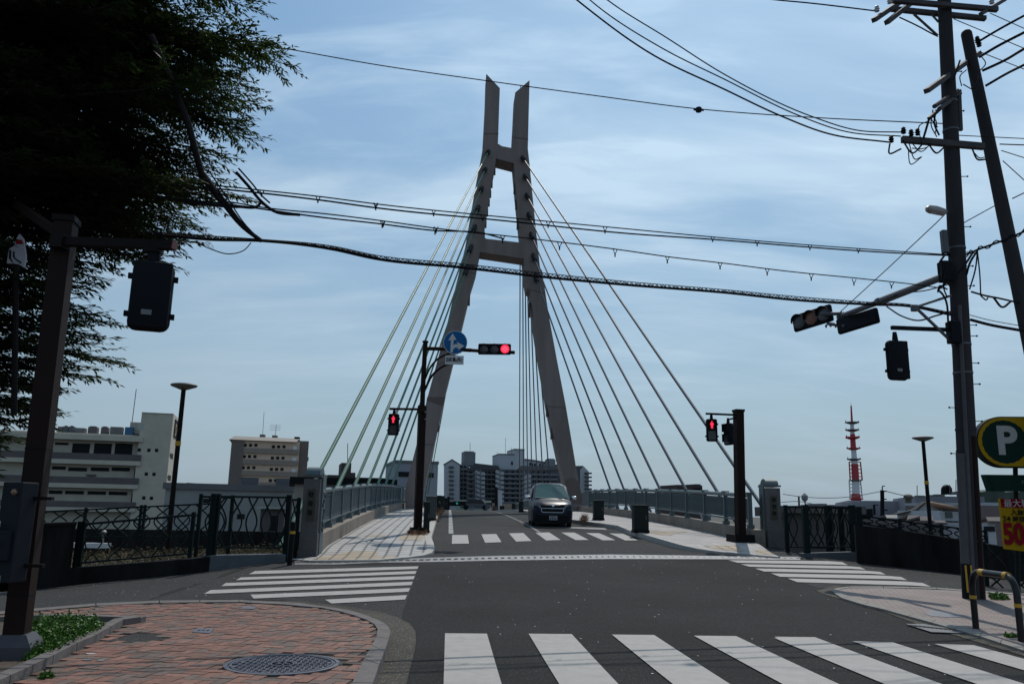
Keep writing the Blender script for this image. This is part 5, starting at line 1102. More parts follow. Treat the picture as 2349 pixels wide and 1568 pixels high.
# ---- sign behind the tree at the far left
DT = 9.6; TS = lambda x, y, o=0.0: P((x / 4.48) / 1.7444, (900 + y / 4.48) / 1.7444, DT + o)
rT = thing('warning_sign', TS(280, 700), 'narrow white and red arrow-shaped sign half hidden by the tree, far left', 'sign')
mb = MB(); mb.prism([TS(345, 155), TS(285, 260), TS(255, 370), TS(160, 430), TS(120, 685), TS(330, 700), TS(430, 765), TS(460, 560), TS(430, 340), TS(415, 240)], Vector((0, .03, 0))); mb.build('board', mat('sign_dull_white', (.33, .31, .34), .5), rT)
mb = MB(); mb.prism([TS(285, 262, -.01), TS(278, 335, -.01), TS(415, 335, -.01), TS(385, 262, -.01)], Vector((0, .008, 0))); mb.build('red_band', M_SRED, rT)
mb = MB()
for pl_ in ([(165, 440), (155, 590), (200, 650), (245, 690), (215, 640), (190, 590), (195, 450)], [(235, 470), (225, 560), (260, 610), (370, 690), (380, 660), (270, 590), (250, 540), (260, 480)]): mb.prism([TS(x, y, -.01) for x, y in pl_], Vector((0, .008, 0)))
mb.build('black_marking', M_BLACK, rT)
mb = MB(); mb.tube([TS(290, 700, .05), TS(250, 3400, .05)], .035, 8); mb.build('post', M_BROWND, rT)
# ---- street lamps with disc heads
def disc_lamp(label, px, top, D, base, rad_, lean=0):
    t = P(px, top, D); b = Vector((t.x, D, base)); root = thing('street_lamp', b, label, 'street lamp', group=None)
    mb = MB(); mb.tube([b, b.lerp(t, .5), t], [.105, .095, .085], 14); mb.build('pole', M_BROWND, root, smooth=True)
    mb = MB(); mb.tube([b.lerp(t, .30) if False else Vector((b.x, D, t.z - 2.15)), Vector((b.x, D, t.z - 1.98))], .105, 14); mb.build('yellow_band', M_YEL, root, smooth=True)
    mb = MB(); mb.lathe(t, [(.09, -.02), (rad_ * .5, .04), (rad_ * .93, .12), (rad_, .16), (rad_ * .96, .19), (rad_ * .6, .235), (.02, .25)], 32); mb.build('disc_head', mat('lamp_disc_grey', (.20, .20, .195), .45), root, smooth=True)
    return root
disc_lamp('disc-headed street lamp in front of the cream office building, left', 421, 893, 31, -3.2, .50)
disc_lamp('disc-headed street lamp right of the red and white mast', 2116.5, 1011, 41, -3.2, .51)
# ---- street cabinets along the bridge kerb
def cabinet(label, x0, x1, y0, y1, off, m=M_CAB, D=None):
    g = G((x0 + x1) / 2, y1, off); 
    if D: g = P((x0 + x1) / 2, y1, D)
    w_ = (x1 - x0) / F * g.y / .98; hh = (y1 - y0) / F * g.y * .99; dp = w_ * .8
    c = thing('street_cabinet', g, label, 'cabinet', group='dark green cabinets along the bridge kerb'); g = Vector(g) + Vector((0, dp / 2, 0))
    Rk = Matrix.Rotation(math.atan(.073), 3, 'Z')
    mb = MB(); mb.rbox(g + z_ * (hh * .5), (w_ * .95, dp, hh * .9), .02, Rk, 2); mb.build('housing', m, c)
    mb = MB(); mb.rbox(g + z_ * (hh * .965), (w_ * 1.04, dp * 1.1, hh * .06), .015, Rk, 2); mb.build('lid', m, c)
    mb = MB(); mb.box(g + z_ * .05, (w_ * 1.02, dp * 1.06, .10), Rk); mb.build('base', M_BLACK, c)
    mb = MB(); mb.box(g + Rk @ Vector((0, -dp / 2 - .004, hh * .5)), (w_ * .82, .012, hh * .72), Rk); dr_ = mb.build('door', m, c)
    mb = MB(); mb.box(g + Rk @ Vector((w_ * .3, -dp / 2 - .02, hh * .55)), (.03, .02, .12), Rk); mb.build('handle', M_STEEL, dr_)
    return c
z_ = Vector((0, 0, 1))
cabinet('nearest dark green cabinet on the right pavement, between van and brown signal pole', *[Z5(692, 0)[0], Z5(866, 0)[0], Z5(0, 650)[1], Z5(0, 972)[1]], SW)
cabinet('dark green cabinet on the right pavement just right of the van', *[Z5(219, 0)[0], Z5(340, 0)[0], Z5(0, 592)[1], Z5(0, 822)[1]], SW)
cabinet('slim dark green cabinet directly behind the tall brown signal pole', *[Z4(1735, 0)[0], Z4(1808, 0)[0], Z4(0, 615)[1], Z4(0, 975)[1]], SW)
cabinet('grey-green cabinet on the left kerb, next beyond the tall brown signal pole', *[Z4(1760, 0)[0], Z4(1885, 0)[0], Z4(0, 545)[1], Z4(0, 828)[1]], SW, m=mat('cabinet_grey_green', (.035, .05, .05), .45, var=.15, vscale=3))
for (x0, x1, y0, y1, D, lb) in [(Z4(1885, 0)[0], Z4(1945, 0)[0], Z4(0, 535)[1], Z4(0, 750)[1], 43, 'third dark cabinet from the tall brown signal pole on the left kerb'), (Z4(1940, 0)[0], Z4(1985, 0)[0], Z4(0, 538)[1], Z4(0, 725)[1], 50, 'fourth dark cabinet from the tall brown signal pole on the left kerb'),
                                (Z4(1980, 0)[0], Z4(2020, 0)[0], Z4(0, 560)[1], Z4(0, 700)[1], 60, 'farthest dark cabinet on the left kerb, before the apartment blocks'), (1173.5, 1182, 1155, 1174, 70, 'far small dark cabinet left of the van, left one of two'), (1189.5, 1200, 1148.5, 1174, 57, 'far small dark cabinet left of the van, right one of two')]:
    cabinet(lb, x0, x1, y0, y1, SW, D=D)
# ================================================================== VAN
def van():
    DV = 33.4; g = G(*Z3(1500, 1040)); yv = 33.6; c = P(Z3(1496, 0)[0], 1205, yv)
    loc = Vector((c.x, yv, zg(c.x, yv) + .016)); root = thing('van', loc, 'dark grey minivan driving towards us on the right side of the bridge road', 'van', rz=.01)
    m = mat('van_paint', (.005, .009, .022), .32, spec=.22, coat=.06); 
    # sections along the length: y from the nose (0) back, each (y, list of (x,z) of the right half from the sill up to the roof centre)
    S = [(0.00, [(.56, .30), (.60, .42), (.62, .55), (.60, .68), (.56, .78), (.45, .84), (.25, .86), (0, .865)]),
         (0.10, [(.74, .26), (.78, .42), (.79, .56), (.78, .72), (.74, .86), (.60, .915), (.35, .94), (0, .95)]),
         (0.40, [(.82, .24), (.845, .42), (.85, .58), (.845, .80), (.80, .95), (.66, 1.01), (.40, 1.04), (0, 1.05)]),
         (0.85, [(.835, .24), (.85, .42), (.853, .60), (.852, .90), (.82, 1.03), (.70, 1.085), (.42, 1.11), (0, 1.12)]),
         (1.00, [(.835, .24), (.85, .42), (.853, .60), (.852, .95), (.825, 1.08), (.74, 1.14), (.44, 1.17), (0, 1.18)]),
         (1.80, [(.835, .24), (.85, .42), (.853, .60), (.852, 1.00), (.80, 1.30), (.69, 1.66), (.45, 1.755), (0, 1.78)]),
         (2.30, [(.835, .24), (.85, .42), (.853, .60), (.852, 1.02), (.79, 1.36), (.665, 1.76), (.47, 1.835), (0, 1.85)]),
         (4.20, [(.835, .24), (.85, .42), (.853, .60), (.852, 1.02), (.79, 1.36), (.665, 1.76), (.47, 1.825), (0, 1.84)]),
         (4.55, [(.81, .30), (.83, .42), (.835, .60), (.83, 1.00), (.77, 1.33), (.64, 1.70), (.44, 1.76), (0, 1.77)]),
         (4.62, [(.70, .34), (.72, .42), (.74, .60), (.74, .98), (.68, 1.28), (.55, 1.60), (.36, 1.66), (0, 1.67)])]
    mb = MB(); n = 15
    for (y, h) in S:
        full = h + [(-x, z) for x, z in h[-2::-1]]; mb.v += [Vector((x, y, z)) for x, z in full]
    for i in range(len(S) - 1):
        for k in range(n - 1): a = i * n + k; mb.f.append((a, a + 1, a + 1 + n, a + n)); mb.mi.append(0)
        mb.f.append((i * n + n - 1, i * n, (i + 1) * n, (i + 1) * n + n - 1)); mb.mi.append(0)
    mb.f.append(tuple(range(n))); mb.f.append(tuple(range((len(S) - 1) * n, len(S) * n))[::-1]); mb.mi += [0, 0]
    B = mb.build('body', m, root, smooth=True, local=True)
    def sheet(nm, pts, t, mm, par=root, nrm=(0, -1, .6)):
        mb = MB(); e = Vector(nrm).normalized() * t; mb.prism([Vector(p) + e * .4 for p in pts], e); return mb.build(nm, mm, par, local=True)
    gm = mat('windscreen_glass', (.03, .085, .075), .06, spec=.8); gd = M_GLASS
    sheet('windscreen', [(-.66, 1.01, 1.165), (.66, 1.01, 1.165), (.69, 1.06, 1.19), (.60, 1.70, 1.66), (.42, 1.79, 1.745), (0, 1.82, 1.775), (-.42, 1.79, 1.745), (-.60, 1.70, 1.66), (-.69, 1.06, 1.19)], .02, gm, nrm=(0, -.62, .78))
    for s in (-1, 1):
        sheet('side_window', [(s * .825, 1.30, 1.17), (s * .825, 2.55, 1.17), (s * .705, 2.50, 1.62), (s * .715, 1.85, 1.60)], .03, gd, nrm=(s, 0, .3))
        sheet('side_window', [(s * .825, 2.62, 1.17), (s * .825, 4.30, 1.17), (s * .705, 4.25, 1.62), (s * .705, 2.60, 1.62)], .03, gd, nrm=(s, 0, .3))
        mb = MB(); mb.tube([(s * .80, 1.35, 1.16), (s * 1.0, 1.30, 1.18)], .02, 6, ); mi_ = mb.build('mirror', M_BLACK, root, local=True)
        mb = MB(); mb.rbox((s * .985, 1.29, 1.21), (.20, .12, .15), .045, None, 3); mb.build('mirror_cover', M_CHROME, mi_, smooth=True, local=True)
        sheet('headlight', [(s * .77, .10, .70), (s * .45, -.005, .72), (s * .47, .02, .86), (s * .62, .09, .90), (s * .78, .20, .92), (s * .80, .2, .74)], .03, mat('headlight_glass', (.09, .10, .115), .08, spec=.9), nrm=(s * .4, -1, .1))
        mb = MB(); mb.lathe((s * .60, .02, .43), [(.045, -.03), (.045, .0), (.03, .012)], 12, Matrix.Rotation(math.pi / 2, 3, 'X')); mb.build('fog_lamp', M_CHROME, root, local=True)
        for y in (.88, 3.75):
            mb = MB(); mb.lathe((s * .74, y, .315), [(.20, -.09), (.30, -.085), (.315, -.06), (.315, .06), (.30, .085), (.20, .09)], 24, Matrix.Rotation(math.pi / 2, 3, 'Y')); wh = mb.build('wheel', M_BLACK, root, smooth=True, local=True)
            mb = MB(); mb.lathe((s * .80, y, .315), [(.19, -.04), (.19, .035), (.05, .045), (.02, .05)], 16, Matrix.Rotation(s * math.pi / 2, 3, 'Y')); mb.build('rim', M_STEEL, wh, smooth=True, local=True)
        mb = MB(); mb.tube([(s * .62, 1.70, 1.79), (s * .60, 4.2, 1.845)], .012, 6); mb.build('roof_moulding', M_BLACK, root, local=True)
    fy = -.03
    sheet('upper_grille', [(-.44, .03, .80), (.44, .03, .80), (.47, .03, .87), (-.47, .03, .87)], .03, M_BLACK, nrm=(0, -1, 0))
    mb = MB()
    q = [(-.44, .63), (-.40, .595), (.40, .595), (.44, .63), (.46, .755), (-.46, .755)]
    for (x0, z0), (x1, z1) in zip(q, q[1:] + q[:1]): mb.bar((x0, -.035, z0), (x1, -.035, z1), .028, .03)
    gr = sheet('grille', [(-.44, .0, .60), (.44, .0, .60), (.46, .0, .755), (-.46, .0, .755)], .03, M_BLACK, nrm=(0, -1, 0)); mb.build('grille_frame', mat('dull_chrome', (.35, .40, .48), .3, metal=.8), gr, local=True)
    sheet('bumper_intake', [(-.66, .01, .33), (.66, .01, .33), (.68, .01, .47), (-.68, .01, .47)], .02, M_BLACK, nrm=(0, -1, 0))
    mb = MB(); mb.prism([(-.74, .12, .50), (-.60, .005, .50), (0, -.03, .50), (.60, .005, .50), (.74, .12, .50), (.74, .2, .50), (-.74, .2, .50)], (0, 0, .06)); mb.build('bumper', m, root, local=True)
    mb = MB(); mb.prism([(-.80, .2, .17), (-.62, .0, .17), (0, -.03, .17), (.62, .0, .17), (.80, .2, .17), (.8, .5, .17), (-.8, .5, .17)], (0, 0, .12)); mb.build('lower_lip', M_BLACK, root, local=True)
    mb = MB(); mb.box((.03, -.055, .375), (.33, .012, .165)); pl_ = mb.build('number_plate', mat('plate_white', (.30, .31, .34), .5), root, local=True)
    mb = MB()
    for k in range(4): mb.box((-.07 + k * .065, -.063, .35), (.03, .004, .07))
    for k in range(3): mb.box((-.03 + k * .05, -.063, .425), (.03, .004, .03))
    mb.build('plate_figures', M_GBOX, pl_, local=True)
    mb = MB(); mb.lathe((0.02, -.01, .865), [(.055, -.02), (.055, .012), (.03, .02)], 16, Matrix.Rotation(math.pi / 2 - .5, 3, 'X')); mb.build('badge', M_CHROME, root, smooth=True, local=True)
    for x in (-.35, .18): mb = MB(); mb.tube([(x, 1.0, 1.17), (x + .45, 1.12, 1.255)], .010, 5); mb.build('wiper', M_BLACK, root, local=True)
van()
# ================================================================== MANHOLES, DRAINS, WEEDS
zc = lambda p: zg(p.x, p.y) + KZ
rM = thing('manhole_cover', Vector((mh_c.x, mh_c.y, zc(mh_c))), 'large round patterned iron manhole cover in the red brick pavement, bottom left', 'manhole cover')
cM = Vector((mh_c.x, mh_c.y, zc(mh_c)))
mb = MB(); mb.lathe(cM, [(MHR, -.03), (MHR, .004), (MHR * .93, .006), (MHR * .925, -.004), (MHR * .90, -.004), (MHR * .895, .006), (MHR * .86, .006), (MHR * .85, -.006), (.02, -.006)], 64); mb.build('ring', M_IRON, rM, smooth=True)
mb = MB(); st = .052; nn_ = int(MHR / st) + 1
for i in range(-nn_, nn_ + 1):
    for j in range(-nn_, nn_ + 1):
        x, y = i * st, j * st; r = math.hypot(x, y)
        if r < MHR * .82 and r > MHR * .27: mb.box(cM + Vector((x, y, -.001)), (.040, .018, .010) if (i + j) % 2 else (.018, .040, .010), Matrix.Rotation(.5, 3, 'Z'))
for r0 in (.25, .21): mb.lathe(cM + Vector((0, 0, -.006)), [(MHR * r0, 0), (MHR * r0, .012), (MHR * (r0 - .025), .012), (MHR * (r0 - .025), .0)], 40)
for k in range(5): a = k * 1.26; mb.bar(cM + Vector((math.cos(a) * .02, math.sin(a) * .02, 0)), cM + Vector((math.cos(a) * .07, math.sin(a) * .07, 0)), .02, .012)
mb.build('relief', M_IRON, rM)
def flatthing(name, px, z, m, label, cat, th=.008, kz=KZ):
    q = gp(px, kz); mb = MB(); mb.prism([Vector((p.x, p.y, zg(p.x, p.y) + kz + .001)) for p in q], Vector((0, 0, th))); return single(mb, name, m, label, cat)
o = flatthing('valve_cover', [Q3(1240, 1220), Q3(1345, 1224), Q3(1315, 1252), Q3(1205, 1246)], 0, M_IRON, 'small square iron valve cover set in the red bricks', 'cover')
mb = MB(); c = o.location
for k in range(3): mb.box((c.x - .05 + k * .05, c.y, c.z + .010), (.022, .06, .006))
mb.build('slots', M_BLACK, o)
o = flatthing('valve_cover', [Q3(1530, 1084), Q3(1612, 1086), Q3(1590, 1100), Q3(1500, 1098)], 0, M_IRON, 'small iron cover in the bricks close to the far kerb of the brick corner', 'cover')
flatthing('manhole_cover', [(*Z6(1255, 1125),), (*Z6(1300, 1108),), (*Z6(1400, 1115),), (*Z6(1480, 1135),), (*Z6(1500, 1150),), (*Z6(1400, 1150),), (*Z6(1300, 1142),)], 0, M_IRON, 'dark oval cover in the pink pavement of the right corner', 'manhole cover', .004, KR)
q = gp([Z6(1140, 1190), Z6(1250, 1190), Z6(1510, 1235), Z6(1500, 1248), Z6(1300, 1240)], .02)
mb = MB(); mb.prism([Vector((p.x, p.y, zg(p.x, p.y) + .012)) for p in q], (0, 0, .01)); dg_ = single(mb, 'drain_grate', M_STEEL, 'slotted steel drain grate in the gutter of the right corner', 'drain')
mb = MB(); a, b = gp([Z6(1190, 1212), Z6(1480, 1242)])
for k in range(12): p = a.lerp(b, k / 11); mb.box((p.x, p.y, zg(p.x, p.y) + .024), (.03, .16, .006))
mb.build('slots', M_BLACK, dg_)
for i, (x, y) in enumerate([(575, 1378), (630, 1420), (548, 1415), (515, 1445)]):
    g = G(*Q3(x, y), KZ); mb = MB(); pts = []
    for k in range(9): a = k * math.pi * 2 / 9; r = random.uniform(.018, .04); pts.append(g + Vector((math.cos(a) * r * 1.5, math.sin(a) * r, .001)))
    mb.prism(pts, (0, 0, .004)); single(mb, 'chewing_gum', M_BACK if i else M_WHITE, 'small pale flattened spot on the red bricks beside the planter kerb', 'litter', group='pale spots on the red bricks')
M_LEAFW = mat('weed_leaf', (.050, .120, .014), .5, var=.45, vscale=5, spec=.2)
def leafcloud(name, label, cat, pts, size, m, kind=None, elong=1.6, droop=0.0):
    """many small leaf-shaped faces: pts = array of centres"""
    n = len(pts); d = RNG.normal(size=(n, 3)); d[:, 2] = np.abs(d[:, 2]) * .6 - droop; d /= np.linalg.norm(d, axis=1)[:, None]
    s = RNG.normal(size=(n, 3)); s -= (s * d).sum(1)[:, None] * d; s /= np.linalg.norm(s, axis=1)[:, None]
    L_ = size * RNG.uniform(.6, 1.4, n)[:, None]; W_ = L_ / elong
    v = np.stack([pts, pts + d * L_ * .5 + s * W_ * .5, pts + d * L_, pts + d * L_ * .5 - s * W_ * .5], 1).reshape(-1, 3)
    me = bpy.data.meshes.new(name); me.vertices.add(n * 4); me.vertices.foreach_set('co', v.ravel().astype(np.float32)); me.loops.add(n * 4); me.loops.foreach_set('vertex_index', np.arange(n * 4)); me.polygons.add(n)
    me.polygons.foreach_set('loop_start', np.arange(n) * 4); me.polygons.foreach_set('loop_total', np.full(n, 4)); me.update(calc_edges=True); me.materials.append(m)
    o = bpy.data.objects.new(name, me); C.objects.link(o); tag(o, label, cat, kind=kind); return o
def weedpts(poly_px, n, h, kz=KZ, clumps=40):
    q = gp(poly_px, kz); poly = [(p.x, p.y) for p in q]; xs = [p[0] for p in poly]; ys = [p[1] for p in poly]; r = []; cl = []
    while len(cl) < clumps:
        x = random.uniform(min(xs), max(xs)); y = random.uniform(min(ys), max(ys))
        if inside(poly, x, y): cl.append((x, y, random.uniform(.4, 1)))
    while len(r) < n:
        c = random.choice(cl); x = c[0] + random.gauss(0, .10); y = c[1] + random.gauss(0, .10)
        if inside(poly, x, y): r.append((x, y, zg(x, y) + kz + abs(random.gauss(0, 1)) * h * c[2] * .6))
    return np.array(r)
leafcloud('weeds', 'bright green leafy weeds filling the planter beside the close brown pole', 'weeds', weedpts([Q3(150, 1420), Q3(225, 1440), Q3(330, 1415), Q3(470, 1345), Q3(590, 1290), Q3(670, 1235), Q3(600, 1195), Q3(430, 1185), Q3(170, 1215)], 26000, .10, clumps=220), .032, M_LEAFW, kind='stuff')
leafcloud('weeds', 'tiny weed tufts along the foot of the planter kerb', 'weeds', weedpts([Q3(240, 1525), Q3(320, 1500), Q3(330, 1530), Q3(250, 1545)], 260, .02, clumps=5), .03, M_LEAFW, kind='stuff')
leafcloud('weeds', 'small green weeds growing by the foot of the dark fence at right', 'weeds', weedpts([Z6(1660, 1010), Z6(1760, 1015), Z6(1790, 1040), Z6(1680, 1045)], 900, .05, KR, clumps=20), .04, M_LEAFW, kind='stuff')
leafcloud('weeds', 'few weeds near the foot of the black and yellow barrier', 'weeds', weedpts([Z6(1760, 1262), Z6(1840, 1262), Z6(1850, 1278), Z6(1770, 1278)], 350, .02, KR, clumps=8), .03, M_LEAFW, kind='stuff')
M_DRY = mat('dry_weed', (.17, .085, .04), .8, var=.4, vscale=6)
for (px, sz, lb) in [([Z4(1880, 900), Z4(1900, 760), Z4(1960, 700), Z4(1985, 720), Z4(1940, 800), Z4(1925, 900)], .30, 'tall brown dry weeds growing in the left kerb joint of the bridge'), ([Z4(1550, 985), Z4(1640, 960), Z4(1800, 975), Z4(1800, 1000), Z4(1600, 1005)], .08, 'withered weeds round the foot of the tall brown signal pole'), ([Z5(60, 830), Z5(140, 830), Z5(150, 850), Z5(80, 850)], .30, 'reddish dry weed clump at the right kerb beside the van')]:
    leafcloud('dry_weeds', lb, 'weeds', weedpts(px, 500, sz, SW, clumps=10), .12, M_DRY, kind='stuff', elong=6)
bp_ = []
while len(bp_) < 14000:
    x = random.uniform(-17, -7.2); y = random.uniform(21, 32); bp_.append((x, y, bank(x, y) + abs(random.gauss(0, .12))))
leafcloud('bank_grass', 'dry yellow-brown grass and weeds on the bank behind the low green fence', 'grass', np.array(bp_), .13, mat('dry_grass', (.075, .055, .022), .85, var=.45, vscale=2), kind='stuff', elong=6)
# ================================================================== FAR BUILDINGS
class Facade:
    """vertical plane through two picture points at given distances; things are laid on it in metres"""
    def __init__(s, xl, Dl, xr, Dr, y=1150):
        w0 = abs(P(xr, y, Dl).x - P(xl, y, Dl).x) * .26; Dr = Dl + max(-w0, min(w0, Dr - Dl))      # facades turn only gently from the view
        s.A = P(xl, y, Dl); s.B = P(xr, y, Dr); s.A.z = s.B.z = 0; s.u = (s.B - s.A).normalized(); s.n = Vector((s.u.y, -s.u.x, 0)); s.L = (s.B - s.A).length
    def hit(s, px, py):
        d = ray(px, py); o = Vector((0, 0, EYE)); t = (s.A - o).dot(s.n) / d.dot(s.n); p = o + d * t; return ((p - s.A).dot(s.u), p.z)
    def box(s, mb, s0, s1, z0, z1, o0, o1):
        p = [s.A + s.u * a + s.n * o + Vector((0, 0, z)) for z in (z0, z1) for (a, o) in ((s0, o1), (s1, o1), (s1, o0), (s0, o0))]; mb.hexa(p); return mb
    def pbox(s, mb, x0, x1, y0, y1, o0, o1, ext_=0):
        a = s.hit((x0 + x1) / 2, y0); b = s.hit((x0 + x1) / 2, y1); l = s.hit(x0, (y0 + y1) / 2)[0]; r = s.hit(x1, (y0 + y1) / 2)[0]; return s.box(mb, l, r, b[1], a[1], o0, o1)
M_CREAM = mat('cream_render', (.46, .43, .36), .85, var=.10, vscale=.6)
M_CREAMD = mat('balcony_mesh_brown', (.10, .085, .088), .7, var=.2, vscale=.5)
M_WIN = mat('far_window', (.012, .014, .018), .6, spec=.15)
M_WINP = mat('pale_window', (.35, .38, .36), .3)
M_ROOFG = mat('roof_grey', (.12, .12, .125), .7, var=.2, vscale=.5)
# --- cream office building
fo = Facade(*(Z8(-60, 0)[0], 112), *(Z8(1122, 0)[0], 126)) if False else Facade(Z8(-60, 0)[0], 119, Z8(1122, 0)[0], 126)
bo = thing('office_building', Vector(fo.A) - Vector((0, 0, 3.4)), 'cream four-storey office building with long brown balconies and a stair tower, far left', 'building')
def W8(mb, x0, x1, y0, y1, o0, o1): a = Z8(x0, y0); b = Z8(x1, y1); return fo.pbox(mb, a[0], b[0], a[1], b[1], o0, o1)
sT0 = fo.hit(*Z8(870, 600))[0]; sT1 = fo.hit(*Z8(1122, 600))[0]; sL = -6
zt = lambda x, y: fo.hit(*Z8(x, y))[1]
mb = MB(); fo.box(mb, sL, sT0, -3.4, zt(500, 352), -11, -1.2); mb.build('wall', M_CREAM, bo)
mb = MB(); fo.box(mb, sT0, sT1, -3.4, zt(990, 200), -13, 0); fo.box(mb, sT0, sT1, zt(990, 200), zt(990, 195), -13.1, .12); mb.build('stair_tower', M_CREAM, bo)
mb = MB(); fo.box(mb, fo.hit(*Z8(802, 280))[0], sT0 - .01, zt(830, 350), zt(830, 257), -7, -2.5); mb.build('roof_block', M_CREAM, bo)
mb = MB(); fo.box(mb, sL, fo.hit(*Z8(925, 400))[0], zt(550, 412), zt(550, 372), -1.2, .5); mb.build('eaves_slab', M_CREAM, bo)
for (y0, y1, ys) in ((515, 566, 600), (700, 752, 785), (890, 938, 968)):
    xr = {515: 908, 700: 888, 890: 865}[y0]
    sR = fo.hit(*Z8(xr, y1))[0]
    mb = MB(); fo.box(mb, sL, sR, zt(550, y1), zt(550, y0), .30, .36); fo.box(mb, sR - .06, sR, zt(550, y1), zt(550, y0), -1.2, .30); mb.build('balcony_rail', M_CREAMD, bo)
    mb = MB(); fo.box(mb, sL, sR, zt(550, ys), zt(550, y1), -1.2, .38); mb.build('balcony_slab', M_CREAM, bo)
def office_win(x0, x1, y0, y1, m=M_WIN, o0=-1.2, o1=-1.12, fr=True):
    mb = MB(); W8(mb, x0, x1, y0, y1, o0, o1); wn = mb.build('window', m, bo)
for k in (355, 528, 693): office_win(k, k + 138, 432, 520)
office_win(-40, 60, 428, 440); office_win(220, 325, 425, 443)
for (a, b) in ((-20, 60), (75, 170), (195, 303), (325, 472), (503, 648), (668, 812)): office_win(a, b, 612 + (b > 400) * 10, 638 + (a > 300) * 12)
for (a, b) in ((-20, 40), (60, 150), (170, 277), (300, 447), (477, 622), (645, 790)): office_win(a, b, 800 + a * .02, 826 + a * .02)
office_win(845, 888, 636, 712); office_win(822, 866, 826, 900)
for (x, y) in ((895, 487), (970, 489), (1030, 490), (950, 675), (1010, 677), (930, 862), (990, 864)): office_win(x - 13, x + 13, y - 13, y + 13, o0=0, o1=.03)
office_win(884, 928, 277, 328, M_WINP, 0, .03)
mb = MB(); W8(mb, 470, 545, 676, 690, -1.1, -.9); mb.build('air_vent', M_CREAMD, bo)
# side wall windows, sign
side = fo.n * -1; cS = fo.A + fo.u * sT1
def sidebox(nm, o0, o1, z0, z1, m, th=.05, par=bo):
    mb = MB(); p = []
    for z in (z0, z1):
        for (t, o) in ((0, o0), (th, o0), (th, o1), (0, o1)): p.append(cS + fo.u * t - fo.n * o + Vector((0, 0, z)))
    mb.hexa(p); return mb.build(nm, m, par)
zs = lambda y: fo.hit(*Z8(1122, y))[1]
sn_ = sidebox('sign_panel', 2.6, 8.0, zs(370), zs(232), M_BLACK, .12)
Rs_ = facing(fo.u); text_mesh('lettering', 'DC', 2.6, Rs_, cS + fo.u * .14 - fo.n * 5.2 + Vector((0, 0, (zs(370) + zs(232)) / 2 - .3)), mat('gold_letters', (.42, .30, .17), .5), sn_, bold=.05)
for y in (525, 700, 870):
    for k in range(3): sidebox('window', 1.2 + k * 1.4, 2.2 + k * 1.4, zs(y + 22), zs(y - 20), M_WIN, .03)
    sidebox('window', .4, .7, zs(y + 10), zs(y - 12), M_WIN, .03)
sidebox('roof_corner_block', 11.6, 12.9, zs(330), zs(215), M_CREAM, .15)
for (x0, x1, y0, y1, m, sh) in ((232, 268, 295, 330, M_ROOFG, 0), (272, 312, 285, 330, M_STEEL, 1), (318, 360, 286, 330, M_STEEL, 1), (370, 448, 306, 334, M_ROOFG, 0), (472, 545, 290, 340, M_CREAMD, 1), (575, 630, 292, 342, M_CREAMD, 1), (648, 745, 298, 346, M_ROOFG, 0), (765, 832, 300, 350, mat('tank_blue', (.02, .11, .24), .5), 0)):
    mb = MB(); a = Z8(x0, y0 + 8 * sh); b = Z8(x1, y1 + 14); fo.pbox(mb, a[0], b[0], a[1], b[1], -3.4, -1.8)
    if sh: a = Z8(x0 + 12, y0); b = Z8(x1 - 12, y0 + 10); fo.pbox(mb, a[0], b[0], a[1], b[1], -3.0, -2.2)
    mb.build('roof_unit', m, bo)
mb = MB(); a = fo.hit(*Z8(800, 285)); p = fo.A + fo.u * a[0] - fo.n * 4; q = P(*Z8(825, 10), p.y); mb.tube([Vector((p.x, p.y, a[1] - 1.5)), Vector((p.x + .1, p.y, q.z))], .06, 5); mb.build('antenna_mast', M_STEEL, bo)
# low grey warehouse behind the fence panel
fw = Facade(Z8(1090, 0)[0], 95, Z8(2120, 0)[0], 112)
bw_ = thing('warehouse', Vector(fw.A) - Vector((0, 0, 3.4)), 'low pale grey warehouse with a flat roof behind the green fence panels, left', 'building')
mb = MB(); a0 = fw.hit(*Z8(1090, 790)); fw.box(mb, 0, fw.L, -3.4, a0[1], -12, 0); mb.build('wall', mat('warehouse_grey', (.25, .26, .255), .8, var=.12, vscale=.4), bw_)
mb = MB(); fw.box(mb, -.3, fw.L + .3, a0[1], a0[1] + .7, -12.2, .3); mb.build('roof', M_ROOFG, bw_)
for (x0, x1, y0, y1) in ((1660, 1720, 988, 1028), (1395, 1450, 868, 900)):
    mb = MB(); a = Z8(x0, y0); b = Z8(x1, y1); fw.pbox(mb, a[0], b[0], a[1], b[1], 0, .05); mb.build('window', M_WIN, bw_)
mb = MB(); a = fw.hit(*Z8(1680, 815)); 
for k in range(2): fw.box(mb, a[0] + k * 4, a[0] + 2 + k * 4, a0[1] + .7, a0[1] + 1.6, -4, -2)
mb.build('roof_unit', M_STEEL, bw_)
fh = Facade(Q3(1640, 0)[0], 62, Q3(1790, 0)[0], 64)
bh = thing('shed', Vector(fh.A) - Vector((0, 0, 3.4)), 'small dark shed with a pale sloping roof seen through the tall green fence panel', 'building')
zR = fh.hit(*Q3(1740, 470))[1]
mb = MB(); fh.box(mb, 0, fh.L, -3.4, zR, -5, 0); mb.build('wall', M_CREAMD, bh); mb = MB(); mb.hexa([fh.A + fh.u * a + fh.n * b + Vector((0, 0, zz)) for zz in (zR + .0, zR + .12) for (a, b, ) in ((-.3, .6), (fh.L + .3, .6), (fh.L + .3, -5.3), (-.3, -5.3))]); mb.build('roof', M_WINP, bh)
mb = MB(); fh.box(mb, fh.L * .45, fh.L * .75, -1.2, zR - .5, 0, .05); mb.build('window', M_WIN, bh)
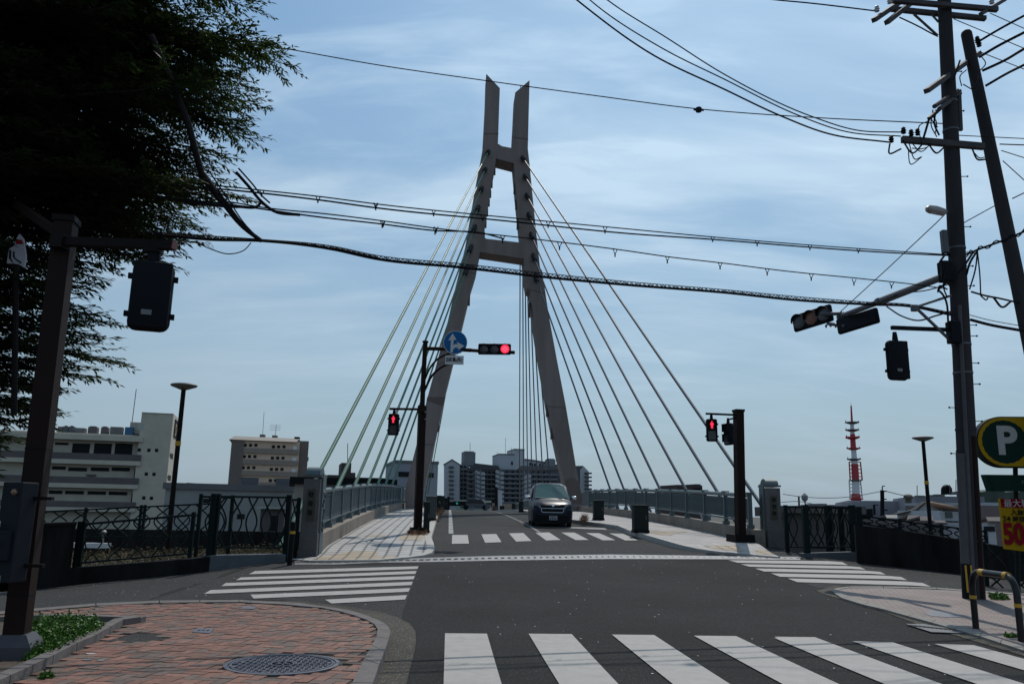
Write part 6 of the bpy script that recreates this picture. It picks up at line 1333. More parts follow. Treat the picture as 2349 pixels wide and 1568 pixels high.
# --- brown apartment block
fb = Facade(Z8(1603, 0)[0], 205, Z8(2140, 0)[0], 216)
bb_ = thing('apartment_building', Vector(fb.A) - Vector((0, 0, 3.4)), 'tan seven-storey apartment block with rows of triple small windows, left of the bridge', 'building')
M_TAN = mat('tan_tiles', (.60, .45, .34), .85, var=.08, vscale=.4); M_TAN2 = mat('tan_parapet', (.27, .225, .19), .85, var=.08, vscale=.4); M_TAN3 = mat('brown_tiles', (.165, .135, .12), .85, var=.1, vscale=.4)
zf_ = lambda x, y: fb.hit(*Z8(x, y))[1]; sf_ = lambda x, y: fb.hit(*Z8(x, y))[0]
mb = MB(); fb.box(mb, sf_(1700, 600), sf_(2140, 600), -3.4, zf_(1900, 415), -12, 0); mb.build('wall', M_TAN, bb_)
mb = MB(); fb.box(mb, sf_(1603, 600), sf_(1703, 600), -3.4, zf_(1650, 405), -12, .5); mb.build('side_bay', M_TAN3, bb_)
mb = MB(); e0 = sf_(1598, 410); e1 = sf_(2125, 430); z0 = zf_(1650, 408); z1 = zf_(1650, 366); r0 = sf_(1632, 366); r1_ = sf_(2085, 400)
mb.prism([fb.A + fb.u * e0 + fb.n * .9 + Vector((0, 0, z0)), fb.A + fb.u * r0 - fb.n * 5 + Vector((0, 0, z1)), fb.A + fb.u * e0 - fb.n * 12 + Vector((0, 0, z0))], fb.u * (e1 - e0)); mb.build('roof', mat('roof_pale_brown', (.24, .205, .18), .7), bb_)
mb = MB(); fb.box(mb, sf_(2135, 600), sf_(2212, 600), -3.4, zf_(2180, 414), -10, -1.2)
for y in (450, 540, 632, 720):
    fb.pbox(mb, *[Z8(2205, 0)[0], Z8(2222, 0)[0], Z8(0, y)[1], Z8(0, y + 30)[1]], -3, -1.5)
mb.build('stair_wing', M_TAN3, bb_)
for r in range(6):
    y = 450 + 88 * r; dx_ = -8 * r
    for x in (1725, 1766, 1808, 1945, 1986, 2028): mb = MB(); fb.pbox(mb, Z8(x + dx_ - 12, 0)[0], Z8(x + dx_ + 12, 0)[0], Z8(0, y - 11 + (x > 1900) * 12)[1], Z8(0, y + 11 + (x > 1900) * 12)[1], 0, .1); mb.build('window', M_WIN, bb_)
    mb = MB(); fb.pbox(mb, Z8(1712 + dx_, 0)[0], Z8(2140 + dx_ * .3, 0)[0], Z8(0, y + 28)[1], Z8(0, y + 66)[1], 0, .5); mb.build('balcony', M_TAN2, bb_)
    mb = MB(); fb.pbox(mb, Z8(2097 + dx_ * .6, 0)[0], Z8(2128 + dx_ * .6, 0)[0], Z8(0, y + 8)[1], Z8(0, y + 36)[1], 0, .12); mb.build('stair_opening', mat('opening_sky_tone', (.62, .66, .70), .6), bb_)  # pale plates painted for the bright sky showing through the stair openings
for (x, yb, yt, r) in ((1872, 385, 190, .06), (1968, 392, 290, .06)):
    mb = MB(); p = P(*Z8(x - 12, yb), 216); q = P(*Z8(x, yt), 216); mb.tube([p - Vector((0, 0, 1)), q], r, 5)
    mb.box(p, (1.2, 1.2, 1.2))
    if x == 1968:
        for k in range(4): c_ = q.lerp(p, .05 + k * .12); mb.bar(c_ - Vector((1.6, 0, 0)), c_ + Vector((1.2, 0, 0)), .06, .06)
    mb.build('antenna_mast', M_ROOFG, bb_)
mb = MB(); p = P(*Z8(2130, 410), 214); mb.box(p, (1.2, 1.2, 1.6)); mb.build('roof_tank', M_BLACK, bb_)
# generic small block builder
def block(name, label, x0, D0, x1, D1, ytop, dep, wallm, wins=(), roof=None, base=-3.4, eaves=0.0, roofm=None, extra=None, winm=None):
    f = Facade(x0, D0, x1, D1); r = thing(name, Vector(f.A) + Vector((0, 0, base)), label, 'building'); zt_ = f.hit((x0 + x1) / 2, ytop)[1]
    mb = MB(); f.box(mb, 0, f.L, base, zt_, -dep, 0); mb.build('wall', wallm, r)
    if roof: mb = MB(); f.box(mb, -eaves, f.L + eaves, zt_, zt_ + roof, -dep - eaves, eaves); mb.build('roof', roofm or M_ROOFG, r)
    for (a, b, c, d) in wins: mb = MB(); f.pbox(mb, a, b, c, d, 0, .12); mb.build('window', winm or M_WIN, r)
    return f, r, zt_
M_DKBR = mat('dark_brown_tiles', (.055, .040, .038), .8, var=.2, vscale=.3)
M_LAV = mat('pale_lavender_render', (.27, .27, .295), .8, var=.08, vscale=.4)
f_, r_, z9 = block('house', 'cream house with a black roof edge behind the left bridge pillar', 674, 75, 895, 82, Z4(0, 408)[1], 10, mat('house_cream', (.30, .27, .235), .85, var=.1, vscale=.5), roof=.62, eaves=.5, roofm=M_BLACK, wins=[(Z4(565, 0)[0], Z4(660, 0)[0], Z4(0, 420)[1], Z4(0, 437)[1])])
f_, r_, z9 = block('apartment_building', 'dark brown building with a square roof tower behind the green stay cables', Z4(615, 0)[0], 150, Z4(1352, 0)[0], 158, Z4(0, 318)[1], 14, M_DKBR)
mb = MB(); f_.pbox(mb, Z4(778, 0)[0], Z4(893, 0)[0], Z4(0, 148)[1], Z4(0, 330)[1], -8, 0); f_.pbox(mb, Z4(890, 0)[0], Z4(945, 0)[0], Z4(0, 262)[1], Z4(0, 330)[1], -8, -.2); f_.pbox(mb, Z4(618, 0)[0], Z4(780, 0)[0], Z4(0, 290)[1], Z4(0, 325)[1], -8, .2)
mb.build('roof_tower', M_DKBR, r_); mb = MB(); p = P(*Z4(852, 150), 152); q = P(*Z4(854, -80), 152); mb.tube([p, q], .07, 5); mb.build('antenna_mast', M_STEEL, r_)
for k in range(6): mb = MB(); x = 960 + k * 62; f_.pbox(mb, Z4(x, 0)[0], Z4(x + 34, 0)[0], Z4(0, 335)[1], Z4(0, 360)[1], 0, .1); mb.build('window', M_WIN, r_)
block('apartment_building', 'pale blue-grey block with a wide dark window strip behind the left tower leg', Z4(1390, 0)[0], 120, Z4(1900, 0)[0], 125, Z4(0, 155)[1], 12, mat('blue_grey_render', (.25, .27, .31), .8, var=.06, vscale=.4), roof=.4, eaves=.1,
      wins=[(Z4(1450, 0)[0], Z4(1575, 0)[0], Z4(0, 252)[1], Z4(0, 310)[1]), (Z4(1780, 0)[0], Z4(1862, 0)[0], Z4(0, 265)[1], Z4(0, 320)[1])])
# --- big apartment complex at the end of the bridge
M_AG = mat('apartment_grey_blue', (.18, .19, .21), .85, var=.12, vscale=.15); M_AW = mat('apartment_pale', (.40, .42, .45), .85, var=.06, vscale=.15); M_AD = mat('apartment_dark', (.085, .088, .10), .85, var=.2, vscale=.15)
def zz3(x, y): return Z3(x, y)
def complex_(label, parts, floors, root_d, x0, x1):
    r = thing('apartment_building', P(x0, 1172, root_d), label, 'building'); return r
def fbox(r, nm, m, D0, D1, x0, x1, y0, y1, o0, o1, z0=None):
    a = Z3(x0, y0); b = Z3(x1, y1); f = Facade(a[0], D0, b[0], D1); mb = MB()
    zt_ = f.hit((a[0] + b[0]) / 2, a[1])[1]; zb_ = f.hit((a[0] + b[0]) / 2, b[1])[1] if z0 is None else z0
    f.box(mb, 0, f.L, zb_, zt_, o0, o1); mb.build(nm, m, r); return f
DB = 420
# block 1: gabled white slab with side windows
r = thing('apartment_building', P(*Z3(220, 800), DB), 'pale gable-ended apartment block, leftmost of the cluster at the far end of the bridge', 'building')
f = Facade(Z3(222, 0)[0], DB, Z3(405, 0)[0], DB)
def fpoly(f, lst, o0, dep_): 
    out_ = []
    for p in lst: s_, z = f.hit(*Z3(*p)); out_.append(f.A + f.u * s_ + f.n * o0 + Vector((0, 0, z)))
    mb = MB(); mb.prism(out_, -f.n * dep_); return mb
fpoly(f, [(222, 322), (318, 266), (405, 318), (405, 900), (222, 900)], 0, 30).build('gable_wall', M_AW, r)
fpoly(f, [(215, 322), (318, 258), (410, 318), (410, 308), (318, 250), (215, 312)], .4, 31).build('roof', M_ROOFG, r)
fbox(r, 'side_wing', M_AG, DB + 3, DB + 12, 403, 505, 312, 900, -20, 0); fbox(r, 'roof_tower', M_AG, DB + 8, DB + 9, 440, 578, 168, 330, -12, 0); fbox(r, 'roof_tower_cap', M_AG, DB + 8, DB + 9, 450, 560, 158, 172, -12, .2)
for k in range(9):
    y = 335 + k * 52
    for (xa, xb) in ((282, 336),): mb = MB(); a = Z3(xa, y); b = Z3(xb, y + 22); f.pbox(mb, a[0], b[0], a[1], b[1], -.1, 1.2); mb.build('balcony', M_AD, r)
    fs = Facade(Z3(403, 0)[0], DB + 3, Z3(505, 0)[0], DB + 12)
    for x in (418, 455): mb = MB(); fs.pbox(mb, Z3(x, 0)[0], Z3(x + 26, 0)[0], Z3(0, y - 5)[1], Z3(0, y + 16)[1], 0, .3); mb.build('window', M_WIN, r)
mb = MB(); p = P(*Z3(529, 160), DB + 12); q = P(*Z3(530, 60), DB + 12); mb.tube([p, q], .12, 5); mb.build('antenna_mast', M_ROOFG, r)
# block 2: dark block with zigzag stairs
def stairs(r, x0, x1, ya, yb, n, D, dirn=1, par=None):
    f = Facade(Z3(x0, 0)[0], D, Z3(x1, 0)[0], D)
    for k in range(n):
        y = ya + (yb - ya) * k / (n - 1); mb = MB()
        aL = f.hit(*Z3(x0, y)); aR = f.hit(*Z3(x1, y + 28)) if dirn > 0 else f.hit(*Z3(x1, y - 28))
        P0 = f.A + f.u * aL[0] + Vector((0, 0, aL[1])); P1 = f.A + f.u * (aL[0] + (aR[0] - aL[0]) * .55) + Vector((0, 0, aR[1])); P2 = f.A + f.u * aR[0] + Vector((0, 0, aR[1]))
        mb.bar(P0, P1, .5, 1.3); mb.bar(P1, P2, .5, 1.5); mb.build('stair_flight', M_AW, r)
r = thing('apartment_building', P(*Z3(500, 800), DB - 6), 'dark apartment block with a zigzag outside staircase, second from left in the far cluster', 'building')
fbox(r, 'wall', M_AD, DB - 4, DB - 4, 490, 870, 352, 900, -25, 0)
f = Facade(Z3(485, 0)[0], DB - 4, Z3(870, 0)[0], DB - 4); fpoly(f, [(480, 385), (560, 325), (580, 298), (862, 330), (870, 352), (870, 372), (490, 390)], .6, 24).build('roof', mat('roof_dark_grey', (.06, .062, .07), .8), r)
for k in range(8):
    y = 395 + k * 56
    for x in (520, 690, 740, 790): mb = MB(); f.pbox(mb, Z3(x, 0)[0], Z3(x + 34, 0)[0], Z3(0, y)[1], Z3(0, y + 24)[1], 0, .3); mb.build('window', M_WIN, r)
    mb = MB(); f.pbox(mb, Z3(492, 0)[0], Z3(870, 0)[0], Z3(0, y + 28)[1], Z3(0, y + 40)[1], 0, .7); mb.build('gallery', M_AG, r)
stairs(r, 590, 705, 395, 760, 8, DB - 9); mb = MB(); p = P(*Z3(650, 380), DB - 9.5); q = P(*Z3(650, 850), DB - 9.5); mb.tube([p, q], .3, 6); p = P(*Z3(600, 400), DB - 9.5); q = P(*Z3(600, 850), DB - 9.5); mb.tube([p, q], .25, 6); mb.build('stair_post', M_AG, r)
# block 3: pale slab with roof tower
r = thing('apartment_building', P(*Z3(900, 800), DB + 4), 'pale stepped apartment block with a square roof tower, middle of the far cluster', 'building')
f = Facade(Z3(868, 0)[0], DB + 2, Z3(1560, 0)[0], DB + 8)
fpoly(f, [(870, 198), (1050, 205), (1050, 140), (1168, 146), (1168, 252), (1260, 262), (1410, 290), (1560, 322), (1560, 900), (870, 900)], 0, 20).build('wall', M_AW, r)
fbox(r, 'roof_tower', M_AG, DB + 3, DB + 3, 1412, 1528, 256, 330, -12, .4); fbox(r, 'roof_tower_cap', M_AG, DB + 3, DB + 3, 1425, 1515, 245, 258, -10, .3)
fpoly(f, [(866, 195), (1050, 202), (1050, 190), (866, 185)], .3, 20).build('parapet', M_AG, r); fpoly(f, [(1046, 140), (1170, 146), (1170, 134), (1046, 128)], .3, 20).build('parapet', M_AG, r)
fpoly(f, [(1168, 262), (1260, 270), (1410, 298), (1560, 330), (1560, 318), (1410, 282), (1260, 256), (1168, 246)], .5, 20).build('roof', M_ROOFG, r)
mb = MB(); f.pbox(mb, Z3(1012, 0)[0], Z3(1030, 0)[0], Z3(0, 280)[1], Z3(0, 318)[1], 0, .3); mb.build('window', M_WIN, r)
for k, x in enumerate((1225, 1250, 1280, 1340, 1370, 1440)): mb = MB(); f.pbox(mb, Z3(x, 0)[0], Z3(x + 18, 0)[0], Z3(0, 295 + k * 4)[1], Z3(0, 325 + k * 4)[1], 0, .3); mb.build('window', M_WIN, r)
for (x, ya, yb) in ((945, 200, 0), (847, 300, 165), (1015, 195, 115), (1437, 245, 170)): mb = MB(); mb.tube([P(*Z3(x, ya), DB + 8), P(*Z3(x, yb), DB + 8)], .10, 5); mb.build('antenna_mast', M_ROOFG, r)
# block 4: dark front block
r = thing('apartment_building', P(*Z3(1100, 800), DB - 16), 'dark front apartment block with open galleries, behind the van in the far cluster', 'building')
f = Facade(Z3(850, 0)[0], DB - 15, Z3(1600, 0)[0], DB - 12); fbox(r, 'wall', M_AD, DB - 15, DB - 12, 850, 1600, 378, 900, -20, 0)
fpoly(f, [(1060, 380), (1120, 330), (1560, 330), (1600, 380)], .3, 12).build('roof', M_ROOFG, r)
for k in range(8):
    y = 385 + k * 56; mb = MB(); f.pbox(mb, Z3(905, 0)[0], Z3(1560, 0)[0], Z3(0, y + 34)[1], Z3(0, y + 54)[1], 0, 1.0); mb.build('gallery', M_AG, r)
    for x in (945, 1015, 1085, 1245, 1310, 1375, 1440): mb = MB(); f.pbox(mb, Z3(x, 0)[0], Z3(x + 30, 0)[0], Z3(0, y + 6)[1], Z3(0, y + 32)[1], 0, .3); mb.build('window', M_WIN, r)
stairs(r, 830, 925, 390, 770, 8, DB - 18); stairs(r, 1150, 1245, 480, 800, 7, DB - 20, -1)
mb = MB()
for x in (880, 1112, 1165, 1210): mb.tube([P(*Z3(x, 385), DB - 20), P(*Z3(x, 850), DB - 20)], .3, 6)
mb.build('stair_post', M_AG, r)
# block 5: right end
r = thing('apartment_building', P(*Z3(1780, 800), DB + 3), 'pale gable-ended apartment block with side balconies, just right of the right tower leg', 'building')
f = Facade(Z3(1700, 0)[0], DB, Z3(1925, 0)[0], DB + 3)
fpoly(f, [(1822, 378), (1862, 332), (1925, 398), (1925, 700), (1822, 700)], 0, 20).build('gable_wall', M_AW, r); fpoly(f, [(1700, 330), (1862, 328), (1822, 384), (1822, 700), (1700, 700)], -.4, 20).build('wall', M_AD, r)
for k in range(6): mb = MB(); y = 400 + k * 46; f.pbox(mb, Z3(1872, 0)[0], Z3(1948, 0)[0], Z3(0, y + 8)[1], Z3(0, y + 26)[1], -.1, 1.6); mb.build('balcony', M_AD, r)
# --- small brown building on the right, low roofs behind the right railing
f_, r_, _z = block('apartment_building', 'small dark brown stepped block behind the right railing', Z5(1178, 0)[0], 330, Z5(1525, 0)[0], 340, Z5(0, 470)[1], 20, M_DKBR)
mb = MB(); f_.pbox(mb, Z5(1205, 0)[0], Z5(1500, 0)[0], Z5(0, 408)[1], Z5(0, 475)[1], -18, -.3); f_.pbox(mb, Z5(1425, 0)[0], Z5(1482, 0)[0], Z5(0, 397)[1], Z5(0, 410)[1], -10, -.4); mb.build('upper_storey', M_DKBR, r_)
for k in range(4):
    for j in range(2): mb = MB(); x = 1395 + k * 28; y = 440 + j * 50; f_.pbox(mb, Z5(x, 0)[0], Z5(x + 14, 0)[0], Z5(0, y)[1], Z5(0, y + 26)[1], 0, .2); mb.build('window', M_WIN, r_)
block('house', 'low flat grey roof just above the right railing next to the tower leg', Z5(180, 0)[0], 200, Z5(470, 0)[0], 210, Z5(0, 498)[1], 15, M_ROOFG)
mb = MB(); f_ = Facade(Z5(228, 0)[0], 205, Z5(298, 0)[0], 205); f_.pbox(mb, Z5(228, 0)[0], Z5(298, 0)[0], Z5(0, 478)[1], Z5(0, 505)[1], -3, 0); single(mb, 'water_tank', M_AG, 'small roof block on the low flat grey roof right of the tower leg', 'tank')
mb = MB(); p = P(*Z5(597, 530), 180); mb.tube([p, P(*Z5(597, 485), 180)], 1.9, 12); single(mb, 'water_tank', M_DKBR, 'small dark round tank above the right railing, between two stay cables', 'tank', smooth=True)
# ================================================================== RED AND WHITE MAST
DMst = 420; TM = lambda x, y: P(*Z6(x, y), DMst)
rX = thing('radio_mast', TM(830, 430), 'red and white banded steel radio mast with platforms, on the right skyline', 'mast')
M_MR = mat('mast_red', (.42, .035, .045), .6); M_MW = mat('mast_white', (.65, .65, .68), .6)
def seg(y0, y1, w0, w1, m, x0=None, x1=None, Zf=Z6):
    D = DMst; a = P(*Zf(x0, y0), D); b = P(*Zf(x1, y1), D); k = D / F / 1.7444 / 1.568 * 1.0
    mb = MB(); mb.tube([a, b], [w0 * k / 2, w1 * k / 2], 10); mb.build('mast_section', m, rX, smooth=True)
seg(425, 375, 62, 54, M_MR, 829, 827); seg(375, 288, 46, 44, M_MW, 827, 825); seg(288, 188, 44, 42, M_MR, 825, 819); seg(188, 100, 38, 30, M_MW, 819, 813); seg(100, 0, 32, 26, M_MR, 813, 808)
seg(1568, 1468, 32, 28, M_MR, 810, 805, Z7); seg(1468, 1392, 26, 22, M_MW, 805, 802, Z7); seg(1392, 1290, 14, 9, M_MR, 802, 797, Z7); seg(1290, 1274, 4, 3, M_MW, 797, 797, Z7)
k = DMst / F / 1.7444 / 1.568
for (x, y, w_, Zf, m) in ((815, 160, 84, Z6, M_ROOFG), (812, 92, 84, Z6, M_MR), (808, 22, 84, Z6, M_MR), (824, 292, 76, Z6, M_ROOFG), (805, 1492, 84, Z7, M_MR), (804, 1443, 84, Z7, M_ROOFG), (803, 1396, 86, Z7, M_ROOFG), (829, 408, 84, Z6, M_MR)):
    p = P(*Zf(x, y), DMst); mb = MB(); mb.lathe(p, [(w_ * k * .22, -w_ * k * .1), (w_ * k / 2, 0), (w_ * k / 2, w_ * k * .05), (w_ * k * .3, w_ * k * .06)], 14)
    for sx in (-1, 1): mb.tube([p + Vector((sx * w_ * k * .46, 0, 0)), p + Vector((sx * w_ * k * .46, 0, w_ * k * .16))], w_ * k * .03, 5)
    mb.build('platform', m, rX, smooth=True)
for (y0, y1, m) in ((405, 290, M_MW), (290, 175, M_MR)):
    for sx in (-1, 1):
        mb = MB(); a = P(*Z6(829 + sx * 38, y0), DMst); b = P(*Z6(820 + sx * 35, y1), DMst); mb.tube([a, b], .35, 5)
        for j in range(6): c_ = a.lerp(b, j / 5); mb.tube([c_, c_ + Vector((-sx * 2.4, 0, 0))], .25, 5)
        mb.build('ladder_frame', m, rX)
mb = MB(); 
# --- right skyline: factory, houses, hill, poles
f_, r_, z9 = block('factory_building', 'long pale grey factory with a flat roof beneath the radio mast, right', Z6(780, 0)[0], 190, Z6(2100, 0)[0], 160, Z6(0, 425)[1], 40, M_LAV)
f2_, r2_, z92 = block('factory_building', 'taller lavender-grey factory hall with a roof duct, behind the white house at right', QR(640, 0)[0], 165, QR(1720, 0)[0], 150, QR(0, 330)[1], 30, mat('factory_lavender', (.20, .205, .235), .8, var=.1, vscale=.3))
mb = MB(); pr = [P(*QR(1080, 300), 155), P(*QR(1095, 200), 155), P(*QR(1120, 192), 155), P(*QR(1150, 200), 155), P(*QR(1155, 300), 155)]; mb.tube(spline(pr, 4), .55, 8); mb.build('roof_duct', M_BLACK, r2_, smooth=True)
for (x0, x1, y0, y1) in ((650, 750, 318, 345), (870, 915, 308, 330), (1228, 1250, 258, 305), (945, 1060, 300, 330)): mb = MB(); p0 = P(*QR(x0, y1), 152); p1 = P(*QR(x1, y0), 152); c_ = (p0 + p1) / 2; mb.box(c_, (abs(p1.x - p0.x), 1.5, abs(p1.z - p0.z))); mb.build('roof_unit', M_ROOFG, r2_)
for (x, yb, yt) in ((660, 320, 160), (1268, 300, 70), (1172, 300, 150)): mb = MB(); mb.tube([P(*QR(x, yb), 152), P(*QR(x, yt), 152)], .07, 5); mb.build('antenna_mast', M_ROOFG, r2_)
mb = MB(); mb.tube([P(*QR(540, 570), 140), P(*QR(520, 370), 140)], .5, 10); mb.lathe(P(*QR(520, 372), 140), [(.5, 0), (.75, .1), (.7, .6), (.35, .8)], 10); mb.build('chimney', mat('chimney_tan', (.10, .08, .06), .8), r_, smooth=True)
mb = MB(); q0_ = P(*Z6(780, 432), 185); q1_ = P(*Z6(930, 500), 182); mb.box(((q0_.x + q1_.x) / 2, 186, (q0_.z - 4) / 2), (abs(q1_.x - q0_.x), 6, q0_.z + 4)); mb.build('annex', M_LAV, r_)
mb = MB(); p0 = P(*QC(1600, 690), 181); mb.box(p0 + Vector((1.4, 1.0, -.9)), (2.8, .6, 2.0)); mb.build('window', M_WIN, r_)
def gable_house(label, D, xl, xr, yw, xridge, yr, dep, wallm, roofm, wins=(), Zf=QR, skew=0.0):
    f = Facade(Zf(xl, 0)[0], D, Zf(xr, 0)[0], D + skew); r = thing('house', Vector(f.A) + Vector((0, 0, -3.4)), label, 'house')
    zw = f.hit(*Zf((xl + xr) / 2, yw))[1]; zr = f.hit(*Zf(xridge, yr))[1]; sr = f.hit(*Zf(xridge, yr))[0]
    mb = MB(); mb.prism([f.A + Vector((0, 0, -3.4)), f.A + f.u * f.L + Vector((0, 0, -3.4)), f.A + f.u * f.L + Vector((0, 0, zw)), f.A + f.u * sr + Vector((0, 0, zr)), f.A + Vector((0, 0, zw))], -f.n * dep); mb.build('wall', wallm, r)
    for (s0, s1) in ((-.5, sr), (f.L + .5, sr)):
        z0 = zw - .5 * (zr - zw) / max(.5, abs(sr - (0 if s0 < 0 else f.L))); mb = MB()
        p = [f.A + f.u * s0 + f.n * .5 + Vector((0, 0, z0 + .03)), f.A + f.u * s1 + f.n * .5 + Vector((0, 0, zr + .03)), f.A + f.u * s1 - f.n * (dep + .4) + Vector((0, 0, zr + .03)), f.A + f.u * s0 - f.n * (dep + .4) + Vector((0, 0, z0 + .03))]
        mb.prism(p, Vector((0, 0, .2))); mb.build('roof', roofm, r)
    for (a, b, c, d) in wins: mb = MB(); x0, y0 = Zf(a, c); x1, y1 = Zf(b, d); f.pbox(mb, x0, x1, y0, y1, 0, .08); mb.build('window', M_GLASSB, r)
    return f, r
def low_house(label, D, xl, xr, ye, yr, shift, wallm, roofm, wins=(), Zf=QR):
    """single-storey house whose ridge runs along the view: front roof slope shows"""
    f = Facade(Zf(xl, 0)[0], D, Zf(xr, 0)[0], D + 2); r = thing('house', Vector(f.A) + Vector((0, 0, -3.4)), label, 'house')
    ze = f.hit(*Zf((xl + xr) / 2, ye))[1]; mb = MB(); f.box(mb, .3, f.L - .3, -3.4, ze - .05, -6, 0); mb.build('wall', wallm, r)
    k = P(*Zf(xl + shift, yr), D + 3.2); k2 = P(*Zf(xr + shift, yr), D + 3.2); z = Vector((0, 0, 1))
    a = f.A + f.n * .4 + z * ze; b = f.A + f.u * f.L + f.n * .4 + z * ze; mb = MB(); mb.prism([a, b, k2, k], z * .14); mb.prism([k, k2, k2 + Vector((.4, 3.4, ze - k.z)), k + Vector((.4, 3.4, ze - k.z))], z * .14); mb.build('roof', roofm, r)
    for (a, b, c, d) in wins: mb = MB(); x0, y0 = Zf(a, c); x1, y1 = Zf(b, d); f.pbox(mb, x0, x1, y0, y1, 0, .08); mb.build('window', M_WIN, r)
M_HW = mat('house_white', (.48, .48, .50), .8, var=.06, vscale=.5); M_OR = mat('roof_orange_brown', (.26, .17, .12), .9, spec=.1, var=.12, vscale=1.5); M_RG = mat('roof_tile_grey', (.13, .11, .105), .9, spec=.1, var=.2, vscale=1.0)
# white house: gable to the left, long slope roof and front to the right
fhh = Facade(QR(640, 0)[0], 84, QR(1020, 0)[0], 80); rH = thing('house', Vector(fhh.A) + Vector((0, 0, -3.4)), 'white two-storey house with an orange-brown roof behind the right street lamp', 'house')
def q3(lst, f=fhh, o=0.0): 
    r = []
    for p in lst: s_, z = f.hit(*QR(*p)); r.append(f.A + f.u * s_ + f.n * o + Vector((0, 0, z)))
    return r
mb = MB(); mb.prism(q3([(640, 590), (800, 425), (862, 450), (1015, 560), (1015, 1000), (640, 1000)]), -fhh.n * .4); mb.build('gable_wall', M_HW, rH)
fr2 = Facade(QR(1015, 0)[0], 80, QR(1360, 0)[0], 83); mb = MB(); mb.prism(q3([(1010, 555), (1360, 560), (1360, 1000), (1010, 1000)], fr2), -fr2.n * 6); mb.build('wall', M_HW, rH)
e = q3([(855, 432), (1010, 555)], fhh, .3); e2 = q3([(1360, 548), (1120, 430)], fr2, .6); mb = MB(); mb.prism([e[0], e[1], e2[0], e2[1] - fr2.n * 3.5], Vector((0, 0, .15))); mb.build('roof', M_OR, rH)
mb = MB(); e = q3([(335, 615), (640, 545), (800, 425), (800, 405), (630, 535), (335, 603)], fhh, .35); mb.prism(e, -fhh.n * 3); mb.build('eaves', M_BLACK, rH); mb = MB(); e = q3([(850, 440), (1015, 560), (1015, 542), (860, 425)], fhh, .32); mb.prism(e, -fhh.n * .3); mb.build('eaves', M_BLACK, rH); mb = MB(); e = q3([(1010, 562), (1360, 572), (1360, 552), (1010, 546)], fr2, .7); mb.prism(e, -fr2.n * .3); mb.build('eaves', M_BLACK, rH)
for (x0, x1, y0, y1, f) in ((1100, 1205, 572, 668, fr2), (725, 745, 580, 630, fhh), (1110, 1215, 765, 820, fr2)): mb = MB(); f.pbox(mb, QR(x0, 0)[0], QR(x1, 0)[0], QR(0, y0)[1], QR(0, y1)[1], .01, .1); mb.build('window', M_GLASSB, rH)
mb = MB(); mb.prism(q3([(1040, 712), (1330, 722), (1345, 742), (1060, 738)], fr2, 1.2), -fr2.n * 1.2); mb.build('porch_roof', M_BLACK, rH)
low_house('low pale-roofed house in front of the white house, right of the street lamp', 66, 630, 835, 735, 668, 75, M_CREAMD, M_RG)
low_house('low wing with a grey roof between the street lamp and the dark wall', 60, 870, 1040, 770, 735, 45, M_CREAMD, M_RG, wins=[(885, 1020, 778, 820)])
low_house('low house with a grey roof left of the right street lamp', 74, 425, 605, 722, 652, 95, M_CREAMD, M_RG)
low_house('low grey-roofed house at the left of the right-hand house group', 90, 130, 330, 690, 640, 30, M_CREAMD, M_ROOFG)
low_house('pale low house seen between the utility pole and the price board', 62, 1680, 1900, 745, 682, 60, M_HW, M_RG, wins=[(1705, 1870, 800, 880)])
block('house', 'brownish pink block seen between the utility pole and the yellow price board', QR(1650, 0)[0], 90, QR(1980, 0)[0], 92, QR(0, 475)[1], 12, mat('pinkish_brown_render', (.17, .125, .12), .85, var=.1, vscale=.4), roof=.3, roofm=M_AW)
# houses seen through the right gate
block('house', 'grey house seen through the right-hand green fence, left one of two', Z6(395, 0)[0], 58, Z6(500, 0)[0], 58, Z6(0, 520)[1], 6, mat('house_dull_grey', (.12, .12, .125), .8, var=.1, vscale=.5), roof=.7, eaves=.4, roofm=M_RG, wins=[(Z6(440, 0)[0], Z6(460, 0)[0], Z6(0, 560)[1], Z6(0, 600)[1])])
block('house', 'brown-grey house seen through the right-hand green fence, right one of two', Z6(600, 0)[0], 54, Z6(830, 0)[0], 56, Z6(0, 500)[1], 6, mat('house_dull_brown', (.08, .07, .065), .8, var=.1, vscale=.5), roof=.5, eaves=.4, roofm=M_RG, wins=[(Z6(640, 0)[0], Z6(690, 0)[0], Z6(0, 560)[1], Z6(0, 600)[1])])
# far hill with trees
hm = MB(); pts = [P(2236 + k * 14, 1124 + 3 * math.sin(k * 1.3) + 2 * math.sin(k * 2.9) + k * .3, 1400) for k in range(22)]
hm.prism([Vector((pts[0].x, 1400, -3.6))] + pts + [Vector((pts[-1].x, 1400, -3.6))], Vector((0, 60, 0)))
M_HILL = mat('far_hill_green', (.055, .075, .065), .95, var=.5, vscale=.04)
o = hm.build('hills', M_HILL); o['kind'] = 'structure'
# far skyline blocks, low
M_SKY1 = mat('far_block_grey', (.13, .145, .165), .9, var=.2, vscale=.05)
for (x0, x1, y, D, lb) in ((Z6(370, 0)[0], Z6(560, 0)[0], Z6(0, 452)[1], 700, 'far low grey building on the skyline left of the radio mast'), (Z6(560, 0)[0], Z6(790, 0)[0], Z6(0, 447)[1], 640, 'far low dark flat building at the foot of the radio mast'), (Z6(600, 0)[0], Z6(645, 0)[0], Z6(0, 436)[1], 630, 'small raised roof block on the skyline left of the radio mast'), (416, 520, 1114, 500, 'far low blue-roofed building between office building and tan apartments'),
                         (423, 430, 1106, 480, 'small far brick block right beside the cream office building'), (Z5(1555, 0)[0], Z5(1590, 0)[0], Z5(0, 552)[1], 600, 'tiny far block right of the small brown stepped block')):
    f_, r_, _ = block('far_building', lb, x0, D, x1, D, y, 30, M_SKY1)
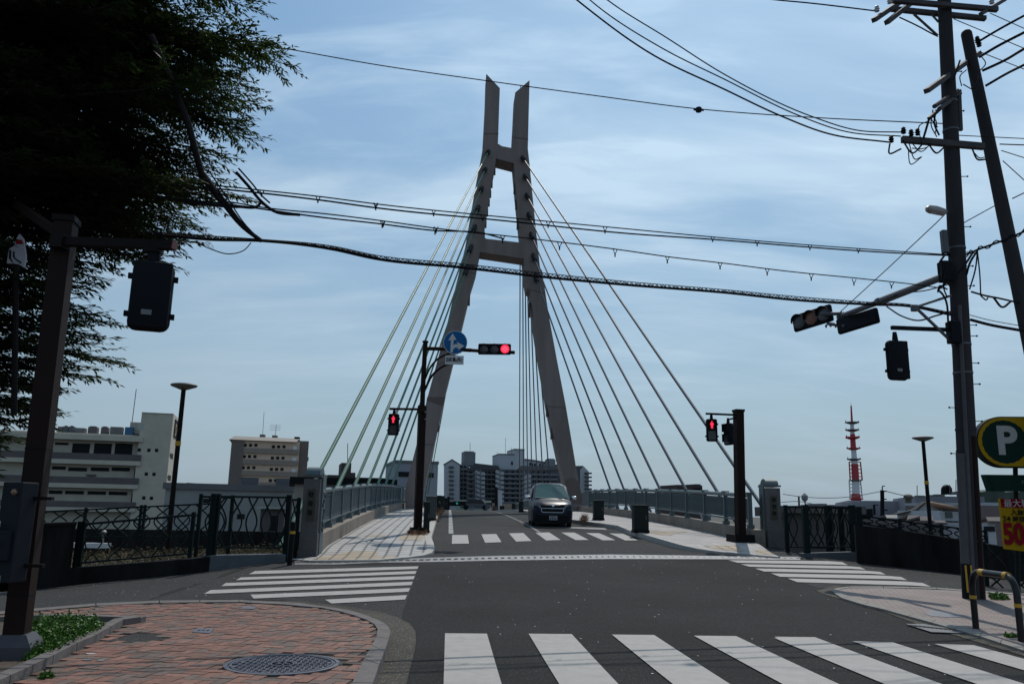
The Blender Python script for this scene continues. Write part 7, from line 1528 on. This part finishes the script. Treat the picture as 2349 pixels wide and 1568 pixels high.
# utility poles on the skyline
def skypole(label, x, yt, yb, D, arms, r=.16, Zf=QR):
    t = P(*Zf(x, yt), D); b = P(*Zf(x + 6, yb), D); root = thing('utility_pole', b, label, 'utility pole'); mb = MB(); mb.tube([b, t], r, 6); mb.build('shaft', M_BLACK, root)
    for (y, x0, x1) in arms: mb = MB(); mb.bar(P(*Zf(x0, y), D), P(*Zf(x1, y), D), .15, .15); mb.build('crossarm', M_BLACK, root)
skypole('dark utility pole standing before the long pale factory, right of the mast', 112, 235, 760, 110, [(250, 95, 185), (375, 105, 180), (545, 110, 190)], .28)
mb = MB(); mb.tube([P(*QR(112, 235), 110), P(*QR(115, 170), 110), P(*QR(155, 168), 110)], .08, 5); single(mb, 'pole_antenna', M_BLACK, 'thin bent rod on top of the dark skyline pole right of the mast', 'antenna')
skypole('thin far utility pole left of the radio mast, with one crossarm', 866, 545, 700, 260, [(603, 862, 910)], .3, QC)
skypole('thin far pole topped by a round disc, left of the radio mast', 938, 560, 700, 260, [], .2, QC)
mb = MB(); mb.lathe(P(*QC(935, 555), 259), [(.1, -1.4), (1.0, -.6), (1.0, .6), (.1, 1.4)], 10); single(mb, 'far_disc', M_AG, 'small upright grey disc on the thin far pole left of the mast', 'antenna')
skypole('short dark pole before the factory at the foot of the mast', 1750, 640, 760, 150, [(642, 1750, 1800)], .22, QC)
M_FW = M_ROOFG
def farwire(label, pts, D, r=.09): mb = MB(); mb.tube(spline([P(*QC(*p), D) for p in pts], 6), r, 4); tag(mb.build('far_cable', M_FW, None, loc=P(*QC(*pts[1]), D)), label, 'cable')
farwire('faint far cable sagging across the sky behind the radio mast', [(680, 515), (900, 545), (1200, 560), (1450, 548), (1830, 483)], 250, .10)
farwire('faint far cable running right from the dark skyline pole', [(1890, 480), (2050, 520), (2240, 555)], 108, .05)
farwire('faint lower far cable left of the radio mast', [(660, 610), (860, 600), (1100, 640), (1440, 636)], 255, .10)
# ---- things at the far end of the street
mb = MB(); p = P(*Z3(450, 858), 118); mb.box(p + Vector((1.4, 0, .7)), (5.0, 1.2, 1.6)); single(mb, 'low_wall', mat('pale_green_wall', (.30, .36, .30), .8), 'pale green low wall across the far end of the street', 'wall')
mb = MB(); p = P(*Z3(820, 858), 120); mb.box(p + Vector((3.0, 0, .3)), (14.0, .3, 1.5)); single(mb, 'low_wall', mat('beige_wall', (.24, .20, .16), .8, var=.3, vscale=1.0), 'beige low wall across the far end of the street', 'wall')
mb = MB(); a = P(*Z3(868, 620), 112); b = P(*Z3(868, 845), 112); mb.tube([a, b], .42, 8); single(mb, 'post', M_AW, 'pale blue-grey post at the far end of the bridge road', 'post', smooth=True)
mb = MB(); a = P(*Z3(835, 590), 110); b = P(*Z3(838, 850), 110); mb.tube([a, b], .22, 6); mb.box(a + Vector((-6, 0, -2.2)), (11, .3, .5)); single(mb, 'signal_pole', M_BLACK, 'dark far signal pole with a long arm at the end of the bridge road', 'signal pole')
r = thing('signal_pole', P(*Z3(275, 850), 100), 'far dark signal pole with a green light beyond the left cabinets', 'signal pole'); mb = MB(); mb.tube([P(*Z3(275, 850), 100), P(*Z3(275, 690), 100)], .16, 6); mb.bar(P(*Z3(275, 768), 100), P(*Z3(440, 768), 100), .10, .12); mb.box(P(*Z3(405, 770), 99.8), (1.5, .2, .5)); mb.build('post', M_BLACK, r)
mb = MB(); mb.lathe(P(*Z3(376, 770), 99.6), [(.13, -.02), (.13, .02)], 12, Matrix.Rotation(math.pi / 2, 3, 'X')); mb.build('green_lamp', mat('green_lamp_lit', (0, .1, .08), .4, emit=((.02, .40, .32), .45)), r)
for k, (x, y0, y1, m, lb) in enumerate(((905, 800, 855, M_BLACK, 'small dark bollard beside the pale post, far end of the road'), (720, 790, 855, M_AD, 'thin dark post left of the far signal pole'), (548, 815, 850, M_AG, 'thin grey post before the pale green wall'), (822, 800, 855, M_DKBR, 'small dark post right beside the far signal pole'))):
    mb = MB(); mb.tube([P(*Z3(x, y1), 96), P(*Z3(x, y0), 96)], .28 if k != 1 else .14, 8); single(mb, 'post', m, lb, 'post', smooth=True)
r = thing('parked_car', P(*Z3(600, 850), 105), 'dull silver car far away across the end of the road', 'car'); p = P(*Z3(590, 850), 105); mb = MB(); mb.prism([p + Vector((x, 0, z)) for x, z in ((-1.9, .2), (1.9, .2), (1.95, .75), (1.3, .85), (.8, 1.35), (-.9, 1.4), (-1.5, .85), (-1.95, .75))], Vector((0, 1.6, 0))); mb.build('body', M_STEEL, r)
mb = MB(); mb.prism([p + Vector((x, -.02, z)) for x, z in ((1.15, .85), (.72, 1.27), (-.85, 1.3), (-1.3, .87))], Vector((0, .02, 0))); mb.build('side_window', M_GLASS, r)
for x in (-1.2, 1.2): mb = MB(); mb.lathe(p + Vector((x, 0, .32)), [(.32, -.1), (.32, .1)], 14, Matrix.Rotation(math.pi / 2, 3, 'X')); mb.build('wheel', M_BLACK, r)
# ================================================================== THE BIG TREE
M_LEAF = bpy.data.materials.new('conifer_leaf'); M_LEAF.use_nodes = True
_t = M_LEAF.node_tree; _b = _t.nodes['Principled BSDF']; _o = _t.nodes['Material Output']
_c = _t.nodes.new('ShaderNodeTexCoord'); _n = _t.nodes.new('ShaderNodeTexNoise'); _n.inputs['Scale'].default_value = 2.5; _n.inputs['Detail'].default_value = 5; _t.links.new(_c.outputs['Object'], _n.inputs[0])
_r = _t.nodes.new('ShaderNodeValToRGB'); _r.color_ramp.elements[0].color = (.012, .020, .009, 1); _r.color_ramp.elements[1].color = (.034, .050, .018, 1); _r.color_ramp.elements[0].position = .35; _r.color_ramp.elements[1].position = .7
_t.links.new(_n.outputs[0], _r.inputs[0]); _t.links.new(_r.outputs[0], _b.inputs['Base Color']); _b.inputs['Roughness'].default_value = .55; _b.inputs['Specular IOR Level'].default_value = .10
_tr = _t.nodes.new('ShaderNodeBsdfTranslucent'); _tr.inputs[0].default_value = (.045, .075, .018, 1); _ms = _t.nodes.new('ShaderNodeMixShader'); _ms.inputs[0].default_value = .28
_t.links.new(_b.outputs[0], _ms.inputs[1]); _t.links.new(_tr.outputs[0], _ms.inputs[2]); _t.links.new(_ms.outputs[0], _o.inputs[0])
M_BARK = mat('bark', (.035, .026, .020), .9, var=.4, vscale=3, vstretch=(1, 1, .2), bump=.8, bscale=12)
TX, TY = -8.3, 10.4
rTree = thing('conifer_tree', (TX, TY, KZ), 'huge dark feathery conifer overhanging from the top left corner', 'tree')
mb = MB(); mb.tube([(TX, TY, KZ - .1), (TX, TY, 1), (TX + .05, TY, 5), (TX, TY + .1, 10), (TX, TY, 15)], [.42, .34, .27, .17, .04], 14); mb.build('trunk', M_BARK, rTree, smooth=True)
RZ = np.array([1.6, 2.1, 2.8, 3.4, 3.9, 4.6, 5.0, 5.4, 6.0, 6.6, 7.2, 8.0, 9.5, 11, 13, 15]); RR = np.array([1.3, 1.8, 2.4, 2.5, 3.2, 3.05, 2.55, 3.15, 4.2, 4.35, 4.4, 4.75, 5.2, 4.3, 2.4, .3])
br = MB(); tips = []; dirs = []
rnd = random.Random(11)
def grow(z0, az, Lr, lift):
    d = Vector((math.cos(az), math.sin(az), 0)); p = Vector((TX, TY, z0)); pts = [p]; n = 9
    wob = rnd.uniform(-.25, .25)
    for k in range(1, n + 1):
        t = k / n; a = az + wob * t; q = Vector((math.cos(a), math.sin(a), 0)); pts.append(pts[-1] + q * (Lr / n) + Vector((0, 0, (lift * (1 - 1.6 * t)) / n)))
    rr = [.05 * (1 - k / n) * min(1.4, Lr / 3.5) + .006 for k in range(n + 1)]; br.tube(pts, rr, 5, cap=False)
    # side sprays: twigs left and right of the branch, drooping
    L0 = 0
    m = int(Lr / .062)
    for j in range(m):
        t = .12 + .88 * (j + rnd.random()) / m; f = t * n; i = min(n - 1, int(f)); p = pts[i].lerp(pts[i + 1], f - i)
        a = az + wob * t + (1 if j % 2 else -1) * rnd.uniform(.45, 1.15); tl = rnd.uniform(.35, .95) * (.35 + .9 * math.sin(math.pi * min(1, t * .85 + .12))) * min(1.25, Lr / 3.6)
        if t > .96: a = az + rnd.uniform(-.4, .4)
        tw = [p]; el = rnd.uniform(-.15, .32)
        for s_ in range(4):
            el -= .05; tw.append(tw[-1] + Vector((math.cos(a) * math.cos(el), math.sin(a) * math.cos(el), math.sin(el))) * (tl / 4))
        if rnd.random() < .6: br.tube(tw, [.008, .006, .005, .004, .003], 3, cap=False)
        c = max(5, int(tl / .027))
        for q_ in range(c):
            u = (q_ + rnd.random()) / c; g = u * 4; ii = min(3, int(g)); pp = tw[ii].lerp(tw[ii + 1], g - ii); aa = a + (1 if q_ % 2 else -1) * rnd.uniform(.35, .8); ee = el * .6 + rnd.uniform(-.40, .30)
            tips.append((pp.x + rnd.gauss(0, .01), pp.y + rnd.gauss(0, .01), pp.z + rnd.gauss(0, .012))); dirs.append((math.cos(aa) * math.cos(ee), math.sin(aa) * math.cos(ee), math.sin(ee), rnd.uniform(.07, .15)))
nb_ = 0
for z0 in np.arange(1.7, 14.6, .13):
    Rm_ = float(np.interp(z0, RZ, RR)); k = 6 if z0 < 9 else 3
    for j in range(k):
        az = rnd.uniform(-1.9, 1.3) if z0 < 9 and j else rnd.uniform(-math.pi, math.pi)
        Lr = (Rm_ * rnd.uniform(.72, 1.0) if rnd.random() < .75 else Rm_ * rnd.uniform(.45, .8)) * (1 + .34 * min(0, math.sin(az)))
        grow(z0 - Rm_ * .10, az, Lr, rnd.uniform(.2, .7)); nb_ += 1
br.build('branches', M_BARK, rTree)
T = np.array(tips); Dv = np.array(dirs); n = len(T); d = Dv[:, :3]; Ln = Dv[:, 3:4]; print('LEAVES', n, 'branches', nb_)
s = np.cross(d, np.array([0, 0, 1.])); s /= np.linalg.norm(s, axis=1)[:, None] + 1e-9; s += RNG.normal(size=(n, 3)) * .35; s /= np.linalg.norm(s, axis=1)[:, None]; W_ = .0175 * RNG.uniform(.8, 1.3, n)[:, None]
v = np.stack([T, T + d * Ln * .45 + s * W_, T + d * Ln + np.array([0, 0, -.012]), T + d * Ln * .45 - s * W_], 1).reshape(-1, 3) - np.array([TX, TY, KZ])
me = bpy.data.meshes.new('crown'); me.vertices.add(n * 4); me.vertices.foreach_set('co', v.ravel().astype(np.float32)); me.loops.add(n * 4); me.loops.foreach_set('vertex_index', np.arange(n * 4)); me.polygons.add(n)
me.polygons.foreach_set('loop_start', np.arange(n) * 4); me.polygons.foreach_set('loop_total', np.full(n, 4)); me.update(calc_edges=True); me.materials.append(M_LEAF)
o = bpy.data.objects.new('crown', me); C.objects.link(o); o.parent = rTree
